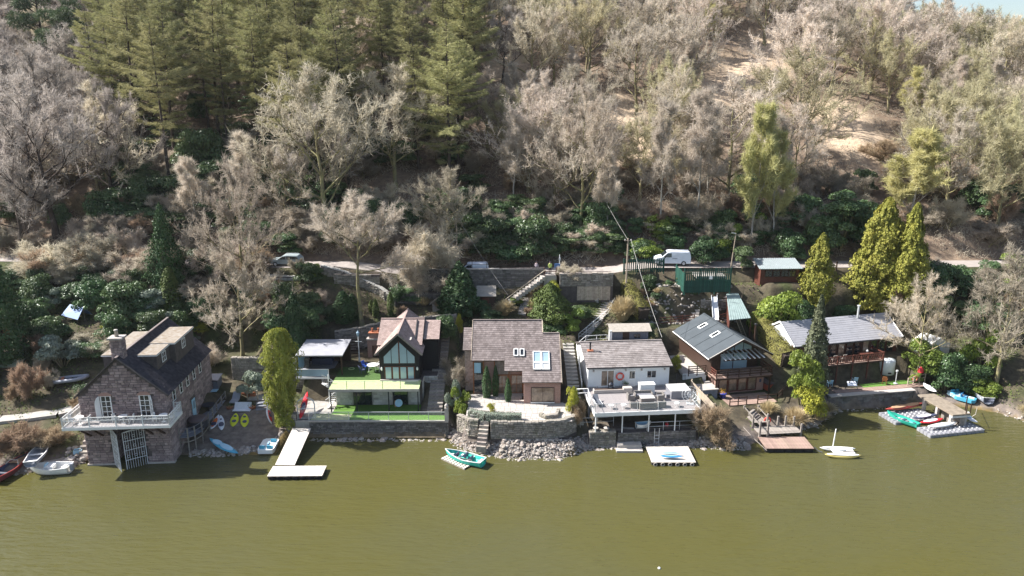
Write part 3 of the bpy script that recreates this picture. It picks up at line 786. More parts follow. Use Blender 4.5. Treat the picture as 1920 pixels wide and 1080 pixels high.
# ---------------- black gabled house with glass front
h = thing('gabled_house', 'black timber house with tall glazed gable and pink clay roof', 'house', (-12.95, 79.0, 1.95), 1)
g = 1.95; Z0 = 2.85  # upper floor above patio
wl = MB()
GAB = [(-2.25, Z0), (2.25, Z0), (2.25, 6.35), (0, 8.4), (-2.25, 6.35)]
wl.prism(GAB, 0, 3)
wl.prism([(1.7, Z0), (9, Z0), (9, 6.6), (5.3, 8.4), (1.7, 6.6)], -2.6, 2.35, 'x')
wl.box(2.35, 4.25, 3.0, 8, Z0, 6.6)
wl.build('wall', M['black_timber'], h)
lw = MB().box(2.3, 2.62, -.55, 1.2, 0, Z0).box(2.3, 4.2, 1.25, 8, 0, Z0); lw.build('basement_wall', M['stone_dark'], h)
fm = MB(); stones(fm, (2.62, -.55, 0), (0, 1, 0), (0, 0, 1), 1.75, Z0, None, .6, .3, .04, 3); stones(fm, (2.62, 1.25, 0), (1, 0, 0), (0, 0, 1), 1.58, Z0, None, .6, .3, .04, 4); stones(fm, (4.2, 1.25, 0), (0, 1, 0), (0, 0, 1), 6.5, Z0, None, .6, .3, .04, 5)
fm.build('basement_stones', M['pale_block'], h, kind='stuff')
rf = MB(); tm = MB()
def roofquad(q, seed, th=.12):
    rf.slab(*q, th); n = (Vector(q[1]) - Vector(q[0])).cross(Vector(q[3]) - Vector(q[0])).normalized() * .005
    tiles(tm, *[tuple(Vector(p) + n) for p in q], .25, .22, .022, None, seed)
e = .45; sl_ = 2.05 / 2.25
za, ze = 8.62, 8.62 - sl_ * 2.72
roofquad([(2.72, -.55, ze), (2.72, 2.2, ze), (0, 9.2, za), (0, -.55, za)], 1) if False else None
roofquad([(2.72, -.6, ze), (2.72, 2.4, ze), (0, 5.3, za), (0, -.6, za)], 1)
roofquad([(-2.72, 2.4, ze), (-2.72, -.6, ze), (0, -.6, za), (0, 5.3, za)], 2)
sm2 = (8.6 - 6.65) / 3.7
roofquad([(-2.75, 1.45, 6.62), (2.5, 1.45, 6.62), (2.5, 5.3, 8.6), (-2.75, 5.3, 8.6)], 3)
roofquad([(2.5, 9.2, 6.62), (-2.75, 9.2, 6.62), (-2.75, 5.3, 8.6), (2.5, 5.3, 8.6)], 4)
roofquad([(2.52, 2.7, 6.9), (4.4, 2.7, 6.9), (4.4, 5.6, 8.35), (2.52, 5.6, 8.35)], 5)
roofquad([(4.4, 8.3, 6.9), (2.52, 8.3, 6.9), (2.52, 5.6, 8.35), (4.4, 5.6, 8.35)], 6)
roofquad([(2.3, 5.3, 6.75), (2.3, 9.5, 6.75), (0, 9.5, 8.66), (0, 5.3, 8.66)], 7)
roofquad([(-2.3, 9.5, 6.75), (-2.3, 5.3, 6.75), (0, 5.3, 8.66), (0, 9.5, 8.66)], 8)
roof = rf.build('roof', M['stone_dark'], h); tm.build('clay_tiles', M['tile_pink'], roof, kind='stuff')
bgb = MB()
for sg in (-1, 1): bgb.bar((sg * 2.72, -.63, ze - .03), (sg * .01, -.63, za), .06, .2)
bgb.build('bargeboard', M['grey_timber'], roof)
rt = MB().bar((0, -.6, za + .06), (0, 9.4, za + .06), .2, .1).bar((-2.75, 5.3, 8.66), (2.5, 5.3, 8.66), .2, .1); rt.build('ridge_tiles', M['tile_pink'], roof)
MB().bar((1.65, 1.9, 6.95), (1.65, 5.0, 8.55), .14, .12).build('flue', M['iron'], roof)
for zz in (.9,): MB().bar((1.25, .3, 7.62), (1.25, 1.3, 7.62), .3, .06).build('rooflight', M['pale_concrete'], roof)
gl = MB
def pane(poly, y=-.05, name='pane', mt='pale_blue_glass'): return MB().prism(poly, y, y + .03).build(name, M[mt], gw)
gw = MB().prism([(-1.85, 4.85), (1.85, 4.85), (1.85, 5.75), (0, 7.65), (-1.85, 5.75)], -.03, .0).build('gable_window', M['iron'], h)
k_ = 1.9 / 1.85
for x0, x1 in ((-1.76, -.94), (-.86, -.07), (.07, .86), (.94, 1.76)):
    def top(x): return 7.55 - abs(x) * k_
    pane([(x0, 4.95), (x1, 4.95), (x1, top(x1)), (x0, top(x0))])
MB().box(-.07, .07, -.08, -.03, 4.85, 7.6).build('mullion', M['red_timber'], gw)
fd = MB().box(-1.75, 1.75, -.04, 0, 2.95, 4.55).build('folding_doors', M['red_timber'], h)
for i in range(4): B(-1.62 + i * .86, -.98 + i * .86, -.07, -.042, 3.06, 4.46).build('pane', M['pale_blue_glass'], fd)
for x in (-2.05, 2.05): MB().lathe([(.05, 0), (.11, .08), (.11, .3), (.03, .42)], 8).build('wall_lamp', M['white'], h, loc=(x, -.14, 4.1))
B(-2.3, 2.3, -.25, -.02, Z0 + .02, Z0 + .12).build('door_sill', M['pale_concrete'], h)
# lower storey wall behind the patio
lo = B(-7.4, 2.28, -.55, -.1, 0, Z0 - .25).build('lower_wall', M['concrete'], h)
fm = MB()
def lm(xc, yc, x0, x1, y0, y1):
    return not (x1 > 2.03 and x0 < 4.18 or x1 > 6.58 and x0 < 8.32)
stones(fm, (-7.4, -.55, 0), (1, 0, 0), (0, 0, 1), 9.68, Z0 - .27, lm, .7, .3, .035, 9)
fm.build('lower_stones', M['pale_block'], lo, kind='stuff')
for xc, wd in ((-4.3, 2.15), (.05, 1.75)): window(lo, (xc, -.56, .05), wd, 2.35, 3 if wd > 2 else 2, 1, 0, 'iron', 'dark_glass', .06, name='glazed_door')
# upper deck
dk = B(-7.65, 2.45, -2.75, -.02, Z0 - .28, Z0 - .005).build('deck', M['iron'], h)
B(-7.68, 2.48, -2.82, -2.75, Z0 - .25, Z0 + .06).build('deck_edge', M['pale_concrete'], dk)
B(-7.65, 2.45, -2.74, -.02, Z0 - .005, Z0 + .022).build('deck_lawn', M['pale_lawn'], dk)
B(-7.65, -2.3, -.02, 4.2, Z0 - .05, Z0 + .018).build('terrace_lawn', M['terrace_lawn'], dk)
for x in (-7.5, -4.6, -1.0, 2.3): B(-.06, .06, -.06, .06, 0, Z0 - .28).build('deck_post', M['iron'], dk, loc=(x, -2.6, 0))
for i, x in enumerate(np.linspace(-7.6, 2.4, 6)[:-1]):
    B(x + .02, x + 1.98, -2.7, -2.685, Z0 + .06, Z0 + .95).build('glass_panel', M['clear_glass'], dk)
    B(x - .025, x + .025, -2.71, -2.66, Z0 + .02, Z0 + 1.0).build('balustrade_post', M['iron'], dk)
B(-7.6, 2.42, -2.71, -2.67, Z0 + .95, Z0 + .985).build('balustrade_rail', M['metal_rail'], dk)

# ---------------- tiled split-level house
h = thing('tiled_house', 'brown tiled house with brick bay and roof windows above the stone terrace', 'house', (0.4, 76.4, 2.98), 0)
sl_ = .7
def zr(y): return 2.77 + sl_ * (y + .3)      # roof top surface at local y
wl = MB()
wl.prism([(0, 0), (5.15, 0), (5.15, zr(5.15) - .15), (0, zr(0) - .1)], .95, 5.05, 'x')
wl.prism([(2.9, 0), (9.5, 0), (9.5, 4.9), (6.6, zr(6.6) - .2), (2.9, zr(2.9) - .2)], -4.85, 3.1, 'x')
wl.build('wall', M['brick'], h)
wg = MB().prism([(3.8, 0), (9, 0), (9, 4.5), (5.3, zr(5.3) - .35), (3.8, zr(3.8) - .35)], -5.9, -4.87, 'x'); wg.build('wing', M['grey_timber'], h)
rf = MB(); tm = MB()
def rq(x0, x1, y0, y1, off=0, seed=1):
    q = [(x0, y0, zr(y0) + off), (x1, y0, zr(y0) + off), (x1, y1, zr(y1) + off), (x0, y1, zr(y1) + off)]
    rf.slab(*q, .14); q = [(a, b, c + .006) for a, b, c in q]; tiles(tm, *q, .3, .3, .028, None, seed)
rq(-5.05, -1.25, 2.05, 6.8, 0, 1); rq(-1.25, .75, .9, 6.8, 0, 2); rq(.75, 3.2, -.35, 6.8, 0, 3); rq(3.2, 5.15, -.35, 5.2, 0, 4); rq(-6.1, -5.07, 3.5, 6.2, -.28, 5)
def rback(x0, x1, y1, d, off=0):
    z = zr(y1) + off; rf.slab((x1, y1 + d, z - .7 * d), (x0, y1 + d, z - .7 * d), (x0, y1, z), (x1, y1, z), .14)
    q = [(x1, y1 + d, z - .7 * d + .006), (x0, y1 + d, z - .7 * d + .006), (x0, y1, z + .006), (x1, y1, z + .006)]; tiles(tm, *q, .3, .3, .028, None, 9)
rback(-5.05, 3.2, 6.8, 3.2); rback(3.2, 5.15, 5.2, 3.2); rback(-6.1, -5.07, 6.2, 3, -.28)
roof = rf.build('roof', M['stone_dark'], h); tm.build('roof_tiles', M['tile_brown'], roof, kind='stuff')
rt = MB().bar((-5.05, 6.8, zr(6.8) + .06), (3.2, 6.8, zr(6.8) + .06), .22, .1).bar((3.2, 5.2, zr(5.2) + .06), (5.15, 5.2, zr(5.2) + .06), .22, .1); rt.build('ridge_tiles', M['tile_brown'], roof)
for a_, b_2, w__ in (((3.2, 5.3, zr(5.3) + .03), (3.2, 6.8, zr(6.8) + .03), .1), ((5.17, -.35, zr(-.35)), (5.17, 5.2, zr(5.2)), .05), ((-5.07, 2.05, zr(2.05)), (-5.07, 6.8, zr(6.8)), .06)): MB().bar(a_, b_2, w__, .16).build('verge_board', M['pale_timber'], roof)
tl = math.degrees(math.atan(sl_))
def rooflight(x, y, w_, h_, nx=1, ny=1, gls='dark_glass'):
    window(roof, (x, y, zr(y) + .05), w_, h_, nx, ny, 0, 'white', gls, .09, tilt=tl - 90, name='roof_window', proud=.14)
rooflight(.05, 2.5, .55, 1.0); rooflight(.75, 2.5, .55, 1.0)
for x in (2.45, 3.42):
    rooflight(x, .98, .92, .95, 1, 1, 'blind'); rooflight(x, 1.8, .92, 1.5, 1, 1, 'pale_blue_glass')
# facade
window(h, (3.05, -.02, .25), 2.6, 1.75, 2, 1, 0, 'dark_timber', 'warm_glass', .05, name='picture_window')
B(1.7, 4.4, -.12, -.0, .12, .25).build('window_sill', M['white'], h)
B(.95, 5.05, -.03, .0, 2.1, 2.3).build('lintel', M['brick'], h)
for x, n in ((-1.55, 2), (.15, 2)):
    window(h, (x, 2.88, .05), 1.45, 2.35, 2, 2, 0, 'orange_timber', 'warm_glass', .1, name='glazed_door')
B(-4.8, -3.75, 2.86, 2.9, .2, 3.9).build('glazed_screen', M['dark_glass'], h)
B(-4.78, -4.0, 2.84, 2.855, 2.6, 3.85).build('curtain', M['pale_blue'], h)
pl = MB()
for i in range(9):
    B(-2.35 + i * .2, -2.18 + i * .2, 2.82, 2.9, 2.45, 4.4).build('cladding_board', M['grey_timber'], h)
for x in (-4.85, -3.7, -2.4, -.75, .92): B(-.06, .06, -.06, .06, 0, 4.3 if x < -1 else 3.6).build('timber_post', M['orange_timber'], h, loc=(x, 2.8, 0))
MB().box(-2.4, -.7, 2.2, 2.9, -.1, .12).box(-.6, .9, 2.35, 2.9, -.1, .1).build('doorstep', M['pale_concrete'], h)
MB().bar((5.25, -.2, 2.6), (5.25, 5, 5.9), .05, .2).build('side_board', M['pale_timber'], h)

# ---------------- white bungalow
h = thing('bungalow', 'white rendered bungalow with low tiled roof behind the furnished deck', 'bungalow', (13.45, 78.95, 3.96), 4.5)
wl = MB().prism([(0, -.2), (7.6, -.2), (7.6, 2.75), (4.6, 3.85), (0, 2.65)], -4.72, 4.78, 'x'); wl.build('wall', M['white_wall'], h)
bb = MB(); stones(bb, (-4.72, -.01, -.1), (1, 0, 0), (0, 0, 1), 9.5, .3, lambda xc, *a: not (1.4 < xc < 3.2 or 4.6 < xc < 5.5), .25, .14, .03, 4); bb.build('plinth_stones', M['pale_block'], h, kind='stuff')
rf = MB(); tm = MB()
q = [(-4.95, -.4, 2.62), (5.05, -.4, 2.62), (5.05, 4.6, 4.0), (-4.95, 4.6, 4.0)]; rf.slab(*q, .12); tiles(tm, *[(a, b, c + .006) for a, b, c in q], .42, .36, .04, None, 5)
q = [(5.05, 8.0, 2.85), (-4.95, 8.0, 2.85), (-4.95, 4.6, 4.0), (5.05, 4.6, 4.0)]; rf.slab(*q, .12); tiles(tm, *[(a, b, c + .006) for a, b, c in q], .42, .36, .04, None, 6)
roof = rf.build('roof', M['stone_dark'], h); tm.build('roof_tiles', M['tile_grey'], roof, kind='stuff')
MB().bar((-4.95, 4.6, 4.06), (5.05, 4.6, 4.06), .24, .1).build('ridge_tiles', M['tile_grey'], roof)
MB().tube([(-4.95, -.46, 2.55), (5.05, -.46, 2.55)], .06, 6).build('gutter', M['iron'], roof)
fl = MB().lathe([(.1, 0), (.1, 1.0), (.16, 1.02), (.16, 1.12)], 8).build('flue', M['iron'], roof, loc=(-4.0, 2.9, 3.5))
MB().box(-.35, .35, -.3, .3, -.1, .12).build('flue_flashing', M['terracotta'], fl)
window(h, (-2.45, -.02, .12), 1.7, 2.1, 2, 1, 0, 'white', 'warm_glass', .13, name='french_door')
d = B(-.42, .42, -.05, .0, 0, 2.05).build('door', M['white'], h, loc=(.42, 0, .12)); B(-.3, .3, -.065, -.051, .95, 1.85).build('pane', M['dark_glass'], d)
window(h, (2.7, -.02, 1.05), 1.15, .95, 2, 1, 0, 'white', 'dark_glass', .07)
for x in (-4.1, -.35, 1.5, 4.2): MB().lathe([(.05, 0), (.09, .05), (.1, .2), (.04, .25)], 8).build('wall_lamp', M['pale_concrete'], h, loc=(x, -.1, 2.0))
# raised deck with furniture (a thing of its own)
dk = thing('sun_deck', 'pale boarded deck on white posts in front of the bungalow', 'deck', (14.3, 75.1, 3.96), 5)
DW, DF = 5.75, -2.9
for i in range(22):
    y = DF + i * .31
    link('deck_board', bpy.data.meshes.get('deck_board_long') or B(-DW, DW, 0.01, .3, -.04, 0).mesh('deck_board_long', M['white_deck']), dk, (0, y, .02 + rnd.uniform(0, .005)))
MB().box(-DW, DW, DF - .08, DF, -.38, .06).box(-DW - .06, -DW, DF - .08, 3.9, -.38, .06).box(DW, DW + .06, DF - .08, 3.4, -.38, .06).build('fascia', M['white'], dk)
B(-DW, DW, DF, 3.9, -.3, -.05).build('joists', M['dark_timber'], dk)
for x in (-5.6, -2.7, .2, 3.1, 5.6): MB().tube([(x, DF + .15, -2.45), (x, DF + .15, -.3)], .07, 8).build('post', M['white'], dk)
bk = MB()
for i in range(58): 
    bk.box(-DW + i * .2, -DW + i * .2 + .19, .75, .8, -2.4, -.3)
bk.build('back_boarding', M['blue_shed'], dk, kind='stuff')
for i in range(5):
    x = -DW + i * 2.3
    B(x + .03, x + 2.27, DF + .02, DF + .035, .08, 1.0).build('glass_panel', M['clear_glass'], dk)
for x in np.linspace(-DW + .03, DW - .03, 6): B(-.025, .025, -.025, .025, 0, 1.08).build('balustrade_post', M['metal_rail'], dk, loc=(x, DF + .05, 0))
for sx in (-1, 1):
    B(-.008, .008, DF + .1, DF + 2.6, .08, 1.0).build('glass_panel', M['clear_glass'], dk, loc=(sx * (DW - .04), 0, 0))
MB().bar((-DW, DF + .03, 1.03), (DW, DF + .03, 1.03), .04).bar((-DW, DF + .03, 1.03), (-DW, DF + 3.4, 1.03), .04).bar((DW, DF + .03, 1.03), (DW, DF + 2.6, 1.03), .04).build('balustrade_rail', M['metal_rail'], dk)

# ---------------- brown chalet
h = thing('chalet', 'brown timber chalet with grey sheet roof and shaded balcony', 'chalet', (27.25, 82.25, 1.95), 11)
wl = MB(); wl.prism([(-3.5, 2.3), (3.2, 2.3), (3.2, 5.0), (0, 6.55), (-3.5, 4.9)], 1.6, 10)
wl.box(-3.5, -2.3, .3, 1.6, 2.3, 4.8)
wl.build('wall', M['dark_timber'], h)
bw = MB().box(-2.9, 3.3, -.1, 9.5, 0, 2.25); bw.build('basement_wall', M['brick'], h)
rf = MB()
rf.slab((4.0, -.5, 4.72), (4.0, 10.3, 4.72), (0, 10.3, 6.85), (0, -.5, 6.85), .12)
rf.slab((-4.2, 10.3, 4.72), (-4.2, -.5, 4.72), (0, -.5, 6.85), (0, 10.3, 6.85), .12)
roof = rf.build('roof', M['metal_roof'], h)
for y in np.arange(-.5, 10.3, 2.16):
    MB().bar((-4.18, y, 4.75), (-.02, y, 6.87), .035, .03).bar((3.98, y, 4.75), (.02, y, 6.87), .035, .03).build('roof_seam', M['metal_roof'], roof)
MB().bar((0, -.5, 6.87), (0, 10.3, 6.87), .25, .06).build('ridge_cap', M['metal_roof'], roof)
MB().bar((-4.2, -.55, 4.66), (0, -.55, 6.8), .08, .26).bar((4.0, -.55, 4.66), (0, -.55, 6.8), .08, .26).build('bargeboard', M['dark_timber'], roof)
MB().bar((-4.2, -.56, 4.78), (0, -.56, 6.92), .1, .06).bar((4.0, -.56, 4.78), (0, -.56, 6.92), .1, .06).build('verge_trim', M['pale_concrete'], roof)
MB().tube([(-4.25, -.5, 4.62), (-4.25, 10.3, 4.62)], .06, 6).build('gutter', M['white'], roof)
tl = math.atan(2.13 / 4.2)
for y in (7.3, 3.8):
    rw = MB().box(-.62, .62, -.42, .42, 0, .1).build('roof_window', M['white'], roof, loc=(-1.45, y, 6.85 - 1.45 * .507 + .01), rot=(0, -tl, 0))
    B(-.46, .46, -.24, .24, .095, .112).build('pane', M['dark_glass'], rw)
gw = MB().prism([(-2.6, 4.75), (2.4, 4.75), (2.4, 5.2), (0, 6.35), (-2.6, 5.2)], 1.5, 1.58).build('gable_window', M['dark_timber'], h)
for x0, x1 in ((-2.4, -1.3), (-1.2, -.06), (.06, 1.1), (1.2, 2.25)):
    f = lambda x: 6.25 - abs(x) * .46
    MB().prism([(x0, 4.85), (x1, 4.85), (x1, f(x1)), (x0, f(x0))], 1.46, 1.5).build('pane', M['pale_blue_glass'], gw)
for i in range(9):
    MB().bar((-2.3 + i * .62, -.95, 4.55), (-2.3 + i * .62, 1.5, 4.85), .16, .06).build('pergola_batten', M['white'], h)
MB().bar((-2.5, -.8, 4.47), (2.9, -.8, 4.47), .08, .14).build('pergola_beam', M['dark_timber'], h)
B(-1.9, 1.9, 1.52, 1.6, 2.45, 4.4).build('glazed_screen', M['pale_blue_glass'], h)
MB().box(-1.9, -1.8, 1.48, 1.52, 2.4, 4.45).box(-.1, .0, 1.48, 1.52, 2.4, 4.45).box(1.8, 1.9, 1.48, 1.52, 2.4, 4.45).build('screen_frame', M['dark_timber'], h)
bl = B(-3.6, 3.7, -1.35, 1.6, 2.25, 2.42).build('balcony', M['dark_timber'], h)
boards(bl, 'balcony_board', 'brown_deck', -3.6, 3.7, -1.35, 1.5, 2.47, 12)
for z in (.35, .65, .95):
    MB().bar((-3.5, -1.25, 2.45 + z), (3.6, -1.25, 2.45 + z), .05, .13).build('balcony_rail', M['dark_timber'], bl)
    MB().bar((-3.55, -1.25, 2.45 + z), (-3.55, .2, 2.45 + z), .05, .13).build('balcony_rail', M['red_timber'], bl)
    MB().bar((3.65, -1.25, 2.45 + z), (3.65, 1.5, 2.45 + z), .05, .13).build('balcony_rail', M['red_timber'], bl)
for x in np.linspace(-3.5, 3.6, 6): B(-.05, .05, -1.32, -1.2, 2.3, 3.5).build('balcony_post', M['dark_timber'], bl, loc=(x, 0, 0))
for i in range(4):
    window(h, (-2.0 + i * 1.25, -.12, .18), 1.2, 1.95, 1, 1, 0, 'red_timber', 'warm_glass', .1, name='patio_door')
for x in (-3.4, 3.5): B(-.08, .08, -1.2, -1.04, 0, 2.25).build('balcony_support', M['dark_timber'], h, loc=(x, 0, 0))
B(2.75, 3.0, -.14, -.1, 1.1, 1.5).build('meter_box', M['seat_dark'], h)

# ---------------- long low house
h = thing('long_house', 'long low timber house with pale grey roof, veranda and steel flue', 'house', (42.75, 88.4, 4.2), 14.4)
HW = 8.0
wl = MB().prism([(0, -.1), (6.4, -.1), (6.4, 2.3), (3.1, 4.15), (0, 2.25)], -HW + .2, HW - .25, 'x'); wl.build('wall', M['red_timber'], h)
rf = MB()
rf.slab((-HW, -.55, 2.2), (HW, -.55, 2.2), (HW, 2.9, 4.45), (-HW, 2.9, 4.45), .1)
rf.slab((HW, 7.0, 2.1), (-HW, 7.0, 2.1), (-HW, 2.9, 4.45), (HW, 2.9, 4.45), .1)
roof = rf.build('roof', M['felt_grey'], h)
tm = MB(); tiles(tm, (-HW, -.55, 2.206), (HW, -.55, 2.206), (HW, 2.9, 4.456), (-HW, 2.9, 4.456), 1.0, .33, .02, None, 4, .003); tiles(tm, (HW, 7.0, 2.106), (-HW, 7.0, 2.106), (-HW, 2.9, 4.456), (HW, 2.9, 4.456), 1.0, .33, .02, None, 5, .003)
tm.build('felt_shingles', M['felt_grey'], roof, kind='stuff')
for x_, y_, z_ in ((-HW - .02, -.55, 2.2), (-HW - .02, 7.0, 2.1), (HW + .02, -.55, 2.2)): MB().bar((x_, y_, z_), (x_, 2.9, 4.45), .06, .22).build('verge_board', M['white'], roof)
MB().tube([(-HW, -.6, 2.1), (HW, -.6, 2.1)], .06, 6).build('gutter', M['iron'], roof)
fl = MB().tube([(3.3, 2.5, 4.1), (3.3, 2.5, 5.75)], .13, 10).build('flue', M['metal_rail'], h)
MB().lathe([(.17, 5.75), (.22, 5.8), (.2, 5.92)], 10, (3.3, 2.5, 0)).build('flue_cowl', M['metal_rail'], fl)
MB().prism([(.3, 0), (6, 0), (6, 2.3), (3.1, 4.0), (.3, 2.3)], -HW + .1, -HW + .18, 'x').build('gable_panel', M['white_wall'], h)
for i in range(10):
    x = -4.4 + i * 1.22
    window(h, (x, -.02, .1), 1.05, 2.05, 1, 1, 0, 'dark_timber', 'warm_glass' if i in (3, 6) else 'dark_glass', .09, name='tall_window')
vb = B(-5.2, 4.0, -2.3, -.02, -.18, -.03).build('veranda', M['dark_timber'], h)
boards(vb, 'veranda_board', 'brown_deck', -5.2, 4.0, -2.3, -.05, 0.0, 12)
for x in np.linspace(-5.1, 3.9, 5):
    B(-.07, .07, -2.3, -2.16, -2.6, 1.1).build('veranda_post', M['red_timber'], vb, loc=(x, 0, 0))
for z, hh in ((.12, .08), (.98, .12)):
    MB().bar((-5.1, -2.23, z), (3.9, -2.23, z), .07, hh).bar((3.9, -2.23, z), (3.9, -.1, z), .07, hh).build('veranda_rail', M['red_timber'], vb)
lt = MB()
for i in range(27):
    x = -5.05 + i * .333
    lt.bar((x, -2.2, .15), (x + .333, -2.2, .93), .03).bar((x + .333, -2.23, .15), (x, -2.23, .93), .03)
for i in range(6):
    y = -2.2 + i * .34; lt.bar((3.88, y, .15), (3.88, y + .34, .93), .03).bar((3.9, y + .34, .15), (3.9, y, .93), .03)
lt.build('lattice', M['red_timber'], vb, kind='stuff')
MB().box(4.05, HW - .3, -.2, -.02, -2.3, .0).build('lower_boarding', M['grey_timber'], h)
# ================================================================== WATERFRONT
def span(pa, pb, z):
    a, b = Vector(at(*pa, z)), Vector(at(*pb, z)); d = b - a
    return (a + b) / 2, math.degrees(math.atan2(d.y, d.x)), d.length
# ---- shore stones
def rock_mesh(seed, n=2):
    import bmesh
    bm = bmesh.new(); bmesh.ops.create_icosphere(bm, subdivisions=n, radius=1)
    for v in bm.verts:
        p = v.co.copy(); f = 1 + 0.38 * noise.noise(p * 1.3 + Vector((seed * 3.1, 0, 0))) + .14 * noise.noise(p * 3.1 + Vector((0, seed, 0)))
        v.co = Vector((p.x * f, p.y * f * .85, max(p.z * f * .62, -.35)))
    me = bpy.data.meshes.new('stone'); bm.to_mesh(me); bm.free(); me.materials.append(M['rock']); return me
ROCKS = [rock_mesh(i, 1 if i % 3 else 2) for i in range(7)]
ROCKV = []
for me_ in ROCKS[:4]:
    ROCKV.append(([v.co.copy() for v in rock_mesh(17 + len(ROCKV), 1).vertices], [tuple(p.vertices) for p in rock_mesh(17 + len(ROCKV), 1).polygons]))
nrock = 0
rub = MB()
def rocks(x0, x1, s0, s1, n, big, small, nbig):
    global nrock
    for k in range(n):
        x = rnd.uniform(x0, x1); s = rnd.uniform(s0, s1); y = float(shore(x)) + s
        if k < nbig and nrock < 290:
            sc = big * rnd.uniform(.6, 1.25)
            o = link('stone', ROCKS[rnd.randrange(7)], hillside, (x, y, max(ter(x, y), -.1) + sc * .12), (rnd.uniform(-.3, .3), rnd.uniform(-.3, .3), rnd.uniform(0, 6.3)), (sc, sc * rnd.uniform(.7, 1.1), sc * rnd.uniform(.7, 1.1)))
            nrock += 1
        else:
            sc = small * rnd.uniform(.5, 1.4); vs, fs = ROCKV[rnd.randrange(4)]
            m_ = Matrix.LocRotScale(Vector((x, y, max(ter(x, y), -.08) + sc * .1)), Euler((rnd.uniform(-.4, .4), rnd.uniform(-.4, .4), rnd.uniform(0, 6.3))), Vector((sc, sc * rnd.uniform(.6, 1), sc)))
            rub.add([m_ @ v for v in vs], fs)
rocks(-6.8, 8.8, -.5, 2.1, 1500, .3, .14, 110)
rocks(-22.2, -7.2, -.9, -.2, 260, .34, .15, 46)
rocks(8.6, 20, -.6, .5, 380, .32, .15, 36)
rocks(19.5, 25.5, -.7, 1.2, 320, .36, .15, 30)
rocks(-34, -25.3, -.7, .7, 330, .36, .16, 22)
rocks(-46.5, -43.7, -.4, 2.8, 90, .45, .2, 16)
rocks(-70, -46, -.2, .8, 130, .3, .15, 8)
rocks(28, 38, -.4, .8, 110, .35, .16, 8)
rocks(38, 50, -.5, -.05, 90, .3, .14, 6)
rocks(58, 78, -.5, .7, 200, .35, .16, 8)
for k in range(420):   # broken stone on the planted slope between bungalow garden and green fence
    x, y = rnd.uniform(17.5, 30), rnd.uniform(93.5, 97.6); sc = .22 * rnd.uniform(.4, 1.5); vs, fs = ROCKV[rnd.randrange(4)]
    m_ = Matrix.LocRotScale(Vector((x, y, ter(x, y) + sc * .1)), Euler((rnd.uniform(-.4, .4), rnd.uniform(-.4, .4), rnd.uniform(0, 6.3))), Vector((sc, sc * .8, sc))); rub.add([m_ @ v for v in vs], fs)
ob = rub.build('shore_rubble', M['rock_stuff']); tag(ob, kind='stuff')

# ---- sea walls
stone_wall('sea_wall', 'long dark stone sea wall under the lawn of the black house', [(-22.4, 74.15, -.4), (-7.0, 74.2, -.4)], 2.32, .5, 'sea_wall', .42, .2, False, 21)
o = thing('patio_lawn', 'bright green artificial lawn strip on top of the sea wall', 'lawn', (-14.7, 76.2, 1.96))
B(-7.6, 7.6, -2.0, -.3, .0, .03).build('turf', M['lawn'], o); B(-5.6, 7.6, -.3, 2.2, .0, .03).build('turf', M['lawn'], o); B(-9.5, -5.6, -.3, 4.0, -.1, .024).build('paved_corner', M['concrete'], o)
B(-7.55, -3.3, -1.9, -.5, .031, .045).build('beige_turf_mat', M['mat_beige'], o)
B(-7.75, 7.7, -2.2, -2.0, -.1, .06).build('edging', M['pale_concrete'], o)
for i in range(7):
    B(-7.7 + i * 2.2 + .03, -7.7 + (i + 1) * 2.2 - .03, -2.02, -2.005, .08, .98).build('glass_panel', M['clear_glass'], o)
for i in range(8): B(-.025, .025, -2.04, -1.98, 0, 1.02).build('post', M['metal_rail'], o, loc=(-7.7 + i * 2.2, 0, 0))
B(-7.72, 7.72, -2.04, -1.98, 1.0, 1.05).build('rail', M['metal_rail'], o)
B(7.3, 7.7, -2.3, -1.9, -.1, 1.6).build('gate_pier', M['pale_concrete'], o); MB().lathe([(.1, 1.6), (.2, 1.75), (.2, 1.9), (.08, 2.05)], 10, (7.5, -2.1, 0)).build('ball_finial', M['pale_concrete'], o, True)
tw = [(-6.0, 73.3, 1.3), (-4.6, 72.0, 1.35), (-2.6, 71.35, 1.4), (.2, 71.1, 1.4), (3.2, 71.15, 1.4), (5.6, 71.6, 1.4), (7.0, 72.9, 1.4)]
stone_wall('terrace_wall', 'curved grey rubble wall holding up the terrace of the tiled house', [tw[0], tw[1], (-3.6, 71.7, 1.38)], 1.7, .45, 'rubble_wall', .4, .2, True, 31)
stone_wall('terrace_wall', 'curved rubble wall with upright copings between shore steps and bungalow stairs', [(-2.3, 71.3, 1.4)] + tw[3:], 1.7, .45, 'rubble_wall', .4, .2, True, 35)
steps('shore_steps', 'rough stone steps from the terrace down to the rubble shore', (-3.3, 70.0, .6), (-2.9, 72.0, 3.0), 1.0, 7, 'rock')
fm = thing('flagstone_terrace', 'pale flagstone terrace in front of the tiled house', 'terrace', (.4, 74.2, 2.99))
rg2 = random.Random(5); y = -2.4; nfl = 0
while y < 4.6:
    hh = rg2.uniform(.45, .75); x = -5.4
    while x < 5.6:
        ww = rg2.uniform(.5, 1.0)
        if not (x > .5 and y > 2.0) and not (x < -4.4 and y < -1.3): B(.012, ww - .012, .012, hh - .012, -.02, .03 + rg2.uniform(0, .02)).build('flagstone', M['pale_concrete'], fm, loc=(x, y, 0)); nfl += 1
        x += ww
    y += hh
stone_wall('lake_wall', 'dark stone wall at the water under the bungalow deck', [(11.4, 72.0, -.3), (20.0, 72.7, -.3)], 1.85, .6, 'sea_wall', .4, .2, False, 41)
stone_wall('planter_wall', 'low stone planter wall left of the concrete slab below the bungalow deck', [(8.3, 71.7, .0), (11.2, 71.9, .0)], 1.65, .7, 'rubble_wall', .4, .2, True, 43)
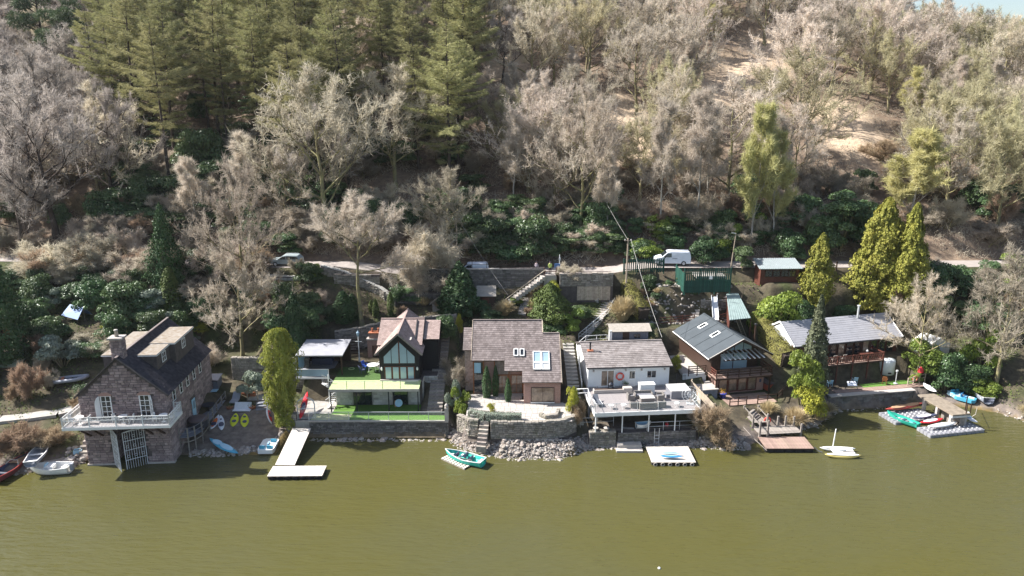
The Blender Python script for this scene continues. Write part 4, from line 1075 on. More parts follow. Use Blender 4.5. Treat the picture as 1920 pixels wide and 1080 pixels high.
stone_wall('lawn_sea_wall', 'dark mossy sea wall below the garden of the long house', [(37.9, 81.35, -.4), (49.3, 83.35, -.4)], 2.2, .6, 'sea_wall', .7, .3, False, 45)
o = thing('wall_top_path', 'sunlit pink-grey path along the sea wall top of the long house', 'path', (43.6, 82.75, 1.83), 10)
for i in range(10): B(-5.7 + i * 1.14 + .01, -5.7 + (i + 1) * 1.14 - .01, -.75, .05, -.1, .0).build('slab', M['pale_concrete'], o, loc=(0, 0, rnd.uniform(0, .012)))
o = thing('shore_slabs', 'two pale concrete slabs stepping into the lake below the bungalow', 'slab', (12.6, 71.5, 0))
B(-1.3, 1.3, -.3, 1.2, -.2, .5).build('upper_slab', M['pale_concrete'], o); B(-1.5, 1.3, -1.0, -.3, -.3, .2).build('lower_slab', M['pale_concrete'], o)
steps('concrete_steps', 'short dark concrete steps between the slabs and the space under the deck', (12.6, 72.5, .5), (12.7, 73.4, 1.55), 1.3, 4, 'concrete')

# ---- floating jetties
def platform(name, label, pa, pb, pc, z, nb, deckm, floatm='float_black', nf=7, cat='jetty', along='x', yawfix=None, fender=True):
    """pa front left, pb front right, pc back right (photo pixels on the deck top)"""
    a, b, c = Vector(at(*pa, z)), Vector(at(*pb, z)), Vector(at(*pc, z))
    u = (b - a); Lx = u.length; yaw = math.degrees(math.atan2(u.y, u.x)); v = Vector((-u.y, u.x, 0)).normalized()
    Ly = (c - b).dot(v); o = thing(name, label, cat, a + u / 2 + v * Ly / 2, yaw)
    boards(o, 'deck_board', deckm, -Lx / 2, Lx / 2, -Ly / 2, Ly / 2, 0, nb, along)
    B(-Lx / 2 + .04, Lx / 2 - .04, -Ly / 2 + .04, Ly / 2 - .04, -.17, -.045).build('frame', M['dark_timber'], o)
    fme = B(-Lx / nf * .45, Lx / nf * .45, -.4, .4, -z - .25, -.175).mesh('float', M[floatm])
    for i in range(nf):
        for sy in (-1, 1): link('float', fme, o, (-Lx / 2 + Lx * (i + .5) / nf, sy * (Ly / 2 - .5), 0))
    if fender:
        t = MB().torus(.17, .05, 12, 6, (0, 0, 0), 'y').mesh('tyre_fender', M['pale_concrete' if fender == 2 else 'rubber'])
        for i in range(nf): link('tyre_fender', t, o, (-Lx / 2 + Lx * (i + .5) / nf, -Ly / 2 - .05, -.22))
    return o
platform('floating_jetty', 'sun-bleached floating jetty end across the foot of the gangway', (500.5, 893), (604, 892), (607, 873), .42, 14, 'deck_boards', nf=7, along='y')
g0 = Vector(at(534, 872, .48)); g1 = Vector(at(566, 803, 1.5))
d = g1 - g0; o = thing('gangway', 'sun-bleached wooden gangway from the white garden gate down to the floating jetty', 'gangway', g0, math.degrees(math.atan2(d.y, d.x)) - 90)
Lh = math.hypot(d.x, d.y); tl = math.atan2(d.z, Lh); n = 22
gm_ = B(-1.0, 1.0, -.155, .155, -.05, 0).mesh('gangway_board', M['deck_boards'])
Ls = math.hypot(Lh, d.z)
for i in range(n): link('gangway_board', gm_, o, (0, Lh * (i + .5) / n, d.z * (i + .5) / n + .02), (tl, 0, 0), (1, Ls / n / .32, 1))
for sx in (-.93, .93): MB().bar((sx, 0, -.1), (sx, Lh, d.z - .1), .1, .16).build('side_beam', M['dark_timber'], o)
# white arched garden gate
gp_ = (g1.x + .2, 74.6, 1.97)
o = thing('garden_gate', 'white iron garden gate with ogee arch at the head of the gangway', 'gate', gp_, 4)
ar = MB()
for yy in (-.12, .12):
    arch = [(-.95, yy, 0), (-.95, yy, 1.75), (-.85, yy, 2.15), (-.5, yy, 2.4), (-.2, yy, 2.5), (0, yy, 2.85), (.2, yy, 2.5), (.5, yy, 2.4), (.85, yy, 2.15), (.95, yy, 1.75), (.95, yy, 0)]
    ar.tube(arch, .035, 6)
ar.build('arch', M['gate_white'], o, True)
lf = MB()
for i in range(15):
    x = -.84 + i * .12; t_ = 1.3 + .42 * (1 - abs(x) / .84) ** 1.5
    lf.tube([(x, 0, .08), (x, 0, t_)], .014, 5)
lf.build('bars', M['gate_white'], o, kind='stuff')
MB().box(-.88, .88, -.02, .02, .08, .13).box(-.88, .88, -.02, .02, .68, .72).box(-.88, .88, -.02, .02, 1.22, 1.26).build('gate_leaf', M['gate_white'], o)
B(-1.15, 1.15, -.4, .5, -1.3, -.02).build('gate_step', M['concrete'], o)
stone_wall('gate_pier_wall', 'short rough stone pier beside the white garden gate', [(-25.0, 74.3, .3), (-23.8, 74.3, .3)], 2.2, .8, 'rubble_wall', .4, .22, True, 51)
platform('swim_platform', 'pale square floating platform carrying blue kayaks off the bungalow', (1222, 867), (1305, 867), (1299, 837), .38, 12, 'deck_boards', nf=6, fender=2)
pb_ = platform('brown_jetty', 'brown decked floating jetty moored at the chalet landing', (1436, 841), (1527, 841), (1517, 819), .5, 16, 'brown_deck', nf=5, along='y', fender=False)

# ---- boats
def hull(L_, W_, D_, mat_out, mat_in, o, bow=1.0, stern=.75, sheer=.18, pointy2=False, th=.045, n=14, rail='white', floor=.14, name='hull'):
    """an open boat along local +x (bow); outer and inner skins joined at the gunwale"""
    mb = MB(); mi = MB(); gw = []; gw2 = []
    def width(t):
        if pointy2: return W_ / 2 * max(0.03, math.sin(math.pi * min(max(t, .0), 1.0))) ** .65
        a = max(.02, (1 - max(0, (t - .35) / .65) ** 2.2)); b = stern + (1 - stern) * min(1, t / .4); return W_ / 2 * a * b
    def zs(t): return D_ * (1 + sheer * (2 * t - .7) ** 2 * 1.4)
    prof = [(1, 1), (.95, .45), (.7, .1), (.0, 0), (-.7, .1), (-.95, .45), (-1, 1)]
    out = []; inn = []
    for i in range(n + 1):
        t = i / n; w_ = width(t); z = zs(t); x = -L_ / 2 + L_ * t
        rise = D_ * .55 * max(0, (t - .72) / .28) ** 2
        if pointy2: rise = D_ * .5 * abs(2 * t - 1) ** 4
        out.append([(x + (.04 * L_ * k * (max(0, t - .6) / .4)), p * w_, rise + (z - rise) * k) for p, k in prof])
        wi = max(w_ - th, .005); f = rise + floor * D_
        inn.append([(x, p * wi, f + (z - f) * k) for p, k in prof])
    def skin(m_, rows, flip):
        vs = [p for r_ in rows for p in r_]; k = len(prof); fs = []
        for i in range(n):
            for j in range(k - 1):
                q = (i * k + j, i * k + j + 1, (i + 1) * k + j + 1, (i + 1) * k + j)
                fs.append(q if flip else q[::-1])
        fs.append(tuple(range(k)) if flip else tuple(range(k - 1, -1, -1)))
        m_.add(vs, fs)
    skin(mb, out, False)
    hb = mb.build(name, M[mat_out], o, True)
    skin(mi, inn, True)
    mi.build('inner_hull', M[mat_in], o, True)
    g = MB()
    for e in (0, -1):
        for i in range(n):
            a, b = Vector(out[i][e]), Vector(out[i + 1][e]); g.bar(a + Vector((0, 0, .01)), b + Vector((0, 0, .01)), .07, .05)
    g.bar(Vector(out[0][0]), Vector(out[0][-1]), .06, .06)
    g.build('gunwale', M[rail], o)
    return width, zs
def seat(o, x, w_, z, l=.28, m_='white', name='seat'): return B(x - l / 2, x + l / 2, -w_, w_, z - .03, z).build(name, M[m_], o)
def rowboat(name, label, pbow, pstern, z, W_, D_, mo, mi, rail, seats=(.2, .5, .75), cat='rowing boat', sm='white', group=None, tiltx=0, **k):
    c, yaw, L_ = span(pstern, pbow, z)
    o = thing(name, label, cat, (c.x, c.y, z - D_ * .45), yaw, group)
    wd, zs = hull(L_, W_, D_, mo, mi, o, rail=rail, **k)
    for t in seats: seat(o, -L_ / 2 + t * L_, wd(t) - .05, D_ * .72, m_=sm)
    return o, L_, wd
o, L_, wd = rowboat('rowing_boat', 'turquoise rowing boat with white benches moored off the rubble shore', (838, 852), (906, 870), .3, 1.75, .62, 'turquoise', 'turquoise', 'white', (.1, .36, .62, .86))
for x in (-.95, .75): MB().prism([(0, 0), (.42, 0), (.42, .12), (.12, .42), (0, .42)], -.3, .3).build('folding_seat', M['seat_dark'], o, loc=(x, .1, .46))
MB().prism([(0, 0), (.42, 0), (.42, .12), (.12, .42), (0, .42)], -.3, .3).build('folding_seat', M['seat_dark'], o, loc=(-.1, -.3, .46))
for s_ in (-1, 1): MB().tube([(-1.2, s_ * .55, .68), (1.2, s_ * .62, .7)], .025, 6).build('oar', M['pole_wood'], o)
c, yaw, L_ = span((832, 857), (876, 877), .1)
o = thing('raft_pallet', 'pale slatted pallet floating against the turquoise rowing boat', 'pallet', (c.x, c.y, .08), yaw)
for i in range(9): B(-.13, .13, -.42, .42, 0, .04).build('slat', M['deck_boards'], o, loc=(-L_ / 2 + L_ * (i + .5) / 9, 0, .05))
for sy in (-.35, .35): B(-L_ / 2, L_ / 2, sy - .06, sy + .06, -.1, .045).build('bearer', M['grey_timber'], o)
zz = ter(*at(68, 852, .4)[:2])
rowboat('rowing_boat', 'grey aluminium rowing boat with three benches drawn up by the maroon boat', (89, 830), (57, 872), max(zz, .3) + .35, 1.55, .55, 'boat_grey', 'boat_grey', 'boat_white', (.12, .42, .7), sm='boat_white')
o, L_, wd = rowboat('dinghy', 'small white dinghy afloat beside the slipway left of the boathouse', (58, 882), (133, 880), .3, 1.75, .75, 'boat_white', 'boat_white', 'white', (.2, .5), cat='dinghy', sm='white')
B(-.35, .5, -.4, .35, .5, .85).build('console', M['white'], o); B(.35, .42, -.35, .3, .85, 1.05).build('windscreen', M['pale_blue'], o)
B(-L_ / 2 - .3, -L_ / 2 + .02, -.15, .15, .3, 1.0).build('outboard_motor', M['boat_grey'], o)
o, L_, wd = rowboat('runabout', 'maroon runabout with varnished foredeck at the left bank', (52, 860), (-14, 903), .35, 1.7, .7, 'boat_maroon', 'seat_dark', 'boat_red', (.3,), cat='motor boat', sm='cushion')
mb = MB(); 
for i in range(6):
    t0, t1 = .62 + i * .06, .62 + (i + 1) * .06; x0, x1 = -L_ / 2 + t0 * L_, -L_ / 2 + t1 * L_
    w0, w1 = max(wd(t0) - .04, .02), max(wd(t1) - .04, .02); z0 = .72 + .1 * (t0 - .5); z1 = .72 + .1 * (t1 - .5)
    mb.add([(x0, -w0, z0), (x1, -w1, z1), (x1, 0, z1 + .06), (x0, 0, z0 + .06), (x1, w1, z1), (x0, w0, z0)], [(0, 1, 2, 3), (3, 2, 4, 5)])
mb.build('foredeck', M['varnish'], o)
xw = -L_ / 2 + .62 * L_
MB().bar((xw - .3, -.7, .75), (xw + .05, -.4, 1.1), .06).bar((xw - .3, .7, .75), (xw + .05, .4, 1.1), .06).bar((xw + .05, -.4, 1.1), (xw + .05, .4, 1.1), .06).build('windscreen_frame', M['pale_concrete'], o)

def kayak_mb(L_, W_, H_, n=14, k=9, flat=.35):
    mb = MB(); rows = []
    for i in range(n + 1):
        t = i / n; e = max(0.001, math.sin(math.pi * t)) ** .7; z0 = H_ * .5 * abs(2 * t - 1) ** 3
        r_ = []
        for j in range(k):
            a = 2 * math.pi * j / k; y = math.cos(a) * W_ / 2 * e; z = math.sin(a) * H_ / 2 * e
            if z > 0: z *= flat * 2
            r_.append((-L_ / 2 + L_ * t, y, z + H_ / 2 + z0 * .6))
        rows.append(r_)
    vs = [p for r_ in rows for p in r_]; fs = []
    for i in range(n):
        for j in range(k): fs.append((i * k + j, i * k + (j + 1) % k, (i + 1) * k + (j + 1) % k, (i + 1) * k + j))
    fs += [tuple(range(k))[::-1], tuple(n * k + j for j in range(k))]
    return mb.add(vs, fs)
def ell(cx, rx, ry, z, n=14): return [(cx + rx * math.cos(2 * math.pi * i / n), ry * math.sin(2 * math.pi * i / n)) for i in range(n)]
def kayak(name, label, pa, pb, z, W_, H_, col, wells=((-.12, .16, .3), (.2, .1, .22)), wellm='seat_dark', cat='kayak', group=None, roll=0, pitch=None, za=None, zb=None, deckm=None):
    a = Vector(at(*pa, za if za is not None else z)); b = Vector(at(*pb, zb if zb is not None else z)); d = b - a
    L_ = d.length; o = thing(name, label, cat, (a + b) / 2, 0, group)
    o.rotation_euler = Euler((R(roll), -math.atan2(d.z, math.hypot(d.x, d.y)), math.atan2(d.y, d.x)), 'XYZ')
    kayak_mb(L_, W_, H_).build('hull', M[col], o, True)
    zt = H_ / 2 + H_ * .36
    for cx, rx, ry in wells:
        MB().prism(ell(cx * L_, rx * L_, ry * W_ * 1.25, 0), zt - .04, zt + .035, 'z').build('cockpit', M[wellm], o)
    if deckm: MB().prism(ell(-.05 * L_, .3 * L_, .33 * W_, 0), zt - .05, zt + .012, 'z').build('deck_panel', M[deckm], o)
    return o
K = 'kayaks and canoes lying about the waterfront'
kayak('kayak', 'orange kayak with pale ends beside the white kayak on the beach', (396, 808), (411, 780), .9, .75, .3, 'kayak_white', ((-.15, .13, .3),), group=K, za=.75, zb=1.35, deckm='kayak_orange')
kayak('kayak', 'pale lilac-white kayak between the orange and yellow kayaks on the beach', (416, 810), (414, 781), .9, .75, .3, 'kayak_white', ((-.12, .13, .3), (.2, .04, .12)), group=K, za=.75, zb=1.35)
kayak('kayak', 'yellow sit-on-top kayak beside the lilac-white one on the beach', (437, 803), (443, 777), .9, .95, .3, 'kayak_yellow', ((-.1, .09, .2), (.25, .06, .14)), group=K, za=.75, zb=1.45)
kayak('kayak', 'yellow sit-on-top kayak nearest the red and white one on the beach', (459, 804), (459, 778), .9, .95, .3, 'kayak_yellow', ((-.1, .09, .2), (.25, .06, .14)), group=K, za=.75, zb=1.45)
o = kayak('kayak', 'red and white kayak stood on its side against the beach steps', (506, 798), (499, 763), .9, .95, .32, 'kayak_white', ((0, .12, .2),), group=K, roll=55, za=.95, zb=1.9, deckm='kayak_red')
kayak('canoe', 'pale blue canoe lying on the stones at the water edge of the beach', (393, 826), (447, 855), .5, .95, .4, 'canoe_blue', ((-.22, .14, .3), (.1, .2, .3)), 'pale_blue', 'canoe', K, za=.75, zb=.3)
kayak('kayak', 'red kayak propped up behind the white garden gate', (563, 789), (577, 737), 2.2, .7, .3, 'kayak_red', ((-.05, .14, .26),), 'seat_dark', group=K, za=2.2, zb=3.6)
kayak('kayak', 'pale blue-grey kayak on the platform, farther of the two there', (1234, 850), (1278, 852), .55, .5, .22, 'pale_blue', ((0, .3, .1),), 'boat_grey', group=K)
kayak('kayak', 'dark blue kayak on the platform, nearer of the two there', (1236, 857), (1281, 858), .55, .5, .22, 'kayak_blue', ((0, .28, .1),), 'pale_blue', group=K)
# pedal boat
c, yaw, L_ = span((494, 850), (512, 820), .5)
o = thing('pedal_boat', 'white pedal boat with blue seats at the water edge of the beach', 'pedal boat', (c.x, c.y, .35), yaw)
MB().prism([(-1.3, -.75), (-1.0, -.85), (1.1, -.85), (1.4, -.6), (1.4, .6), (1.1, .85), (-1.0, .85), (-1.3, .75)], -.2, .25, 'z').build('hull', M['white_plastic'], o)
for x, y in ((-.75, .4), (-.75, -.4), (.75, -.4)):
    MB().box(-.28, .28, -.25, .25, .25, .33).box(-.32, -.22, -.25, .25, .33, .62).build('seat', M['canoe_blue'], o, loc=(x, y, 0))
B(-.2, .4, -.06, .06, .25, .4).build('pedal_housing', M['pale_blue'], o)
# catamaran at anchor
c, yaw, L_ = span((1541, 846), (1610, 848), .3)
o = thing('catamaran', 'white catamaran with bare mast at anchor off the brown jetty', 'catamaran', (c.x, c.y, 0), yaw)
for y in (-.75, .75):
    hb = kayak_mb(L_, .62, .62).build('hull', M['hull_yellow' if y < 0 else 'white_plastic'], o, True, loc=(0, y, -.12))
    MB().prism(ell(0, L_ * .44, .24, 0), .49, .53, 'z').build('deck', M['white_plastic'], hb)
B(-.9, 1.3, -.6, .6, .42, .5).build('trampoline', M['white_plastic'], o)
MB().box(-.3, .35, -.3, .3, .5, .72).build('cockpit_box', M['white'], o)
MB().tube([(-.85, 0, .4), (-.72, 0, 2.9)], .06, 8).build('mast', M['white'], o)
MB().bar((.1, -.45, .53), (1.2, -.4, .53), .12, .05).build('paddle', M['grey_timber'], o)

# ---- modular pontoon with its boats, and the pier
def pontoon(name, label, pa, pb, pc, z, nx, ny):
    a, b, c = Vector(at(*pa, z)), Vector(at(*pb, z)), Vector(at(*pc, z))
    u = b - a; Lx = u.length; yaw = math.degrees(math.atan2(u.y, u.x)); v = Vector((-u.y, u.x, 0)).normalized(); Ly = (c - b).dot(v)
    o = thing(name, label, 'pontoon', a + Vector((0, 0, -z)), yaw)
    sx, sy = Lx / nx, Ly / ny; e = .06
    cm = MB().prism([(e, 0), (sx - e, 0), (sx, e), (sx, sy - e), (sx - e, sy), (e, sy), (0, sy - e), (0, e)], -.12, z - .05, 'z')
    cm.prism([(.1, .1), (sx - .1, .1), (sx - .1, sy - .1), (.1, sy - .1)], z - .05, z, 'z')
    cm = cm.mesh('float_cube', M['pontoon'])
    lug = MB().lathe([(.09, 0), (.09, .05), (.05, .06)], 8).mesh('lug', M['white_plastic'])
    for i in range(nx):
        for j in range(ny):
            link('float_cube', cm, o, (i * sx, j * sy, 0))
    for i in range(1, nx):
        for j in range(1, ny): link('connecting_lug', lug, o, (i * sx, j * sy, z - .01))
    return o
pontoon('modular_pontoon', 'grey modular pontoon under the white kayak at the pier end', (1745, 816), (1847, 805), (1818, 790), .38, 12, 4)
pontoon('modular_pontoon', 'grey modular pontoon beneath the red canoe along the sea wall', (1680, 792), (1758, 783), (1735, 763), .36, 9, 6)
kayak('canoe', 'long red-brown canoe on the pontoon next to the sea wall', (1659, 772), (1731, 760), .55, .9, .45, 'boat_red', ((-.15, .2, .3), (.2, .18, .28)), 'varnish', 'canoe', K)
rowboat('canoe', 'bright green open canoe afloat beside the pontoon', (1665, 778), (1722, 800), .3, 1.3, .5, 'boat_green', 'boat_green', 'boat_green', (.18, .5, .8), cat='canoe', group=K, sm='seat_dark', stern=.6)
kayak('kayak', 'dark purple inflatable kayak on the pontoon under the pier', (1710, 788), (1760, 779), .55, .75, .35, 'seat_dark', ((-.05, .25, .3),), 'kayak_white', group=K)
kayak('kayak', 'pink and white kayak between the dark one and the long white one', (1724, 796), (1768, 788), .55, .8, .35, 'kayak_red', ((0, .1, .2),), 'kayak_white', group=K, deckm='kayak_white')
kayak('kayak', 'long plain white kayak on the outer pontoon', (1738, 804), (1793, 795), .55, .85, .4, 'white_plastic', ((-.05, .16, .16),), 'kayak_white', group=K)
kayak('kayak', 'blue and white kayak sloping off the far side of the pier', (1807, 780), (1832, 795), .55, .75, .3, 'kayak_white', ((-.2, .2, .3),), 'kayak_blue', group=K, za=.8, zb=.5)
# pier
pa, pbp = Vector(at(1728, 742, 1.85)), Vector(at(1790, 778, 1.85))
d = pbp - pa; yaw = math.degrees(math.atan2(d.y, d.x)); Lp = d.length
M['pier_top'] = mat('worn_pier_boards', (0.24, 0.2, 0.155), .9, .25, 2, .2, 20)
o = thing('pier', 'brown-topped pier running out over the pontoon', 'pier', (pa.x, pa.y, 1.85), yaw)
for i in range(6): B(-.4 + i * (Lp + .4) / 6 + .01, -.4 + (i + 1) * (Lp + .4) / 6 - .01, -.2, 2.0, -.16, 0).build('deck_slab', M['pier_top'], o)
for i in range(3):
    for y in (0, 1.75): B(-.16, .16, -.16, .16, -2.2, -.16).build('pier_leg', M['pale_concrete'], o, loc=(Lp * (.12 + .4 * i), y, 0))
B(Lp - .15, Lp, -.25, 2.05, -.4, -.17).build('end_beam', M['metal_rail'], o)
MB().bar((Lp - .6, 0, -.3), (Lp - 1.8, 1.7, -1.8), .08).bar((Lp - .2, 0, -1.9), (Lp - .2, 1.7, -.3), .08).build('cross_brace', M['dark_timber'], o)
B(Lp * .45, Lp * .98, .9, 1.5, -1.75, -.2).build('store_box', M['grey_timber'], o)
for x, y, hh in ((Lp - .9, 2.05, 1.7), (Lp - .1, 2.0, 1.2), (Lp - .1, 1.5, 1.2)): MB().tube([(x, y, -.1), (x, y, hh)], .06, 8).build('mooring_post', M['dark_timber'], o)
kayak('canoe', 'white canoe lying on top of the pier', (1731, 722), (1755, 739), 2.0, .9, .4, 'white_plastic', ((-.1, .1, .2),), 'kayak_white', 'canoe', K)
def bankz(px, py): return gp(px, py)
p = gp(1800, 752)
for nm, lb, pa_, pb_2, c_, dk_ in (('pedal_boat', 'light blue pedal boat on the bank right of the pier', (1783, 740), (1806, 752), 'pale_blue', 'canoe_blue'), ('pedal_boat', 'deep blue pedal boat nearer the water right of the pier', (1797, 750), (1822, 757), 'canoe_blue', 'kayak_blue')):
    a, b = Vector(gp(*pa_)), Vector(gp(*pb_2)); d = b - a
    o = thing(nm, lb, 'pedal boat', (a + b) / 2 + Vector((0, 0, .35)), math.degrees(math.atan2(d.y, d.x)))
    L_ = max(d.length * 1.1, 2.2)
    MB().prism([(-L_ / 2, -.5), (-L_ / 2 + .3, -.7), (L_ / 2 - .3, -.7), (L_ / 2, -.4), (L_ / 2, .4), (L_ / 2 - .3, .7), (-L_ / 2 + .3, .7), (-L_ / 2, .5)], -.2, .2, 'z').build('hull', M[c_], o)
    for x, y in ((-.2, .35), (-.2, -.35)): MB().box(-.26, .26, -.24, .24, .2, .28).box(-.3, -.2, -.24, .24, .28, .6).build('seat', M[dk_], o, loc=(x, y, 0))
    B(.3, .9, -.08, .08, .2, .36).build('pedal_housing', M['white_plastic'], o)
a, b = Vector(gp(1827, 738)), Vector(gp(1848, 760))
d = a - b; o = thing('motor_boat', 'grey motor boat hauled out on the right bank', 'motor boat', (a + b) / 2 + Vector((0, 0, .1)), math.degrees(math.atan2(d.y, d.x)))
L_ = max(4.0, d.length); hull(L_, 1.7, .75, 'boat_grey', 'seat_dark', o, rail='boat_white')
B(.1, 1.4, -.6, .6, .55, .8).build('foredeck', M['boat_grey'], o); B(-1.5, -1.1, -.7, .7, .45, .6).build('seat', M['boat_white'], o); B(-.5, -.2, -.65, .65, .45, .6).build('seat', M['boat_white'], o)

# ---- chalet landing stage
l0 = at(1445, 812, .7)
o = thing('landing_stage', 'weathered timber landing stage with tall posts below the chalet', 'landing stage', at(1455, 806, .75), 6)
boards(o, 'stage_board', 'grey_timber', -2.3, 2.6, -.9, 1.0, .0, 10)
boards(o, 'stage_board', 'grey_timber', -2.3, -.6, 1.0, 3.6, .5, 9)
for x, y, hh in ((-2.3, -.9, 1.6), (-2.3, .9, 1.6), (-1.4, -.9, 1.6), (-.6, 1.0, 1.5), (-2.3, 3.4, 1.5), (-.6, 3.4, 1.5), (.6, .9, 1.2), (1.5, .9, 1.2), (2.5, .9, 1.1), (2.5, -.8, 1.0)):
    B(-.09, .09, -.09, .09, -1.4, hh).build('post', M['grey_timber'], o, loc=(x, y, 0))
MB().bar((-2.3, -.9, 1.1), (-2.3, 3.4, 1.3), .06, .12).bar((-.6, 1.0, 1.1), (-.6, 3.4, 1.2), .06, .12).build('handrail', M['grey_timber'], o)
steps('timber_steps', 'timber steps from the chalet deck down to the landing stage', at(1425, 790, 1.0), at(1408, 770, 1.95), 1.2, 5, 'grey_timber')
MB_ = thing('lifebuoy', 'pink and white lifebuoy on the chalet landing stage', 'lifebuoy', Vector(at(1439, 788, 1.3)))
MB().torus(.33, .09, 20, 8, (0, 0, 0), 'y').build('ring', M['ring_red'], MB_, True)
# mooring ropes
rp = MB()
c0 = Vector(at(1393, 800, .9)); c1 = Vector(at(1438, 845, .35)); o = tag(MB().tube([c0, (c0 + c1) / 2 - Vector((0, 0, .1)), c1], .035, 6).build('mooring_boom', M['grey_timber']), 'thin timber boom from the bank to the brown jetty', 'boom')
o = tag(MB().tube([at(1527, 838, .4), at(1534, 845, .1), at(1542, 848, .25)], .03, 5).build('mooring_rope', M['seat_dark']), 'dark rope between the brown jetty and the white catamaran', 'rope')
o = tag(MB().tube([at(1801, 795, .45), at(1829, 777, 1.6), at(1832, 765, .6)], .03, 5).build('mooring_rope', M['twine']), 'pale rope hanging by the blue and white kayak at the pier', 'rope')
o = tag(MB().lathe([(.03, 0), (.2, .1), (.24, .25), (.16, .4), (.02, .46)], 10, at(1815, 779, .3)).build('mooring_buoy', M['white_plastic'], None, True), 'white round mooring buoy beside the pier end', 'buoy')
o = tag(MB().lathe([(.02, -.05), (.11, 0), (.12, .06), (.06, .12)], 10, at(1236, 1066, .0)).build('mooring_buoy', M['white_plastic'], None, True), 'tiny pale float alone on the open water in front', 'buoy')
# slipway left of the boathouse
a = at(118, 858, .45)
o = thing('slipway', 'pale worn concrete slipway between white dinghy and boathouse', 'slipway', (a[0], a[1], .3), 8)
MB().prism([(-1.6, -1.0), (1.1, -1.4), (1.7, 1.9), (-.6, 2.2)], -.5, .22, 'z').build('slab', M['pale_concrete'], o)
B(-1.0, 1.4, -.05, .05, .2, .28).build('joint_rib', M['concrete'], o, loc=(.1, .5, 0))
a = at(146, 844, .9)
o = thing('crate', 'pale blue plastic crate on the slipway', 'crate', (a[0], a[1], .52), 20)
MB().box(-.4, .4, -.3, .3, 0, .06).box(-.4, -.35, -.3, .3, .06, .45).box(.35, .4, -.3, .3, .06, .45).box(-.35, .35, -.3, -.25, .06, .45).box(-.35, .35, .25, .3, .06, .45).build('tub', M['pale_blue'], o)
steps('bank_steps', 'mossy stone steps up the bank against the left side of the boathouse', (-44.4, 69.0, .5), (-44.8, 73.2, 3.3), 1.2, 8, 'stone_block' if 0 else 'rock')
# ================================================================== GARDENS, FURNITURE, LANE
def g_at(px, py): return Vector(gp(px, py))
# ---- yard beside the boathouse
o = thing('side_deck', 'blue-grey timber deck wrapping the shaded side of the boathouse', 'deck', (-35.05, 70.6, 1.85), 4)
boards(o, 'deck_board', 'blue_grey_deck', .0, 1.9, 1.2, 9.6, .04, 9, 'y')
MB().prism([(.0, -.4), (.9, -.4), (1.5, .1), (1.9, 1.2), (0, 1.2)], -.02, .04, 'z').build('curved_corner', M['blue_grey_deck'], o)
crv = [(0, -.35), (.9, -.35), (1.45, .15), (1.84, 1.2), (1.84, 3.4), (1.84, 6.2), (1.84, 9.5)]
for z in (.5, 1.0): MB().tube([(x, y, z) for x, y in crv], .035, 5).build('rail', M['blue_grey_deck'], o)
for x, y in crv + [(1.84, 4.8), (1.84, 8)]: B(-.06, .06, -.06, .06, -1.9, 1.05).build('post', M['grey_timber'], o, loc=(x, y, 0))
MB().tube([(x, y, -.5) for x, y in crv[:5]], .05, 5).build('lower_rail', M['grey_timber'], o)
o = thing('hot_tub', 'black covered round hot tub on the deck beside the boathouse', 'hot tub', (-34.1, 73.0, 1.9))
MB().lathe([(.95, 0), (1.0, .1), (1.0, .75), (.98, .8)], 20).build('tub', M['tarp_dark'], o, True); MB().lathe([(1.04, .8), (1.04, .92), (.5, .98), (.1, 1.0)], 20).build('cover', M['tub_cover'], o, True)
o = thing('table', 'dark round table on the shaded boathouse deck', 'table', (-34.6, 77.0, 1.9))
MB().lathe([(.7, .7), (.7, .76)], 18).build('table_top', M['tarp_dark'], o); MB().lathe([(.25, 0), (.06, .05), (.06, .7)], 10).build('pedestal', M['iron'], o)
a = at(396, 742, 1.8)
o = thing('shed', 'dark garden shed with low roof at the back of the boathouse yard', 'shed', (a[0], a[1], 1.75), 3)
B(-.9, .9, 0, 1.6, 0, 2.0).build('wall', M['blue_shed'], o); MB().slab((-1.0, -.2, 1.98), (1.0, -.2, 1.98), (1.0, 1.75, 2.2), (-1.0, 1.75, 2.2), .06).build('roof', M['tarp_dark'], o)
B(-.55, .35, -.05, 0, .05, 1.75).build('door', M['dark_timber'], o); B(-1.0, 1.0, -.9, -.1, .9, .96).build('bench_top', M['pale_blue'], o)
steps('deck_steps', 'grey timber steps from the beach up to the boathouse deck', at(416, 777, 1.2), at(414, 750, 1.8), 1.3, 4, 'blue_grey_deck')
steps('patio_steps', 'grey timber steps from the beach up to the white patio slab', at(492, 776, 1.3), at(491, 753, 2.0), 1.3, 4, 'blue_grey_deck')
a = at(490, 745, 2.0); o = thing('patio', 'small sunlit white patio beside the tall golden hedge', 'patio', (a[0], a[1] + .2, 1.75)); B(-1.6, 1.4, -.6, 1.0, -.3, .12).build('slab', M['pale_concrete'], o)
for x in (-1.5, -.3, 1.35): B(-.06, .06, -.66, -.54, 0, 1.3).build('post', M['pale_timber'], o, loc=(x, 0, 0))
a = at(437, 760, 1.75)
o = thing('lounger', 'grey-blue padded deck lounger between the two flights of beach steps', 'lounger', (a[0], a[1], 1.72), 0)
MB().prism([(0, .28), (1.0, .36), (1.7, 1.0), (1.64, 1.08), (.97, .45), (0, .38)], -.45, .45, 'x').build('cushion', M['boat_grey'], o)
for x, y in ((-.4, .1), (.4, .1), (-.4, 1.1), (.4, 1.1)): B(-.04, .04, -.04, .04, 0, .33).build('leg', M['grey_timber'], o, loc=(x, y, 0))
a = at(453, 776, 1.25)
o = thing('bench', 'pale blue-white slatted bench at the top of the beach', 'bench', (a[0], a[1], 1.2), 0)
B(-1.0, 1.0, -.1, .5, .4, .46).build('seat', M['kayak_white'], o); MB().slab((-1.0, .5, .46), (1.0, .5, .46), (.95, .85, 1.15), (-.95, .85, 1.15), .05).build('backrest', M['kayak_white'], o)
